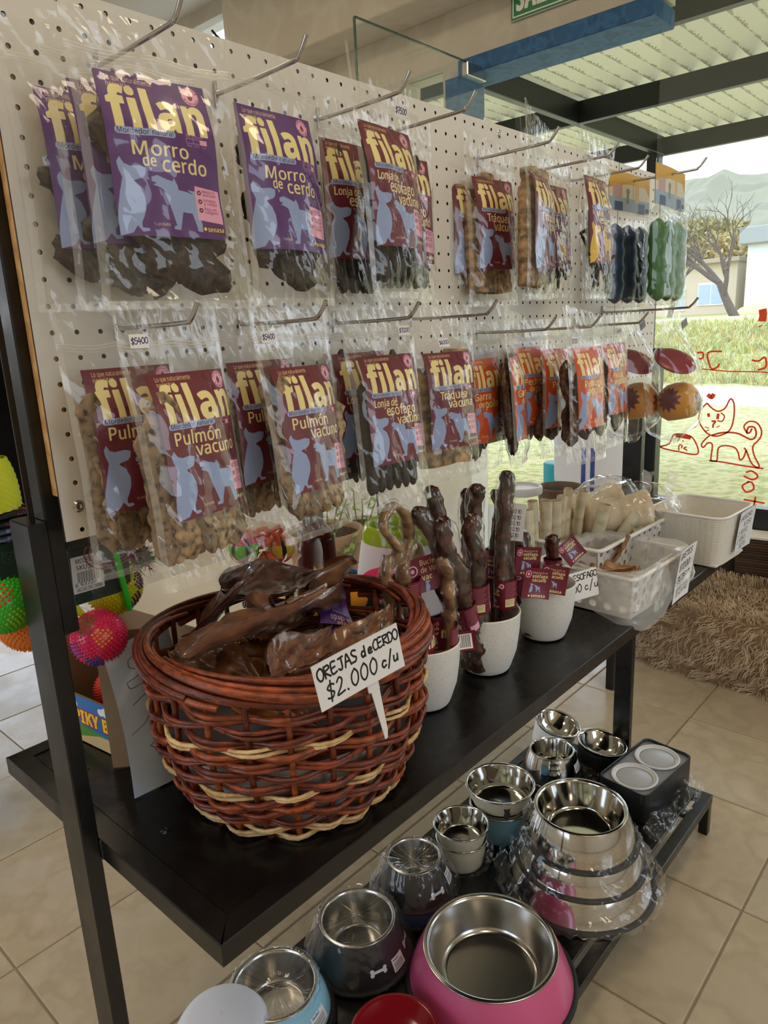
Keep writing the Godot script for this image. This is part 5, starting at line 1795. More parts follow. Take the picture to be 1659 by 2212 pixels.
# ---------------------------------------------------------------- crates and rawhide
func holed(w: float, h: float, nx: int, ny: int, r: float, taper: float) -> MB:
	# upright wall panel with rows of round holes, bottom edge narrower by taper on each side
	var m := MB.new()
	var n := 12
	var sx := w / nx
	var sy := h / ny
	var warp := func(x: float, y: float) -> Vector3: return Vector3(x * (1.0 + taper * (y / h)), y, 0)
	for i in nx:
		for j in ny:
			var o := Vector2((i + .5) * sx - w * .5, (j + .5) * sy)
			var ring := []
			var out := []
			for k in n:
				var a := TAU * k / n + PI / 4
				var d := Vector2(cos(a), sin(a))
				var t := minf(sx * .5 / maxf(absf(d.x), 1e-6), sy * .5 / maxf(absf(d.y), 1e-6))
				ring.append(m.p(warp.call(o.x + d.x * r, o.y + d.y * r)))
				out.append(m.p(warp.call(o.x + d.x * t, o.y + d.y * t)))
			for k in n:
				var k2 := (k + 1) % n
				m.quad(ring[k], out[k], out[k2], ring[k2])
	return m

func crate(t: Node, sx: float, sz: float, h: float, m: Material, holes: Array) -> void:
	for s in 4:
		var w: float = sx if s % 2 == 0 else sz
		var q := holed(w, h, holes[0] if s % 2 == 0 else holes[1], holes[2], holes[3], .09)
		var x := Transform3D(Basis(Vector3.UP, s * PI / 2) * Basis(Vector3.RIGHT, .09), Vector3.ZERO)
		x.origin = Basis(Vector3.UP, s * PI / 2) * Vector3(0, .003, (sz if s % 2 == 0 else sx) * .5)
		var b := MB.new()
		b.add(q, x)
		b.add(q, Transform3D(x.basis, x.origin - Basis(Vector3.UP, s * PI / 2) * Vector3(0, 0, .0022)))
		obj("side", b, m, t)
	var rim := MB.new()
	var ex := sx * .5 + h * .09 + .004
	var ez := sz * .5 + h * .09 + .004
	var pts := []
	for c in [[1, 1], [-1, 1], [-1, -1], [1, -1]]:
		for k in 5:
			var a: float = [0.0, PI / 2, PI, PI * 1.5][[[1, 1], [-1, 1], [-1, -1], [1, -1]].find(c)] + k / 4.0 * PI / 2
			pts.append(Vector3(c[0] * (ex - .014) + cos(a) * .014, h, c[1] * (ez - .014) + sin(a) * .014))
	pts.append(pts[0])
	rim.tube(pts, .0045, 8, false)
	obj("rim", rim, m, t)
	var fl := MB.new()
	fl.box(Vector3(0, .0025, 0), Vector3(sx, .004, sz))
	obj("bottom", fl, m, t)

func crumple(f: MB, nu: int, nv: int, fn: Callable, sd: int, amp: float) -> void:
	var nz := FastNoiseLite.new()
	nz.seed = sd
	nz.frequency = 1.0
	nz.fractal_type = FastNoiseLite.FRACTAL_RIDGED
	nz.fractal_octaves = 3
	f.grid(nu, nv, func(u, v):
		var q: Vector3 = fn.call(u, v)
		var w := Vector3(nz.get_noise_3d(q.x * 24, q.y * 24, q.z * 24), nz.get_noise_3d(q.x * 24 + 9, q.y * 24, q.z * 24), nz.get_noise_3d(q.x * 24, q.y * 24 + 9, q.z * 24))
		return q + w * amp)

func crates() -> void:
	var wp := mat(rgb(232, 232, 230), .4)
	var milky := pane(Color(.95, .95, .95), .3, .2)
	# front crate with liner
	var t := thing("perforated_crate", "white perforated plastic crate lined with a clear bag, in front", "crate", Vector3(1.06, YS, .108), Vector3(0, -.05, 0))
	crate(t, .225, .19, .085, wp, [7, 6, 3, .0085])
	var ln := MB.new()
	crumple(ln, 60, 26, func(u, v):
		var a: float = u * TAU
		var c := cos(a)
		var s := sin(a)
		var k := 1.0 / pow(pow(absf(c), 5.0) + pow(absf(s), 5.0), .2)
		var up: float = v * 2.2
		var o := .0
		var y := 0.0
		if up < 1.0:
			o = lerpf(-.01, -.004, up); y = lerpf(.012, .093, up)
		else:
			o = .014 + .014 * minf(1.0, (up - 1.0)) + .008 * sin(a * 3); y = lerpf(.097, .012 + .03 * sin(a * 2 + .6), (up - 1.0) / 1.2)
		return Vector3((.116 + o) * c * k, y, (.098 + o) * s * k), 21, .006)
	obj("liner_bag", ln, milky, t)
	# things in the front crate
	var hide := tri_mat(noise_tex([rgb(120, 84, 58), rgb(176, 134, 98), rgb(206, 170, 132)], [.2, .5, .85], .016, 256, 23, 4), 8.0, .45)
	for q in [[Vector3(1.04, YS + .05, .1), Vector3(.1, .6, .2), .12, .07, "pale ear chew lying flat in the lined crate"], [Vector3(1.1, YS + .062, .1), Vector3(-.9, .3, .3), .12, .075, "brown ear chew standing up in the lined crate"], [Vector3(1.07, YS + .035, .14), Vector3(.2, 1.6, -.2), .13, .08, "ear chew lying deep in the lined crate"]]:
		var e := thing("calf_ear", q[4], "dog chew", q[0], q[1], "ear chews in the lined crate")
		obj("ear", ear_mesh(q[2], q[3], 1.4, .02, int(q[2] * 1000 + q[3] * 3000), 0.0), hide, e)
	# second crate, rawhide
	var t2 := thing("perforated_crate", "white plastic crate full of rawhide rolls and bones", "crate", Vector3(1.2, YS, -.01), Vector3(0, -.03, 0))
	crate(t2, .33, .2, .1, wp, [12, 8, 4, .006])
	var raw := tri_mat(noise_tex([rgb(196, 174, 140), rgb(222, 206, 176), rgb(232, 220, 194)], [.2, .5, .85], .012, 256, 24, 4), 7.0, .5)
	raw.subsurf_scatter_enabled = true
	raw.subsurf_scatter_strength = .2
	var tops := [[1.0, .985, -.055, -.02], [1.035, 1.0, -.06, .0], [1.062, 1.0, -.055, .03], [1.095, .992, -.05, .0], [1.125, .995, -.06, .02], [1.155, 1.005, -.06, .0], [1.178, 1.0, -.045, -.05], [1.17, .975, .0, -.1], [1.205, .96, .02, -.3]]
	var k := 0
	for q in tops:
		var o := thing("rawhide_roll", ["leftmost flat rawhide roll leaning outward", "second rawhide roll from the left", "third rawhide roll from the left", "fourth rawhide roll from the left", "fifth rawhide roll from the left", "tallest rawhide roll of the row", "rawhide roll at the right end of the row", "rawhide roll standing in front of the row", "short rawhide roll leaning right in front of the row"][k], "dog chew", Vector3(q[0], YS + .01, q[2]), Vector3(-.06, k * .7, q[3] * 2.0), "rawhide rolls in the crate")
		var m := MB.new()
		var hh: float = q[1] - YS - .01
		m.grid(30, 8, func(u, v):
			var a: float = u * TAU * 1.7
			var r: float = .0155 - .0035 * u + .0008 * sin(v * 7 + k)
			return Vector3(cos(a) * r, v * hh, sin(a) * r * .72))
		obj("roll", m, raw, o)
		k += 1
	for q in [[Vector3(1.3, .93, -.055), .2, "bagged rawhide bone at the back, behind the rolls", .052], [Vector3(1.27, .925, .015), -.35, "big bagged rawhide bone on top of the crate, its rolled end showing", .058], [Vector3(1.34, .888, .06), .3, "bagged rawhide bone lying low at the crate's right end", .045]]:
		var o := thing("rawhide_bone", q[2], "dog chew", q[0], Vector3(0, q[1] - .5, .08), "bagged rawhide bones")
		var m := MB.new()
		var rr: float = q[3]
		m.grid(26, 20, func(u, v):
			var a: float = u * TAU
			var e: float = rr * (.72 + .32 * pow(absf(2 * v - 1), 2.0)) * minf(1.0, minf(v, 1 - v) * 9 + .5)
			return Vector3((v - .5) * rr * 2.9, cos(a) * e, sin(a) * e * .9), true)
		obj("bone", m, raw, o)
		var sp := MB.new()
		sp.grid(60, 5, func(u, v):
			var a: float = u * TAU * 3.2
			var r: float = rr * .6 * (1.0 - u * .86)
			return Vector3(-rr * 1.45 - v * rr * .25 * (1 + .2 * sin(a * 2)), cos(a) * r, sin(a) * r))
		obj("rolled_end", sp, raw, o)
		var f := MB.new()
		crumple(f, 34, 26, func(u, v):
			var a: float = u * TAU
			var e: float = rr * 1.18 * sin(PI * clampf(.08 + v * .8, 0, 1)) * (1.0 - .6 * smoothstep(.82, 1.0, v)) + rr * .12
			return Vector3((v - .5) * rr * 4.4 + rr * .5, cos(a) * e, sin(a) * e), int(rr * 4000), .007)
		obj("clear_bag", f, M.film, o)
	# pointed bag corners standing up behind the bones
	for q in [[Vector3(1.38, .925, .1), Vector3(0, .3, -.75), .11, "pointed clear plastic bag corner sticking up to the right"], [Vector3(1.35, .94, .05), Vector3(0, .2, -.35), .08, "short crumpled bag corner with dark print"]]:
		var o := thing("bag_corner", q[3], "plastic bag", q[0], q[1])
		var m := MB.new()
		crumple(m, 10, 16, func(u, v): return Vector3((u - .5) * .05 * (1 - v * .9), v * q[2], .012 * sin(u * 5 + v * 3)), int(q[2] * 700), .006)
		obj("film", m, pane(Color(.97, .97, .97), .2, .15), o)
	# third basket: woven look
	var img := Image.create(64, 64, false, Image.FORMAT_RGB8)
	for y in 64:
		for x in 64: img.set_pixel(x, y, Color.WHITE * (.35 + .65 * absf(sin(PI * x / 8.0)) * (1.0 if (y / 8) % 2 == 0 else .6) * absf(sin(PI * y / 8.0 + .4))))
	var wm := mat(rgb(228, 224, 214), .5)
	wm.heightmap_enabled = true
	wm.heightmap_texture = ImageTexture.create_from_image(img)
	wm.heightmap_scale = .12
	wm.uv1_scale = Vector3(7, 5, 1)
	var t3 := thing("woven_basket", "cream woven plastic basket with a paper price list, at the shelf end", "basket", Vector3(1.425, YS, .16), Vector3(0, -.06, 0))
	var wb := MB.new()
	for side in [0, 1]:
		wb.grid(64, 12, func(u, v):
			var a: float = u * TAU + .78
			var c := cos(a)
			var s := sin(a)
			var kk := 1.0 / pow(pow(absf(c), 7.0) + pow(absf(s), 7.0), 1.0 / 7.0)
			var o: float = .014 * v - side * .003
			return Vector3((.085 + o) * c * kk, .002 + v * .118, (.078 + o) * s * kk), true, side == 0)
	obj("wall", wb, wm, t3)
	var rm := MB.new()
	var rp := []
	for i in 65:
		var a := TAU * i / 64.0
		var c := cos(a)
		var s := sin(a)
		var kk := 1.0 / pow(pow(absf(c), 7.0) + pow(absf(s), 7.0), 1.0 / 7.0)
		rp.append(Vector3(.098 * c * kk, .12, .091 * s * kk))
	rm.tube(rp, .0032, 8, false)
	obj("rim", rm, wp, t3)
	var fb := MB.new()
	fb.box(Vector3(0, .003, 0), Vector3(.165, .004, .15))
	obj("bottom", fb, wp, t3)
	# paper lists
	var l1 := Ras.new(1.0, 1.35, 260, rgb(236, 236, 238))
	var ink := rgb(26, 26, 30)
	hand(l1, "GASTES", Vector2(.1, .26), .15, ink, .03, -.06, .8)
	hand(l1, "$1000", Vector2(.14, .56), .18, ink, .03, -.06, .8, .1)
	hand(l1, "OREJAS VA", Vector2(.1, .84), .15, ink, .026, -.06, .6)
	l1.line([Vector2(.1, .9), Vector2(.6, .86)], .02, ink)
	hand(l1, "$1500", Vector2(.16, 1.2), .2, ink, .03, -.06, .8, .1)
	var s1 := thing("price_list", "white paper list GASTES $1000 OREJAS $1500 hanging on the front crate", "price list", Vector3(1.115, .868, .234), Vector3(.12, .0, .02))
	obj("paper", card_mesh(.088, .118, .0006, .006), print_mat(l1.done(), .7), s1)
	var tp := MB.new()
	tp.grid(6, 3, func(u, v): return Vector3((u - .5) * .07, .03 - v * .016, .004 + .002 * sin(u * 6)))
	obj("tape", tp, M.film_edge, s1)
	var l2 := Ras.new(1.0, 1.2, 220, rgb(226, 228, 230))
	for q in [["VARIEDAD", .08, .3, .13], ["$ 250", .4, .5, .13], ["2 $550", .12, .74, .14], ["2 $150", .1, .96, .14], ["$275", .3, 1.14, .13]]: hand(l2, q[0], Vector2(q[1], q[2]), q[3], rgb(70, 70, 78), .02, -.08, .75)
	var s2 := thing("price_list", "faded white paper price list taped to the woven basket", "price list", Vector3(1.45, .885, .2535), Vector3(.1, -.05, .02))
	obj("paper", card_mesh(.1, .1, .0006, .006), print_mat(l2.done(), .6), s2)

# ---------------------------------------------------------------- left end of the shelf
func ball_carton() -> void:
	var t := thing("ball_carton", "printed blue cardboard display carton of spiky balls at the shelf's near end", "carton", Vector3(.075, YS, -.19), Vector3(0, .12, 0))
	var r := Ras.new(2.0, .8, 420, rgb(48, 118, 190))
	r.poly([Vector2(0, .62), Vector2(.5, .5), Vector2(1.1, .56), Vector2(2, .44), Vector2(2, .8), Vector2(0, .8)], rgb(90, 150, 60))
	r.poly([Vector2(.2, .8), Vector2(.9, .58), Vector2(1.8, .54), Vector2(1.9, .8)], rgb(214, 186, 132))
	for c in [[.35, .14], [1.1, .12], [1.62, .2]]:
		for q in [[0, 0, .08], [.1, .02, .06], [-.1, .02, .06]]: r.disc(Vector2(c[0] + q[0], c[1] + q[1]), q[2], rgb(238, 242, 246))
	write(r, "SPIKY BALL", Vector2(.28, .46), .3, rgb(176, 40, 40), 1.26, true, .05)
	write(r, "SPIKY BALL", Vector2(.28, .46), .3, rgb(246, 212, 70), 1.26, true, .012)
	r.disc(Vector2(1.78, .34), .09, rgb(220, 120, 40)); r.disc(Vector2(1.78, .34), .05, rgb(90, 150, 60))
	var pm := print_mat(r.done(), .45)
	var cb := mat(rgb(134, 110, 84), .9)
	# low printed side toward the left, tall plain backs
	var a := MB.new()
	a.grid(1, 1, func(u, v): return Vector3(-.001, (1 - v) * .075, lerpf(-.12, .11, u)))
	obj("printed_side", a, pm, t)
	var b := MB.new()
	b.box(Vector3(.001, .0375, -.005), Vector3(.003, .075, .23))
	b.box(Vector3(.06, .0375, .11), Vector3(.12, .075, .003))
	b.box(Vector3(.06, .08, -.12), Vector3(.12, .16, .003))
	b.box(Vector3(.12, .08, -.005), Vector3(.003, .16, .23))
	b.box(Vector3(.06, .002, -.005), Vector3(.12, .003, .23))
	obj("carton_board", b, cb, t)
	var fp := MB.new()
	fp.box(Vector3(.0, .1, .06), Vector3(.06, .2, .003), 0, Basis(Vector3.UP, -.9))
	obj("lid_flap", fp, cb, t)
	for q in [[Vector3(.13, YS + .055, -.26), rgb(206, 60, 44), "red ball lying at the back of the carton"], [Vector3(.12, YS + .045, -.2), rgb(214, 70, 130), "pink spiky ball lying in the carton"], [Vector3(.125, YS + .04, -.14), rgb(130, 40, 130), "purple spiky ball lying in the carton"]]:
		spiky("carton_ball", q[2], q[0], .03, q[1], [], "balls inside the carton")
	# sheet of pale blue paper with pen drawings
	var p := Ras.new(1.0, 2.6, 200, rgb(196, 212, 232))
	var pen := rgb(104, 80, 120)
	for s in [[.3, .3, .5, .22, .7, .3, .72, .42, .5, .5, .3, .42, .3, .3], [.2, 1.0, .4, .92, .62, .96, .8, 1.04, .6, 1.04, .44, 1.1, .62, 1.14, .84, 1.2], [.1, 1.46, .3, 1.36, .44, 1.2, .66, 1.14], [.3, 1.78, .5, 1.72, .7, 1.86, .9, 1.98, .7, 1.94, .6, 1.9, .84, 2.06, .62, 2.0, .46, 2.14, .42, 1.94, .3, 1.78], [.2, .62, .6, .56, .66, .66, .26, .74, .2, .62]]: p.line(smooth(pairs(s), 6), .012, pen)
	var sh := thing("drawing_sheet", "pale blue paper sheet with pen drawings leaning against the carton", "paper", Vector3(.092, YS + .001, -.064), Vector3(0, .03, 0))
	var m := MB.new()
	for side in [0, 1]:
		m.grid(10, 16, func(u, v): return Vector3((u - .5) * .1, (1 - v) * .195, .012 * sin((1 - v) * 3.0 + u) - (1 - v) * .03 + side * .0006), false, side == 1)
	obj("sheet", m, print_mat(p.done(), .7), sh)

func spiky(called: String, label: String, at: Vector3, r0: float, c: Color, patches: Array, group: String) -> Node3D:
	var t := thing(called, label, "toy ball", at, Vector3(rf(-.3, .3), rf(-.3, .3), 0), group)
	var m := MB.new()
	m.paint = true
	m.blob(Vector3.ZERO, Vector3.ONE * r0, 28, 18)
	m.col.clear()
	for i in m.v.size(): m.col.append(c.srgb_to_linear())
	# spikes on a spiral of points
	var n := 620
	for k in n:
		var y := 1.0 - 2.0 * (k + .5) / n
		var a := k * 2.39996
		var d := Vector3(cos(a) * sqrt(1 - y * y), y, sin(a) * sqrt(1 - y * y))
		var cc := c
		for q in patches:
			if d.dot(q[0].normalized()) > .93: cc = q[1]
		var side := d.cross(Vector3.UP if absf(d.y) < .9 else Vector3.RIGHT).normalized()
		var up := side.cross(d)
		var w := r0 * .062
		var lc := cc.srgb_to_linear()
		var tip := m.p(d * r0 * 1.09, Vector2.ZERO, lc)
		var ring := []
		for s in 5: ring.append(m.p(d * r0 * .985 + (side * cos(TAU * s / 5) + up * sin(TAU * s / 5)) * w, Vector2.ZERO, lc))
		for s in 5: m.tri(tip, ring[(s + 1) % 5], ring[s])
	var mm := mat(Color.WHITE, .25)
	mm.vertex_color_use_as_albedo = true
	mm.subsurf_scatter_enabled = true
	mm.subsurf_scatter_strength = .2
	obj("rubber_ball", m, mm, t)
	return t

func jar_and_bowl() -> void:
	var t := thing("plastic_jar", "clear plastic jar with a white lid behind the sticks", "jar", Vector3(1.2, YS, -.2))
	var b := MB.new()
	b.lathe([Vector2(.001, .002), Vector2(.04, .002), Vector2(.044, .006), Vector2(.045, .14), Vector2(.042, .15), Vector2(.042, .165)], 36)
	obj("jar_wall", b, M.film, t)
	var l := MB.new()
	l.lathe([Vector2(.05, .155), Vector2(.0515, .157), Vector2(.0515, .17), Vector2(.05, .174), Vector2(.043, .174), Vector2(.042, .17), Vector2(.001, .17)], 36)
	obj("lid", l, M.white_plastic, t)
	for k in 7:
		var q := thing("treat_piece", "cream coloured round treat inside the clear jar", "dog treat", Vector3(1.2 + .022 * cos(k * 2.2), YS + .016 + .016 * (k / 3), -.2 + .022 * sin(k * 2.2)), Vector3(0, k, 0), "treats in the clear jar")
		var m := MB.new()
		m.blob(Vector3.ZERO, Vector3(.018, .012, .016), 12, 8)
		obj("treat", m, mat(rgb(222, 206, 170), .6), q)
	var o := thing("brown_bowl", "brown plastic bowl behind the rawhide rolls", "bowl", Vector3(1.42, YS, -.21))
	var bb := MB.new()
	bb.lathe([Vector2(.001, .002), Vector2(.045, .002), Vector2(.05, .006), Vector2(.06, .1), Vector2(.064, .124), Vector2(.064, .13), Vector2(.061, .13), Vector2(.056, .1), Vector2(.045, .01), Vector2(.001, .008)], 36)
	obj("bowl", bb, mat(rgb(122, 100, 78), .5), o)
	# white and lime pot behind the left pot
	var w := thing("lime_rim_pot", "white plastic tub with a glossy lime green rim behind the curly chews", "pot", Vector3(.76, YS, -.215))
	var wm := MB.new()
	wm.lathe([Vector2(.001, .002), Vector2(.1, .002), Vector2(.105, .01), Vector2(.098, .08), Vector2(.086, .15)], 40)
	obj("tub", wm, mat(rgb(226, 222, 226), .4), w)
	var g := MB.new()
	g.lathe([Vector2(.0865, .148), Vector2(.084, .165), Vector2(.078, .178), Vector2(.073, .182), Vector2(.068, .178), Vector2(.064, .16), Vector2(.06, .13), Vector2(.001, .125)], 40)
	obj("rim", g, mat(rgb(150, 172, 34), .15), w)
	# plush duck toy behind the basket
	var d := thing("plush_toy", "orange plush toy with pink and black collar lying behind the basket", "plush toy", Vector3(.52, YS + .065, -.2), Vector3(0, -.35, 0))
	var db := MB.new()
	var nz := FastNoiseLite.new()
	nz.seed = 3
	nz.frequency = 1.0
	var fz := func(q): return 1.0 + .05 * nz.get_noise_3d(q.x * 9, q.y * 9, q.z * 9)
	db.blob(Vector3(-.02, .02, 0), Vector3(.075, .032, .05), 26, 18, fz)
	db.blob(Vector3(.04, .02, .01), Vector3(.05, .024, .045), 22, 14, fz)
	obj("body", db, mat(rgb(240, 160, 34), .95), d)
	var pk := MB.new()
	pk.blob(Vector3(.115, .03, .0), Vector3(.045, .03, .04), 22, 14, fz)
	obj("head", pk, mat(rgb(226, 44, 110), .95), d)
	var cl := MB.new()
	cl.blob(Vector3(.085, .012, .035), Vector3(.055, .026, .02), 22, 14, fz)
	obj("collar", cl, mat(rgb(20, 18, 20), .8), d)
	var bw := MB.new()
	for s in [-1, 1]: bw.blob(Vector3(.1 + s * .014, .018, .057), Vector3(.006, .005, .004), 10, 6)
	bw.tube([Vector3(.088, .02, .057), Vector3(.1, .024, .058), Vector3(.112, .02, .057)], .0016, 6)
	obj("bow", bw, mat(rgb(236, 90, 150), .6), d)
	var bl := MB.new()
	bl.box(Vector3(.0, -.035, 0), Vector3(.2, .05, .1), .01)
	obj("backing_card", bl, mat(rgb(60, 58, 56), .8), d)

# ---------------------------------------------------------------- bowls on the lower shelf
func bowl_in(rim: float, depth: float, y: float) -> Array:
	# inner profile from the rim down to the middle
	return [Vector2(rim, y), Vector2(rim * .985, y + .0016), Vector2(rim * .955, y + .0012), Vector2(rim * .925, y - .004), Vector2(rim * .86, y - depth * .45), Vector2(rim * .77, y - depth * .85), Vector2(rim * .72, y - depth * .97), Vector2(rim * .66, y - depth), Vector2(.0005, y - depth)]

func tip_bowl(called: String, label: String, at: Vector3, rim: float, base: float, h: float, skin: Material, inside: Material, group := "") -> Node3D:
	var t := thing(called, label, "pet bowl", at, Vector3(0, rf(0, 6), 0), group)
	var o := MB.new()
	var pr := []
	for k in 11:
		var u := k / 10.0
		pr.append(Vector2(lerpf(base - .006, rim + .0015, pow(u, .9)) + .004 * sin(u * PI), .006 + u * (h - .007)))
	o.lathe(pr, 64)
	obj("skirt", o, skin, t)
	var i := MB.new()
	var q := [Vector2(rim + .0012, h - .003), Vector2(rim + .0028, h - .001), Vector2(rim + .0022, h + .0012)]
	q.append_array(bowl_in(rim, h * .82, h))
	i.lathe(q, 64)
	obj("inner_dish", i, inside, t)
	var rb := MB.new()
	rb.lathe([Vector2(base - .012, .0), Vector2(base, 0), Vector2(base + .0025, .003), Vector2(base + .002, .008), Vector2(base - .004, .0095), Vector2(base - .008, .009)], 64)
	obj("rubber_ring", rb, M.rubber, t)
	return t

func cling(t: Node, prof: Array, sd: int, amp: float) -> void:
	# plastic wrap over a turned shape
	var nz := FastNoiseLite.new()
	nz.seed = sd
	nz.frequency = 1.0
	nz.fractal_type = FastNoiseLite.FRACTAL_RIDGED
	nz.fractal_octaves = 3
	var m := MB.new()
	var n: int = (prof.size() - 1) * 5
	var pp := smooth(prof, 5)
	m.grid(90, n, func(u, v):
		var a: float = u * TAU
		var q: Vector2 = pp[int(round(v * n))]
		var w: float = amp * nz.get_noise_3d(cos(a) * 5 + 3, q.y * 18, sin(a) * 5) * minf(1.0, q.x * 30)
		var w2: float = amp * .8 * nz.get_noise_3d(cos(a) * 7, q.y * 9 + 7, sin(a) * 7)
		return Vector3(cos(a) * (q.x + absf(w)), q.y + w2 * .6, sin(a) * (q.x + absf(w))), true, true)
	obj("wrap", m, M.film, t)

func sticker(t: Node, ang: float, r: float, y: float, w: float, h: float, lean: float, sd := 1) -> void:
	if not M.has("barcode"):
		var p := Ras.new(1.0, .66, 110, rgb(232, 232, 236))
		for k in 22: p.rect(.1 + k * .036, .26, .008 + .012 * (k * 7 % 3) / 2.0, .25, rgb(40, 40, 44))
		p.rect(.1, .1, .5, .05, rgb(90, 90, 96)); p.rect(.1, .55, .7, .04, rgb(90, 90, 96))
		M.barcode = print_mat(p.done(), .5)
	var m := MB.new()
	m.grid(6, 3, func(u, v):
		var a: float = ang - (u - .5) * w / r
		var yy: float = (.5 - v) * h
		var rr: float = r - yy * lean
		return Vector3(cos(a) * rr, y + yy, sin(a) * rr))
	obj("barcode_sticker", m, M.barcode, t)

# outline pieces of a bone print, lying on a cone: [shapes as point lists]
func bone_shapes(s: float) -> Array:
	var out := [[Vector2(-1, -.22) * s, Vector2(1, -.22) * s, Vector2(1, .22) * s, Vector2(-1, .22) * s]]
	for e in [[1, 1], [1, -1], [-1, -1], [-1, 1]]:
		var q := []
		for k in 14: q.append(Vector2(e[0] * 1.08 + cos(TAU * k / 14) * .34, e[1] * .26 + sin(TAU * k / 14) * .34) * s)
		out.append(q)
	return out

func lower_goods() -> void:
	var pink := mat(rgb(206, 84, 134), .16)
	pink.clearcoat_enabled = true
	pink.clearcoat = .6
	var steel: Material = M.steel
	var a := tip_bowl("steel_bowl", "large pink non-tip dog bowl with a steel dish in front", Vector3(.648, YL, .066), .129, .168, .082, pink, M.steel_soft)
	for k in 2: sticker(a, [0.0, 0.0][k] - a.rotation.y * -1.0 + [-.5, 2.6][k], .147, .044, .03, .022, .55, k)
	# stack of three steel bowls
	var st := Vector3(1.0, YL, .075)
	var s0 := tip_bowl("steel_bowl", "wide bottom steel bowl of the tall stack, with black rubber ring", st, .13, .172, .078, steel, steel, "stacked steel bowls")
	var s1 := tip_bowl("steel_bowl", "plastic wrapped middle steel bowl of the tall stack", st + Vector3(.002, .058, .002), .112, .146, .072, steel, steel, "stacked steel bowls")
	cling(s1, [Vector2(.15, -.004), Vector2(.155, .008), Vector2(.14, .035), Vector2(.128, .062), Vector2(.118, .078)], 5, .012)
	var s2 := tip_bowl("steel_bowl", "top steel bowl of the tall stack, open and polished", st + Vector3(.004, .112, .0), .101, .13, .08, steel, steel, "stacked steel bowls")
	sticker(s2, .9 + s2.rotation.y, .114, .045, .026, .02, .45, 2)
	sticker(s1, 1.0 + s1.rotation.y, .131, .04, .04, .02, .5, 3)
	cling(s0, [Vector2(.15, .002), Vector2(.176, .004), Vector2(.186, .012), Vector2(.178, .03), Vector2(.16, .05)], 7, .014)
	# wrapped black bowls
	var blk := mat(rgb(20, 20, 23), .3)
	var b0 := tip_bowl("wrapped_bowl", "plastic wrapped black bowl with white bones, at the front left", Vector3(.525, YL, -.178), .076, .108, .09, blk, M.steel_soft)
	cling(b0, [Vector2(.108, .002), Vector2(.114, .012), Vector2(.106, .04), Vector2(.09, .075), Vector2(.08, .099), Vector2(.07, .1), Vector2(.045, .097), Vector2(.02, .096), Vector2(.001, .0955)], 11, .006)
	var b1 := tip_bowl("wrapped_bowl", "dark blue lower bowl of the small wrapped stack", Vector3(.712, YL, -.178), .07, .093, .05, mat(rgb(26, 62, 110), .3), M.steel_soft)
	var b2 := tip_bowl("wrapped_bowl", "plastic wrapped black upper bowl of the small stack", Vector3(.71, YL + .036, -.178), .058, .086, .082, blk, M.steel_soft)
	cling(b2, [Vector2(.09, -.03), Vector2(.1, -.01), Vector2(.095, .02), Vector2(.078, .055), Vector2(.064, .082), Vector2(.055, .085), Vector2(.03, .074), Vector2(.001, .07)], 13, .007)
	for q in [[b0, 1.95, .095, .04, .5], [b0, .95, .095, .04, .5], [b2, 1.75, .078, .035, .55]]:
		var bn := MB.new()
		for po in bone_shapes(.0125):
			var pts := []
			for z in po:
				var an: float = q[1] + q[0].rotation.y - z.x / q[2]
				var rr: float = q[2] + .002 - z.y * q[4] * .62
				pts.append(Vector3(cos(an) * rr, q[3] + z.y, sin(an) * rr))
			bn.face(pts)
		obj("bone_print", bn, mat(rgb(226, 230, 238), .4), q[0])
	sticker(b0, 1.45 + b0.rotation.y, .1, .034, .034, .024, .45, 4)
	sticker(b2, 1.1 + b2.rotation.y, .078, .045, .03, .026, .45, 5)
	# cream cups
	var cream := mat(rgb(208, 204, 178), .4)
	var lb := mat(rgb(128, 180, 206), .35)
	cup("steel_cup", "small steel lined cream cup on top of the little stack", Vector3(.876, YL + .047, -.168), .066, .05, .062, cream, "")
	var c0 := cup("steel_cup", "plastic wrapped cream cup under the small steel lined cup", Vector3(.88, YL, -.17), .062, .05, .07, cream, "")
	cling(c0, [Vector2(.055, .001), Vector2(.07, .01), Vector2(.073, .03), Vector2(.071, .055)], 17, .007)
	var c1 := cup("steel_cup", "larger steel lined cream cup printed with a small dog, on a blue cup", Vector3(1.022, YL + .07, -.152), .086, .06, .075, cream, "")
	cup("steel_cup", "light blue cup under the cream cup with the dog print", Vector3(1.024, YL, -.152), .078, .058, .09, lb, "")
	var dg := MB.new()
	dg.blob(Vector3(0, 0, 0), Vector3(.008, .012, .002), 12, 8)
	dg.blob(Vector3(0, .014, 0), Vector3(.0075, .007, .002), 12, 8)
	for s in [-1, 1]: dg.blob(Vector3(s * .006, .021, 0), Vector3(.003, .006, .0015), 8, 6)
	var dgo := obj("dog_print", dg, mat(rgb(58, 50, 52), .5), c1, Vector3(cos(2.35) * .076, .035, sin(2.35) * .076))
	dgo.rotation.y = -2.35 + PI / 2
	sticker(c1, 1.55, .076, .036, .034, .018, .15, 6)
	# small tip bowls at the back
	var d0 := tip_bowl("steel_bowl", "small steel tip bowl standing on a wrapped one at the back", Vector3(1.308, YL + .022, -.165), .06, .082, .07, steel, steel, "small steel bowls at the back")
	tip_bowl("steel_bowl", "lower small steel bowl under the small tip bowl", Vector3(1.31, YL, -.165), .066, .084, .03, steel, steel, "small steel bowls at the back")
	sticker(d0, 1.35 + d0.rotation.y, .074, .035, .04, .022, .35, 8)
	var wr := thing("plastic_wrap", "crumpled clear wrap lying beside the small steel bowls", "plastic wrap", Vector3(1.4, YL, -.1))
	var wm := MB.new()
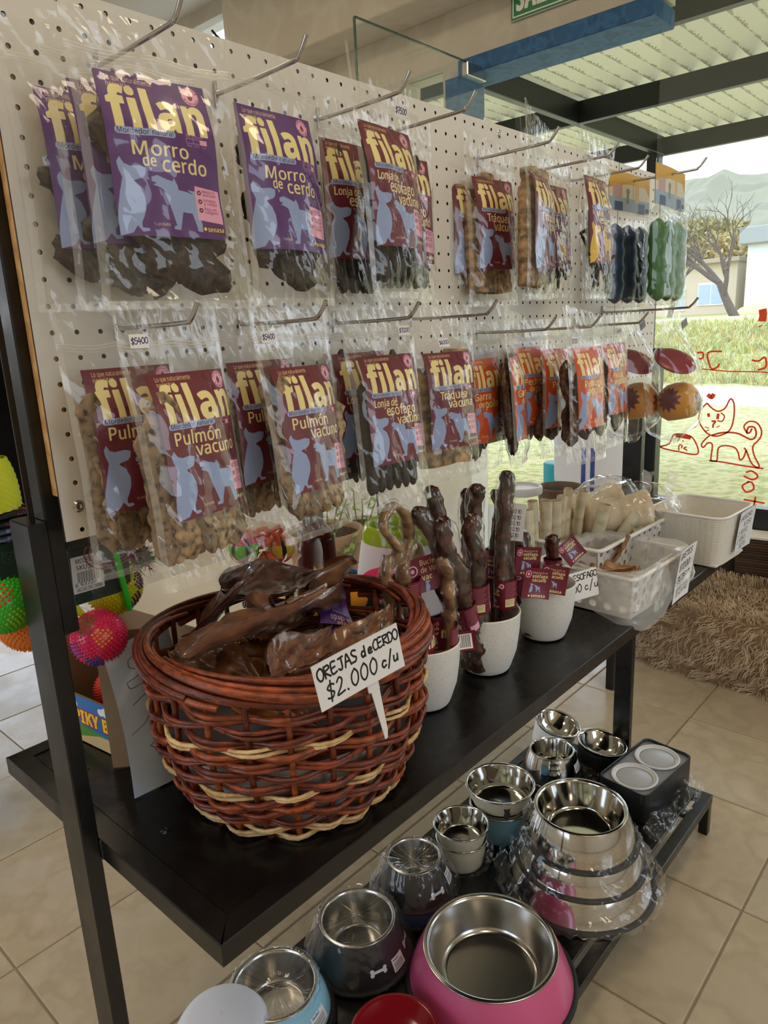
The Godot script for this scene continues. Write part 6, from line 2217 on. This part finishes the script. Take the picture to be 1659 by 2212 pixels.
	crumple(wm, 30, 24, func(u, v): return Vector3((u - .5) * .14, .012 + .03 * (1 - v) * sin(u * 3.1), (v - .5) * .1), 41, .01)
	obj("film", wm, M.film, wr)
	for q in [[Vector3(1.452, YL + .035, -.24), "steel bowl standing tilted at the far back corner of the shelf", Vector3(.25, 0, -.1)], [Vector3(1.44, YL + .03, -.085), "steel bowl in a black holder next to the double feeder", Vector3(.12, 0, -.08)]]:
		var b := thing("steel_bowl", q[1], "pet bowl", q[0], q[2], "small steel bowls at the back")
		var m := MB.new()
		m.lathe([Vector2(.0005, 0), Vector2(.04, .0), Vector2(.05, .008), Vector2(.062, .04), Vector2(.068, .046), Vector2(.071, .048), Vector2(.071, .05), Vector2(.066, .05), Vector2(.058, .044), Vector2(.048, .012), Vector2(.0005, .004)], 48)
		obj("dish", m, steel, b)
		var hd := MB.new()
		hd.lathe([Vector2(.05, -.03), Vector2(.058, -.028), Vector2(.064, .03), Vector2(.062, .036)], 40)
		obj("holder", hd, M.rubber if q[0].z > -.2 else M.white_plastic, b)
	# double feeder
	var f := thing("double_feeder", "black box feeder with two round white dishes", "pet feeder", Vector3(1.402, YL, .068), Vector3(0, -.1, 0))
	var fb := MB.new()
	var ol := PackedVector2Array()
	for c in [[1, 1], [-1, 1], [-1, -1], [1, -1]]:
		for k in 5:
			var an: float = [0.0, PI / 2, PI, PI * 1.5][[[1, 1], [-1, 1], [-1, -1], [1, -1]].find(c)] + k / 4.0 * PI / 2
			ol.append(Vector2(c[0] * (.128 - .02) + cos(an) * .02, c[1] * (.07 - .02) + sin(an) * .02))
	var n := ol.size()
	for k in n + 1:
		var p := ol[k % n]
		fb.p(Vector3(p.x, .002, p.y)); fb.p(Vector3(p.x, .084, p.y)); fb.p(Vector3(p.x * .97, .084, p.y * .95)); fb.p(Vector3(p.x * .97, .076, p.y * .95))
	for k in n:
		for j in 3: fb.quad(k * 4 + j, k * 4 + 4 + j, k * 4 + 5 + j, k * 4 + 1 + j)
	obj("box", fb, mat(rgb(26, 27, 29), .35), f)
	var gt := mat(rgb(150, 154, 160), .4)
	var tray := MB.new()
	var tp := []
	for k in n: tp.append(Vector3(ol[k].x * .97, .0765, ol[k].y * .95))
	tray.face(tp)
	obj("tray", tray, gt, f)
	for s in [-1, 1]:
		var d := MB.new()
		d.lathe([Vector2(.058, .078), Vector2(.06, .081), Vector2(.058, .0835), Vector2(.054, .083), Vector2(.05, .078), Vector2(.0465, .0775)], 44)
		obj("dish_rim", d, M.white_plastic, f, Vector3(s * .061, 0, 0))
		var d2 := MB.new()
		d2.lathe([Vector2(.053, .0825), Vector2(.05, .07), Vector2(.044, .0782), Vector2(.0005, .0779)], 44)
		obj("dish", d2, mat(rgb(196, 198, 200), .3), f, Vector3(s * .061, 0, 0))
	var cw := thing("plastic_wrap", "torn strip of clear wrap along the front of the double feeder", "plastic wrap", Vector3(1.36, YL + .002, .165), Vector3(0, -.05, 0))
	var cm := MB.new()
	crumple(cm, 40, 14, func(u, v): return Vector3((u - .5) * .3, .006 + .03 * v * (.5 + .5 * sin(u * 9)), (.5 - v) * .05), 43, .008)
	obj("film", cm, M.film, cw)
	# front left: blue bowl, frosted lid, red dome
	var bb := tip_bowl("wrapped_bowl", "light blue bowl with a plastic wrapped steel dish at the lower left", Vector3(.318, YL + .012, -.195), .078, .108, .07, mat(rgb(150, 206, 230), .18), M.steel_soft)
	cling(bb, [Vector2(.084, .058), Vector2(.082, .072), Vector2(.074, .075), Vector2(.05, .067), Vector2(.025, .061), Vector2(.001, .06)], 19, .006)
	tip_bowl("steel_bowl", "dark red patterned bowl under the light blue one", Vector3(.318, YL, -.195), .1, .11, .016, mat(rgb(120, 60, 60), .4), M.steel_soft)
	sticker(bb, 1.3 + bb.rotation.y, .096, .034, .04, .026, .45, 9)
	var wl := thing("frosted_lid", "frosted white dome lid with a small nub at the bottom edge", "lid", Vector3(.205, YL, -.205))
	var wd := MB.new()
	wd.lathe([Vector2(.082, .0), Vector2(.083, .06), Vector2(.081, .078), Vector2(.072, .092), Vector2(.055, .1), Vector2(.03, .1035), Vector2(.006, .1045), Vector2(.0035, .106), Vector2(.0005, .1065)], 48)
	obj("dome", wd, mat(rgb(216, 220, 232), .5), wl)
	var rd := thing("red_bowl", "shiny dark red upturned bowl at the bottom edge", "pet bowl", Vector3(.402, YL, .03))
	var rm := MB.new()
	rm.lathe([Vector2(.092, .0), Vector2(.09, .03), Vector2(.083, .055), Vector2(.078, .06), Vector2(.07, .058), Vector2(.06, .05), Vector2(.04, .044), Vector2(.0005, .043)], 56)
	obj("bowl", rm, mat(rgb(134, 20, 30), .14), rd)

func cup(called: String, label: String, at: Vector3, rim: float, base: float, h: float, skin: Material, group: String) -> Node3D:
	var t := thing(called, label, "pet bowl", at, Vector3.ZERO, group)
	var o := MB.new()
	o.lathe([Vector2(base * .9, 0), Vector2(base, .002), Vector2(base * 1.02, .01), Vector2(lerpf(base, rim, .55), h * .55), Vector2(rim * .93, h * .86), Vector2(rim * .96, h * .95), Vector2(rim * .985, h - .002)], 48)
	obj("cup_wall", o, skin, t)
	var i := MB.new()
	i.lathe([Vector2(rim * .97, h - .004), Vector2(rim * 1.01, h - .002), Vector2(rim * 1.01, h), Vector2(rim * .97, h + .001), Vector2(rim * .93, h - .002), Vector2(rim * .88, h * .7), Vector2(rim * .78, h * .3), Vector2(rim * .7, h * .2), Vector2(.0005, h * .18)], 48)
	obj("steel_liner", i, M.steel, t)
	return t

# ---------------------------------------------------------------- things behind and beyond the stand
func background_goods() -> void:
	hanging_balls()
	rear_toys()
	plant_table()
	cloth_rack()
	floor_goods()
	bucket_table()

func hanging_balls() -> void:
	# dark green header card with animal faces, barcode label, hanging behind the board
	var t := thing("toy_header_card", "dark green printed header card with a white barcode label, behind the post", "toy card", Vector3(.03, 1.115, -.118), Vector3(0, .12, -.05))
	var r := Ras.new(2.0, 1.15, 400, rgb(24, 52, 40))
	var ln := rgb(60, 88, 74)
	for k in 14:
		var o := Vector2(.14 + (k % 5) * .42 + .12 * ((k / 5) % 2), .2 + (k / 5) * .38)
		var pts := []
		for i in 15: pts.append(o + Vector2(cos(TAU * i / 14) * .09, sin(TAU * i / 14) * .075))
		r.line(pts, .01, ln)
		r.disc(o + Vector2(-.03, -.01), .01, ln); r.disc(o + Vector2(.03, -.01), .01, ln); r.disc(o + Vector2(0, .025), .014, ln)
		for s in [-1, 1]: r.line([o + Vector2(s * .08, -.04), o + Vector2(s * .09, -.1), o + Vector2(s * .045, -.068)], .01, ln)
	r.rect(1.02, .42, .52, .56, rgb(226, 224, 220))
	write(r, "MODELO", Vector2(1.1, .53), .1, rgb(30, 30, 32), .3)
	write(r, "SKU:JU", Vector2(1.1, .63), .1, rgb(30, 30, 32), .3)
	for k in 26: r.rect(1.1 + k * .014, .66, .004 + .005 * (k * 7 % 3) / 2.0, .16, rgb(30, 30, 32))
	write(r, "6 93724", Vector2(1.06, .88), .08, rgb(30, 30, 32), .36)
	write(r, "HECHO EN CHINA", Vector2(1.08, .96), .08, rgb(30, 30, 32), .42)
	obj("card", card_mesh(.165, .095, .001, .0), print_mat(r.done(), .45), t)
	var sg := MB.new()
	sg.tube([Vector3(-.06, .04, .001), Vector3(-.02, .075, .01), Vector3(.02, .08, .02), Vector3(.05, .05, .01)], .0008, 5)
	obj("string", sg, mat(rgb(200, 196, 170), .6), t)
	var G := "spiky football toys hanging behind the board"
	spiky("spiky_ball", "pink spiky football toy hanging beside the black post", Vector3(.05, 1.02, -.112), .0335, rgb(240, 40, 92), [[Vector3(-.1, .45, .9), rgb(250, 160, 40)], [Vector3(-.4, -.6, .7), rgb(20, 70, 150)], [Vector3(-.95, -.1, .3), rgb(130, 40, 140)], [Vector3(-.5, .8, .3), rgb(70, 120, 30)]], G)
	spiky("spiky_ball", "yellow spiky football toy behind the pink one", Vector3(.102, 1.062, -.16), .036, rgb(214, 206, 20), [[Vector3(.1, .6, .8), rgb(240, 100, 30)], [Vector3(.5, -.4, .8), rgb(90, 30, 80)], [Vector3(.8, .3, .5), rgb(90, 30, 90)]], G)
	spiky("spiky_ball", "green spiky football toy at the left edge of the picture", Vector3(-.047, 1.096, -.125), .035, rgb(60, 176, 40), [[Vector3(-.5, .6, .6), rgb(220, 60, 50)], [Vector3(-.2, -.2, 1), rgb(150, 180, 30)]], G)
	spiky("spiky_ball", "orange spiky football toy mostly hidden behind the post", Vector3(-.012, 1.05, -.16), .034, rgb(240, 120, 30), [], G)
	# fuzzy ropes of the toys
	for q in [[[Vector3(.086, 1.16, -.115), Vector3(.09, 1.1, -.112), Vector3(.1, 1.04, -.12)], rgb(50, 210, 40), "bright green fuzzy cord hanging above the yellow ball"], [[Vector3(.02, 1.1, -.13), Vector3(.028, 1.075, -.128), Vector3(.04, 1.05, -.125)], rgb(222, 226, 40), "yellow and red fuzzy cord above the pink ball"]]:
		var o := thing("fuzzy_cord", q[2], "cord", Vector3.ZERO)
		var pts := smooth(q[0], 8)
		var c := MB.new()
		c.tube(pts, .004, 8)
		for k in 900:
			var i := rng.randi_range(0, pts.size() - 2)
			var p: Vector3 = pts[i].lerp(pts[i + 1], rng.randf())
			var d := Vector3(rng.randfn(), rng.randfn(), rng.randfn()).normalized()
			var sd := d.cross(Vector3.UP).normalized() * .0005
			var a := c.p(p - sd)
			var b := c.p(p + sd)
			var e := c.p(p + d * .0075)
			c.tri(a, b, e)
		obj("fuzz", c, mat(q[1], .8), o)

func rear_toys() -> void:
	# clear bag with rattle balls
	var t := thing("rattle_ball_bag", "clear bag of bright plastic rattle balls below the board", "toy pack", Vector3(.345, 1.05, -.15))
	var cols := [[rgb(96, 200, 40), rgb(236, 234, 232), rgb(236, 90, 40)], [rgb(236, 60, 130), rgb(236, 190, 40), rgb(230, 100, 40)], [rgb(236, 60, 130), rgb(96, 200, 40), rgb(236, 60, 130)]]
	var k := 0
	for o in [Vector3(-.005, -.022, .01), Vector3(.036, -.006, .0), Vector3(-.034, .012, .0)]:
		for band in 3:
			var m := MB.new()
			for q in 6:
				var a0 := TAU * q / 6.0
				m.grid(5, 5, func(u, v):
					var a: float = a0 + u * .72
					var b: float = lerpf(-1.4, 1.4, (band + v) / 3.0)
					return o + Vector3(cos(a) * cos(b), sin(b), sin(a) * cos(b)) * .0235)
			obj("ball_shell", m, mat(cols[k][band], .25), t)
		var inn := MB.new()
		inn.blob(o, Vector3.ONE * .014, 12, 8)
		obj("ball_core", inn, mat(rgb(30, 24, 24), .5), t)
		k += 1
	var cl := MB.new()
	for q in 5:
		var pts := []
		for i in 9: pts.append(Vector3(-.03 + q * .014 + .012 * sin(i * .9 + q), .022 + .012 * cos(i * .8 + q * 2), .012 * sin(i * .7 + q)))
		cl.tube(smooth(pts, 4), .004, 7)
	obj("coil", cl, mat(rgb(226, 90, 50), .3), t)
	var f := MB.new()
	crumple(f, 30, 22, func(u, v):
		var a: float = u * TAU
		var e: float = .058 * sin(PI * clampf(.12 + v * .84, 0, 1)) + .006
		return Vector3(cos(a) * e * 1.15, lerpf(-.06, .09, v), sin(a) * e * .7), 51, .005)
	obj("clear_bag", f, M.film, t)
	# feather toy in a bag
	var t2 := thing("feather_toy", "small bag with a green and magenta feather toy beside the front bags", "cat toy", Vector3(.125, 1.115, -.12))
	var fe := MB.new()
	var fm := MB.new()
	for q in 260:
		var d := Vector3(rng.randfn(), rng.randfn() * .8, rng.randfn() * .5).normalized()
		var o := Vector3(rf(-.012, .012), -.01 + rf(-.012, .01), 0)
		var mm := fe if q % 3 else fm
		var s := d.cross(Vector3(.3, .2, 1)).normalized() * .0012
		var a := mm.p(o - s)
		var b := mm.p(o + s)
		var c := mm.p(o + d * rf(.01, .024))
		mm.tri(a, b, c)
	obj("green_feathers", fe, mat(rgb(40, 100, 40), .8), t2)
	obj("magenta_feathers", fm, mat(rgb(170, 30, 100), .8), t2)
	var rg := MB.new()
	for q in 3:
		var pts := []
		for i in 21: pts.append(Vector3(-.04 + cos(TAU * i / 20) * (.034 - q * .006), .01 + sin(TAU * i / 20) * (.024 - q * .005), q * .002))
		rg.tube(pts, .0012, 6)
	obj("wand_coil", rg, mat(rgb(150, 60, 90), .4), t2)
	var bg := MB.new()
	crumple(bg, 16, 14, func(u, v): return Vector3(-.075 + u * .12, .04 - v * .09, .014 * sin(u * PI) * sin(v * PI) + .004), 57, .004)
	obj("clear_bag", bg, M.film, t2)
	# horseshoe shaped chew toy with a swing tag
	var t3 := thing("rubber_chew_toy", "dark red horseshoe shaped rubber toy hanging below the board", "dog toy", Vector3(.505, .985, -.2))
	var hs := MB.new()
	var hp := []
	for i in 13: hp.append(Vector3(cos(PI * i / 12.0) * .026, .03 + sin(PI * i / 12.0) * .022, 0))
	hp.push_front(Vector3(.03, -.02, 0)); hp.append(Vector3(-.03, -.02, 0))
	hs.tube(smooth(hp, 3), .0145, 14)
	obj("rubber_loop", hs, mat(rgb(92, 34, 30), .35), t3)
	var wt := MB.new()
	wt.blob(Vector3(0, .01, 0), Vector3(.012, .03, .01), 14, 10)
	obj("white_core", wt, mat(rgb(220, 216, 212), .5), t3)
	var tg := MB.new()
	tg.box(Vector3(0, .072, -.004), Vector3(.05, .05, .001), .0004)
	obj("card_tag", tg, mat(rgb(150, 140, 132), .6), t3)
	var stg := MB.new()
	stg.tube([Vector3(0, .08, 0), Vector3(-.01, .13, .01), Vector3(-.015, .22, .08)], .0007, 5)
	obj("string", stg, M.paper, t3)

func plant_table() -> void:
	var t := thing("plant_table", "low dark table with flower pots behind the stand", "table", Vector3(1.1, 0, -.95))
	bar(t, "table_top", Vector3(-.5, .6, -.35), Vector3(.5, .63, .35), mat(rgb(206, 198, 184), .5))
	for x in [-.46, .46]:
		for z in [-.31, .31]: bar(t, "leg", Vector3(x - .02, 0, z - .02), Vector3(x + .02, .6, z + .02), M.black)
	var terra := mat(rgb(176, 140, 112), .85)
	for q in [[Vector3(1.06, .63, -.78), .115, .19, terra, "large pale terracotta flower pot behind the hanging bags"], [Vector3(1.0, .63, -.66), .055, .09, mat(rgb(44, 104, 170), .4), "small blue plastic flower pot before the terracotta one"], [Vector3(1.33, .63, -.9), .1, .13, mat(rgb(206, 200, 188), .7), "wide pale stone bowl planter at the back"]]:
		var o := thing("flower_pot", q[4], "flower pot", q[0])
		var m := MB.new()
		var rt: float = q[1]
		var h: float = q[2]
		m.lathe([Vector2(.001, .002), Vector2(rt * .7, .002), Vector2(rt * .72, .004), Vector2(rt * .94, h * .78), Vector2(rt, h * .79), Vector2(rt, h), Vector2(rt * .92, h), Vector2(rt * .9, h * .9)], 36)
		obj("pot", m, q[3], o)
		var s := MB.new()
		s.lathe([Vector2(rt * .91, h * .9), Vector2(rt * .5, h * .93), Vector2(.001, h * .95)], 24, Vector3.ZERO, func(a, p): return p.x * (1 + .03 * sin(a * 7)))
		obj("soil", s, tri_mat(noise_tex([rgb(50, 38, 28), rgb(92, 72, 54)], [.3, .7], .05, 128, 81, 4), 12.0, .95), o)
		var st := MB.new()
		var lf := MB.new()
		for k in 6:
			var a := k * 1.05
			var d := Vector3(cos(a) * .35, 1, sin(a) * .35).normalized()
			var b := Vector3(cos(a) * rt * .3, h * .93, sin(a) * rt * .3)
			st.tube([b, b + d * .06, b + d * .11 + Vector3(cos(a) * .01, 0, 0)], .0025, 6)
			for j in 4:
				var p := b + d * (.04 + j * .022)
				var e := Vector3(cos(a + j * 2.1), .4, sin(a + j * 2.1)).normalized() * .035
				var sd := e.cross(Vector3.UP).normalized() * .009
				var i0 := lf.p(p)
				var i1 := lf.p(p + e * .5 + sd)
				var i2 := lf.p(p + e)
				var i3 := lf.p(p + e * .5 - sd)
				lf.quad(i0, i1, i2, i3)
		obj("stems", st, mat(rgb(120, 140, 60), .7), o)
		obj("leaves", lf, mat(rgb(130, 160, 84), .6), o)

func cloth_rack() -> void:
	var t := thing("dark_rack", "dark wall rack holding folded fabrics at the left", "rack", Vector3(.3, 0, -1.75))
	bar(t, "back_panel", Vector3(-.9, .74, -.5), Vector3(.55, 2.2, -.47), M.dark)
	for y in [.78, 1.55]: bar(t, "rack_shelf", Vector3(-.9, y - .03, -.47), Vector3(.5, y, .2), M.dark)
	bar(t, "rack_side", Vector3(.5, .74, -.47), Vector3(.54, 2.2, .2), M.dark)
	for x in [-.88, .5]:
		for z in [-.46, .16]: bar(t, "leg", Vector3(x, 0, z), Vector3(x + .03, .75, z + .03), M.dark)
	var cols := [[rgb(36, 40, 46), rgb(200, 60, 90), rgb(210, 190, 150)], [rgb(60, 80, 96), rgb(150, 110, 150), rgb(110, 150, 160)], [rgb(46, 60, 44), rgb(150, 166, 110), rgb(200, 206, 190)]]
	for k in 3:
		var o := thing("folded_fabric", ["floral dark folded fabric under the yellow knitted basket", "blue and mauve folded fabric in the middle of the pile", "green patterned folded fabric at the bottom of the pile"][k], "fabric", Vector3(.28, .781 + (2 - k) * .044, -1.62), Vector3.ZERO, "folded fabrics on the rack")
		var m := MB.new()
		for l in 2:
			m.grid(20, 24, func(u, v):
				var a: float = v * TAU
				return Vector3((u - .5) * .5, .011 + l * .021 + cos(a) * .0105 + .002 * sin(u * 22 + l), .17 * signf(sin(a)) * pow(absf(sin(a)), .3) + .004 * sin(u * 9)), false)
		var nt := noise_tex([cols[k][0], cols[k][0], cols[k][1], cols[k][2]], [.0, .55, .66, .85], .03, 256, 83 + k, 2, FastNoiseLite.TYPE_CELLULAR)
		obj("cloth", m, tri_mat(nt, 5.0, .95, .2), o)
	var b := thing("knitted_basket", "lime yellow knitted basket on the folded fabrics", "basket", Vector3(.4, .913, -1.58))
	var m2 := MB.new()
	for side in [0, 1]:
		m2.grid(60, 16, func(u, v):
			var a: float = u * TAU
			var r: float = .125 * (1.0 - .18 * pow(v, 3.0)) - side * .012 + .004 * sin(u * TAU * 24 + (PI if int(v * 16) % 2 else 0.0)) * (1 - side)
			return Vector3(cos(a) * r, v * .15, sin(a) * r), true, side == 0)
	obj("knit", m2, mat(rgb(198, 206, 50), .95), b)
	# white bin on the floor at the far left
	var w := thing("white_bin", "white plastic bin on the floor at the far left edge", "bin", Vector3(.13, 0, -1.42))
	var wm := MB.new()
	wm.lathe([Vector2(.001, .003), Vector2(.085, .002), Vector2(.09, .006), Vector2(.11, .3), Vector2(.114, .305), Vector2(.11, .31), Vector2(.1, .3)], 40)
	obj("bin_wall", wm, mat(rgb(226, 226, 230), .5), w)

func floor_goods() -> void:
	# shaggy pet bed
	var t := thing("shaggy_bed", "beige long haired plush pet bed on the floor by the window", "pet bed", Vector3(2.6, 0, .3))
	var b := MB.new()
	var f := func(u: float, v: float) -> Vector3:
		var a := u * TAU
		var c := cos(a)
		var s := sin(a)
		var k := 1.0 / pow(pow(absf(c), 5.0) + pow(absf(s), 5.0), .2)
		var e := 1.0 if v < .55 else cos((v - .55) / .45 * PI * .5)
		var y := .27 * (v / .55 if v < .55 else 1.0) + (.03 * sin((v - .55) / .45 * PI * .5) if v >= .55 else 0.0)
		return Vector3(.23 * c * k * lerpf(.0, 1.0, e), y, .72 * s * k * lerpf(.0, 1.0, e))
	b.grid(60, 24, f, true)
	obj("cushion", b, mat(rgb(150, 126, 100), 1.0, 0, .1), t)
	var hair := MB.new()
	for k in 26000:
		var u := rng.randf()
		var v := rng.randf() * .95
		# keep the fur on the sides that face the room and on the top
		var p: Vector3 = f.call(u, v)
		var q: Vector3 = f.call(u, minf(v + .02, 1.0))
		var n := Vector3(p.x / .27, .25 if v < .55 else 1.6, p.z / .72 * .6).normalized()
		var cl := floorf(u * 70.0) * 7.3 + floorf(v * 12.0) * 3.1
		var sw := Vector3(sin(cl), -.5 + .5 * cos(cl * 1.7), cos(cl * 1.3)) * .8
		var d := (n + sw * .8 + Vector3(rf(-.3, .3), rf(-.5, .2), rf(-.3, .3))).normalized()
		var ln := rf(.03, .055)
		var sd := d.cross(n).normalized() * rf(.0011, .002)
		if sd.length() < .0005: continue
		var i0 := hair.p(p - sd)
		var i1 := hair.p(p + sd)
		var m := p + d * ln * .55 + n * .008
		var i2 := hair.p(m + sd * .8)
		var i3 := hair.p(m - sd * .8)
		var i4 := hair.p(p + d * ln + Vector3(0, -.012, 0))
		hair.quad(i0, i1, i2, i3)
		hair.tri(i3, i2, i4)
	var hm := tri_mat(noise_tex([rgb(164, 140, 112), rgb(198, 176, 148), rgb(212, 194, 168)], [.25, .5, .8], .02, 256, 87, 4), 3.0, .9, .3)
	tag(obj("fur", hair, hm, t), "", "", "", "stuff")
	# ribbed cardboard scratcher, round tunnel, brown box
	var s := thing("cardboard_scratcher", "ribbed brown cardboard scratcher with a white top edge", "cat scratcher", Vector3(2.94, 0, -.06), Vector3(.0, .12, -.0))
	for k in 26:
		var m := MB.new()
		m.box(Vector3(0, .14 + k * .0118, 0), Vector3(.11, .0104, .2), .0015)
		obj("cardboard_layer", m, mat(rgb(76, 56, 42) * rf(.85, 1.2), .9), s)
	var bs := MB.new()
	bs.box(Vector3(0, .067, 0), Vector3(.12, .134, .21), .004)
	obj("base", bs, mat(rgb(60, 46, 38), .9), s)
	var tp := MB.new()
	tp.box(Vector3(0, .452, 0), Vector3(.115, .014, .205), .003)
	obj("top_edge", tp, M.paper, s)
	var w := thing("cat_tunnel", "dark grey round cat tunnel ring behind the pet bed", "cat tunnel", Vector3(2.96, .24, -.36), Vector3(0, .5, 0))
	var wm := MB.new()
	var wp := []
	for i in 33: wp.append(Vector3(0, cos(TAU * i / 32.0) * .16, sin(TAU * i / 32.0) * .16))
	wm.tube(wp, .045, 12, false)
	obj("ring", wm, mat(rgb(70, 62, 56), .85), w)
	var wr := MB.new()
	var wq := []
	for i in 33: wq.append(Vector3(-.03, cos(TAU * i / 32.0) * .118, sin(TAU * i / 32.0) * .118))
	wr.tube(wq, .005, 8, false)
	obj("wire_hoop", wr, mat(rgb(190, 176, 150), .5), w)
	var sd2 := MB.new()
	sd2.box(Vector3(0, -.22, 0), Vector3(.1, .04, .2), .004)
	obj("foot", sd2, M.dark, w)
	var bx := thing("cardboard_box", "plain brown cardboard box at the right edge beside the scratcher", "box", Vector3(2.7, .315, .2), Vector3(0, .1, 0))
	var bm := MB.new()
	bm.box(Vector3(0, .14, 0), Vector3(.24, .28, .24), .003)
	obj("carton", bm, mat(rgb(134, 98, 60), .85), bx)
	var tape := MB.new()
	tape.box(Vector3(0, .2806, 0), Vector3(.05, .001, .24))
	obj("tape", tape, mat(rgb(190, 160, 110), .3), bx)

func bucket_table() -> void:
	var tb := thing("side_table", "small black side table behind the stand, under the white bucket", "table", Vector3(2.3, 0, -.55))
	bar(tb, "table_top", Vector3(-.22, .56, -.22), Vector3(.22, .59, .22), M.black)
	for x in [-.2, .2]:
		for z in [-.2, .2]: bar(tb, "leg", Vector3(x - .015, 0, z - .015), Vector3(x + .015, .56, z + .015), M.black)
	var t := thing("white_bucket", "large white plastic bucket with two blue stripes behind the crates", "bucket", Vector3(2.3, .591, -.55))
	var m := MB.new()
	m.lathe([Vector2(.001, .003), Vector2(.122, .002), Vector2(.127, .008), Vector2(.132, .17), Vector2(.142, .172), Vector2(.143, .185), Vector2(.146, .36), Vector2(.152, .37), Vector2(.154, .4), Vector2(.15, .404)], 48)
	obj("bucket_wall", m, mat(rgb(222, 222, 226), .4), t)
	var l := MB.new()
	l.lathe([Vector2(.157, .385), Vector2(.158, .41), Vector2(.15, .414), Vector2(.001, .412)], 48)
	obj("lid", l, M.white_plastic, t)
	for s in [-.13, .1]:
		var st := MB.new()
		st.grid(4, 8, func(u, v):
			var a: float = PI - .35 + s + (u - .5) * .11
			var y: float = lerpf(.03, .35, v)
			var r: float = (.1295 if y < .17 else .1445) + .0006 + .00002 * y
			return Vector3(cos(a) * r, y, sin(a) * r))
		obj("blue_stripe", st, mat(rgb(58, 74, 150), .4), t)
	var tq := thing("turquoise_tin", "sliver of a turquoise container left of the white bucket", "container", Vector3(2.42, .591, -.76))
	var qm := MB.new()
	qm.lathe([Vector2(.001, .002), Vector2(.06, .002), Vector2(.062, .006), Vector2(.062, .2), Vector2(.06, .205), Vector2(.001, .205)], 32)
	obj("tin", qm, mat(rgb(60, 180, 196), .4), tq)
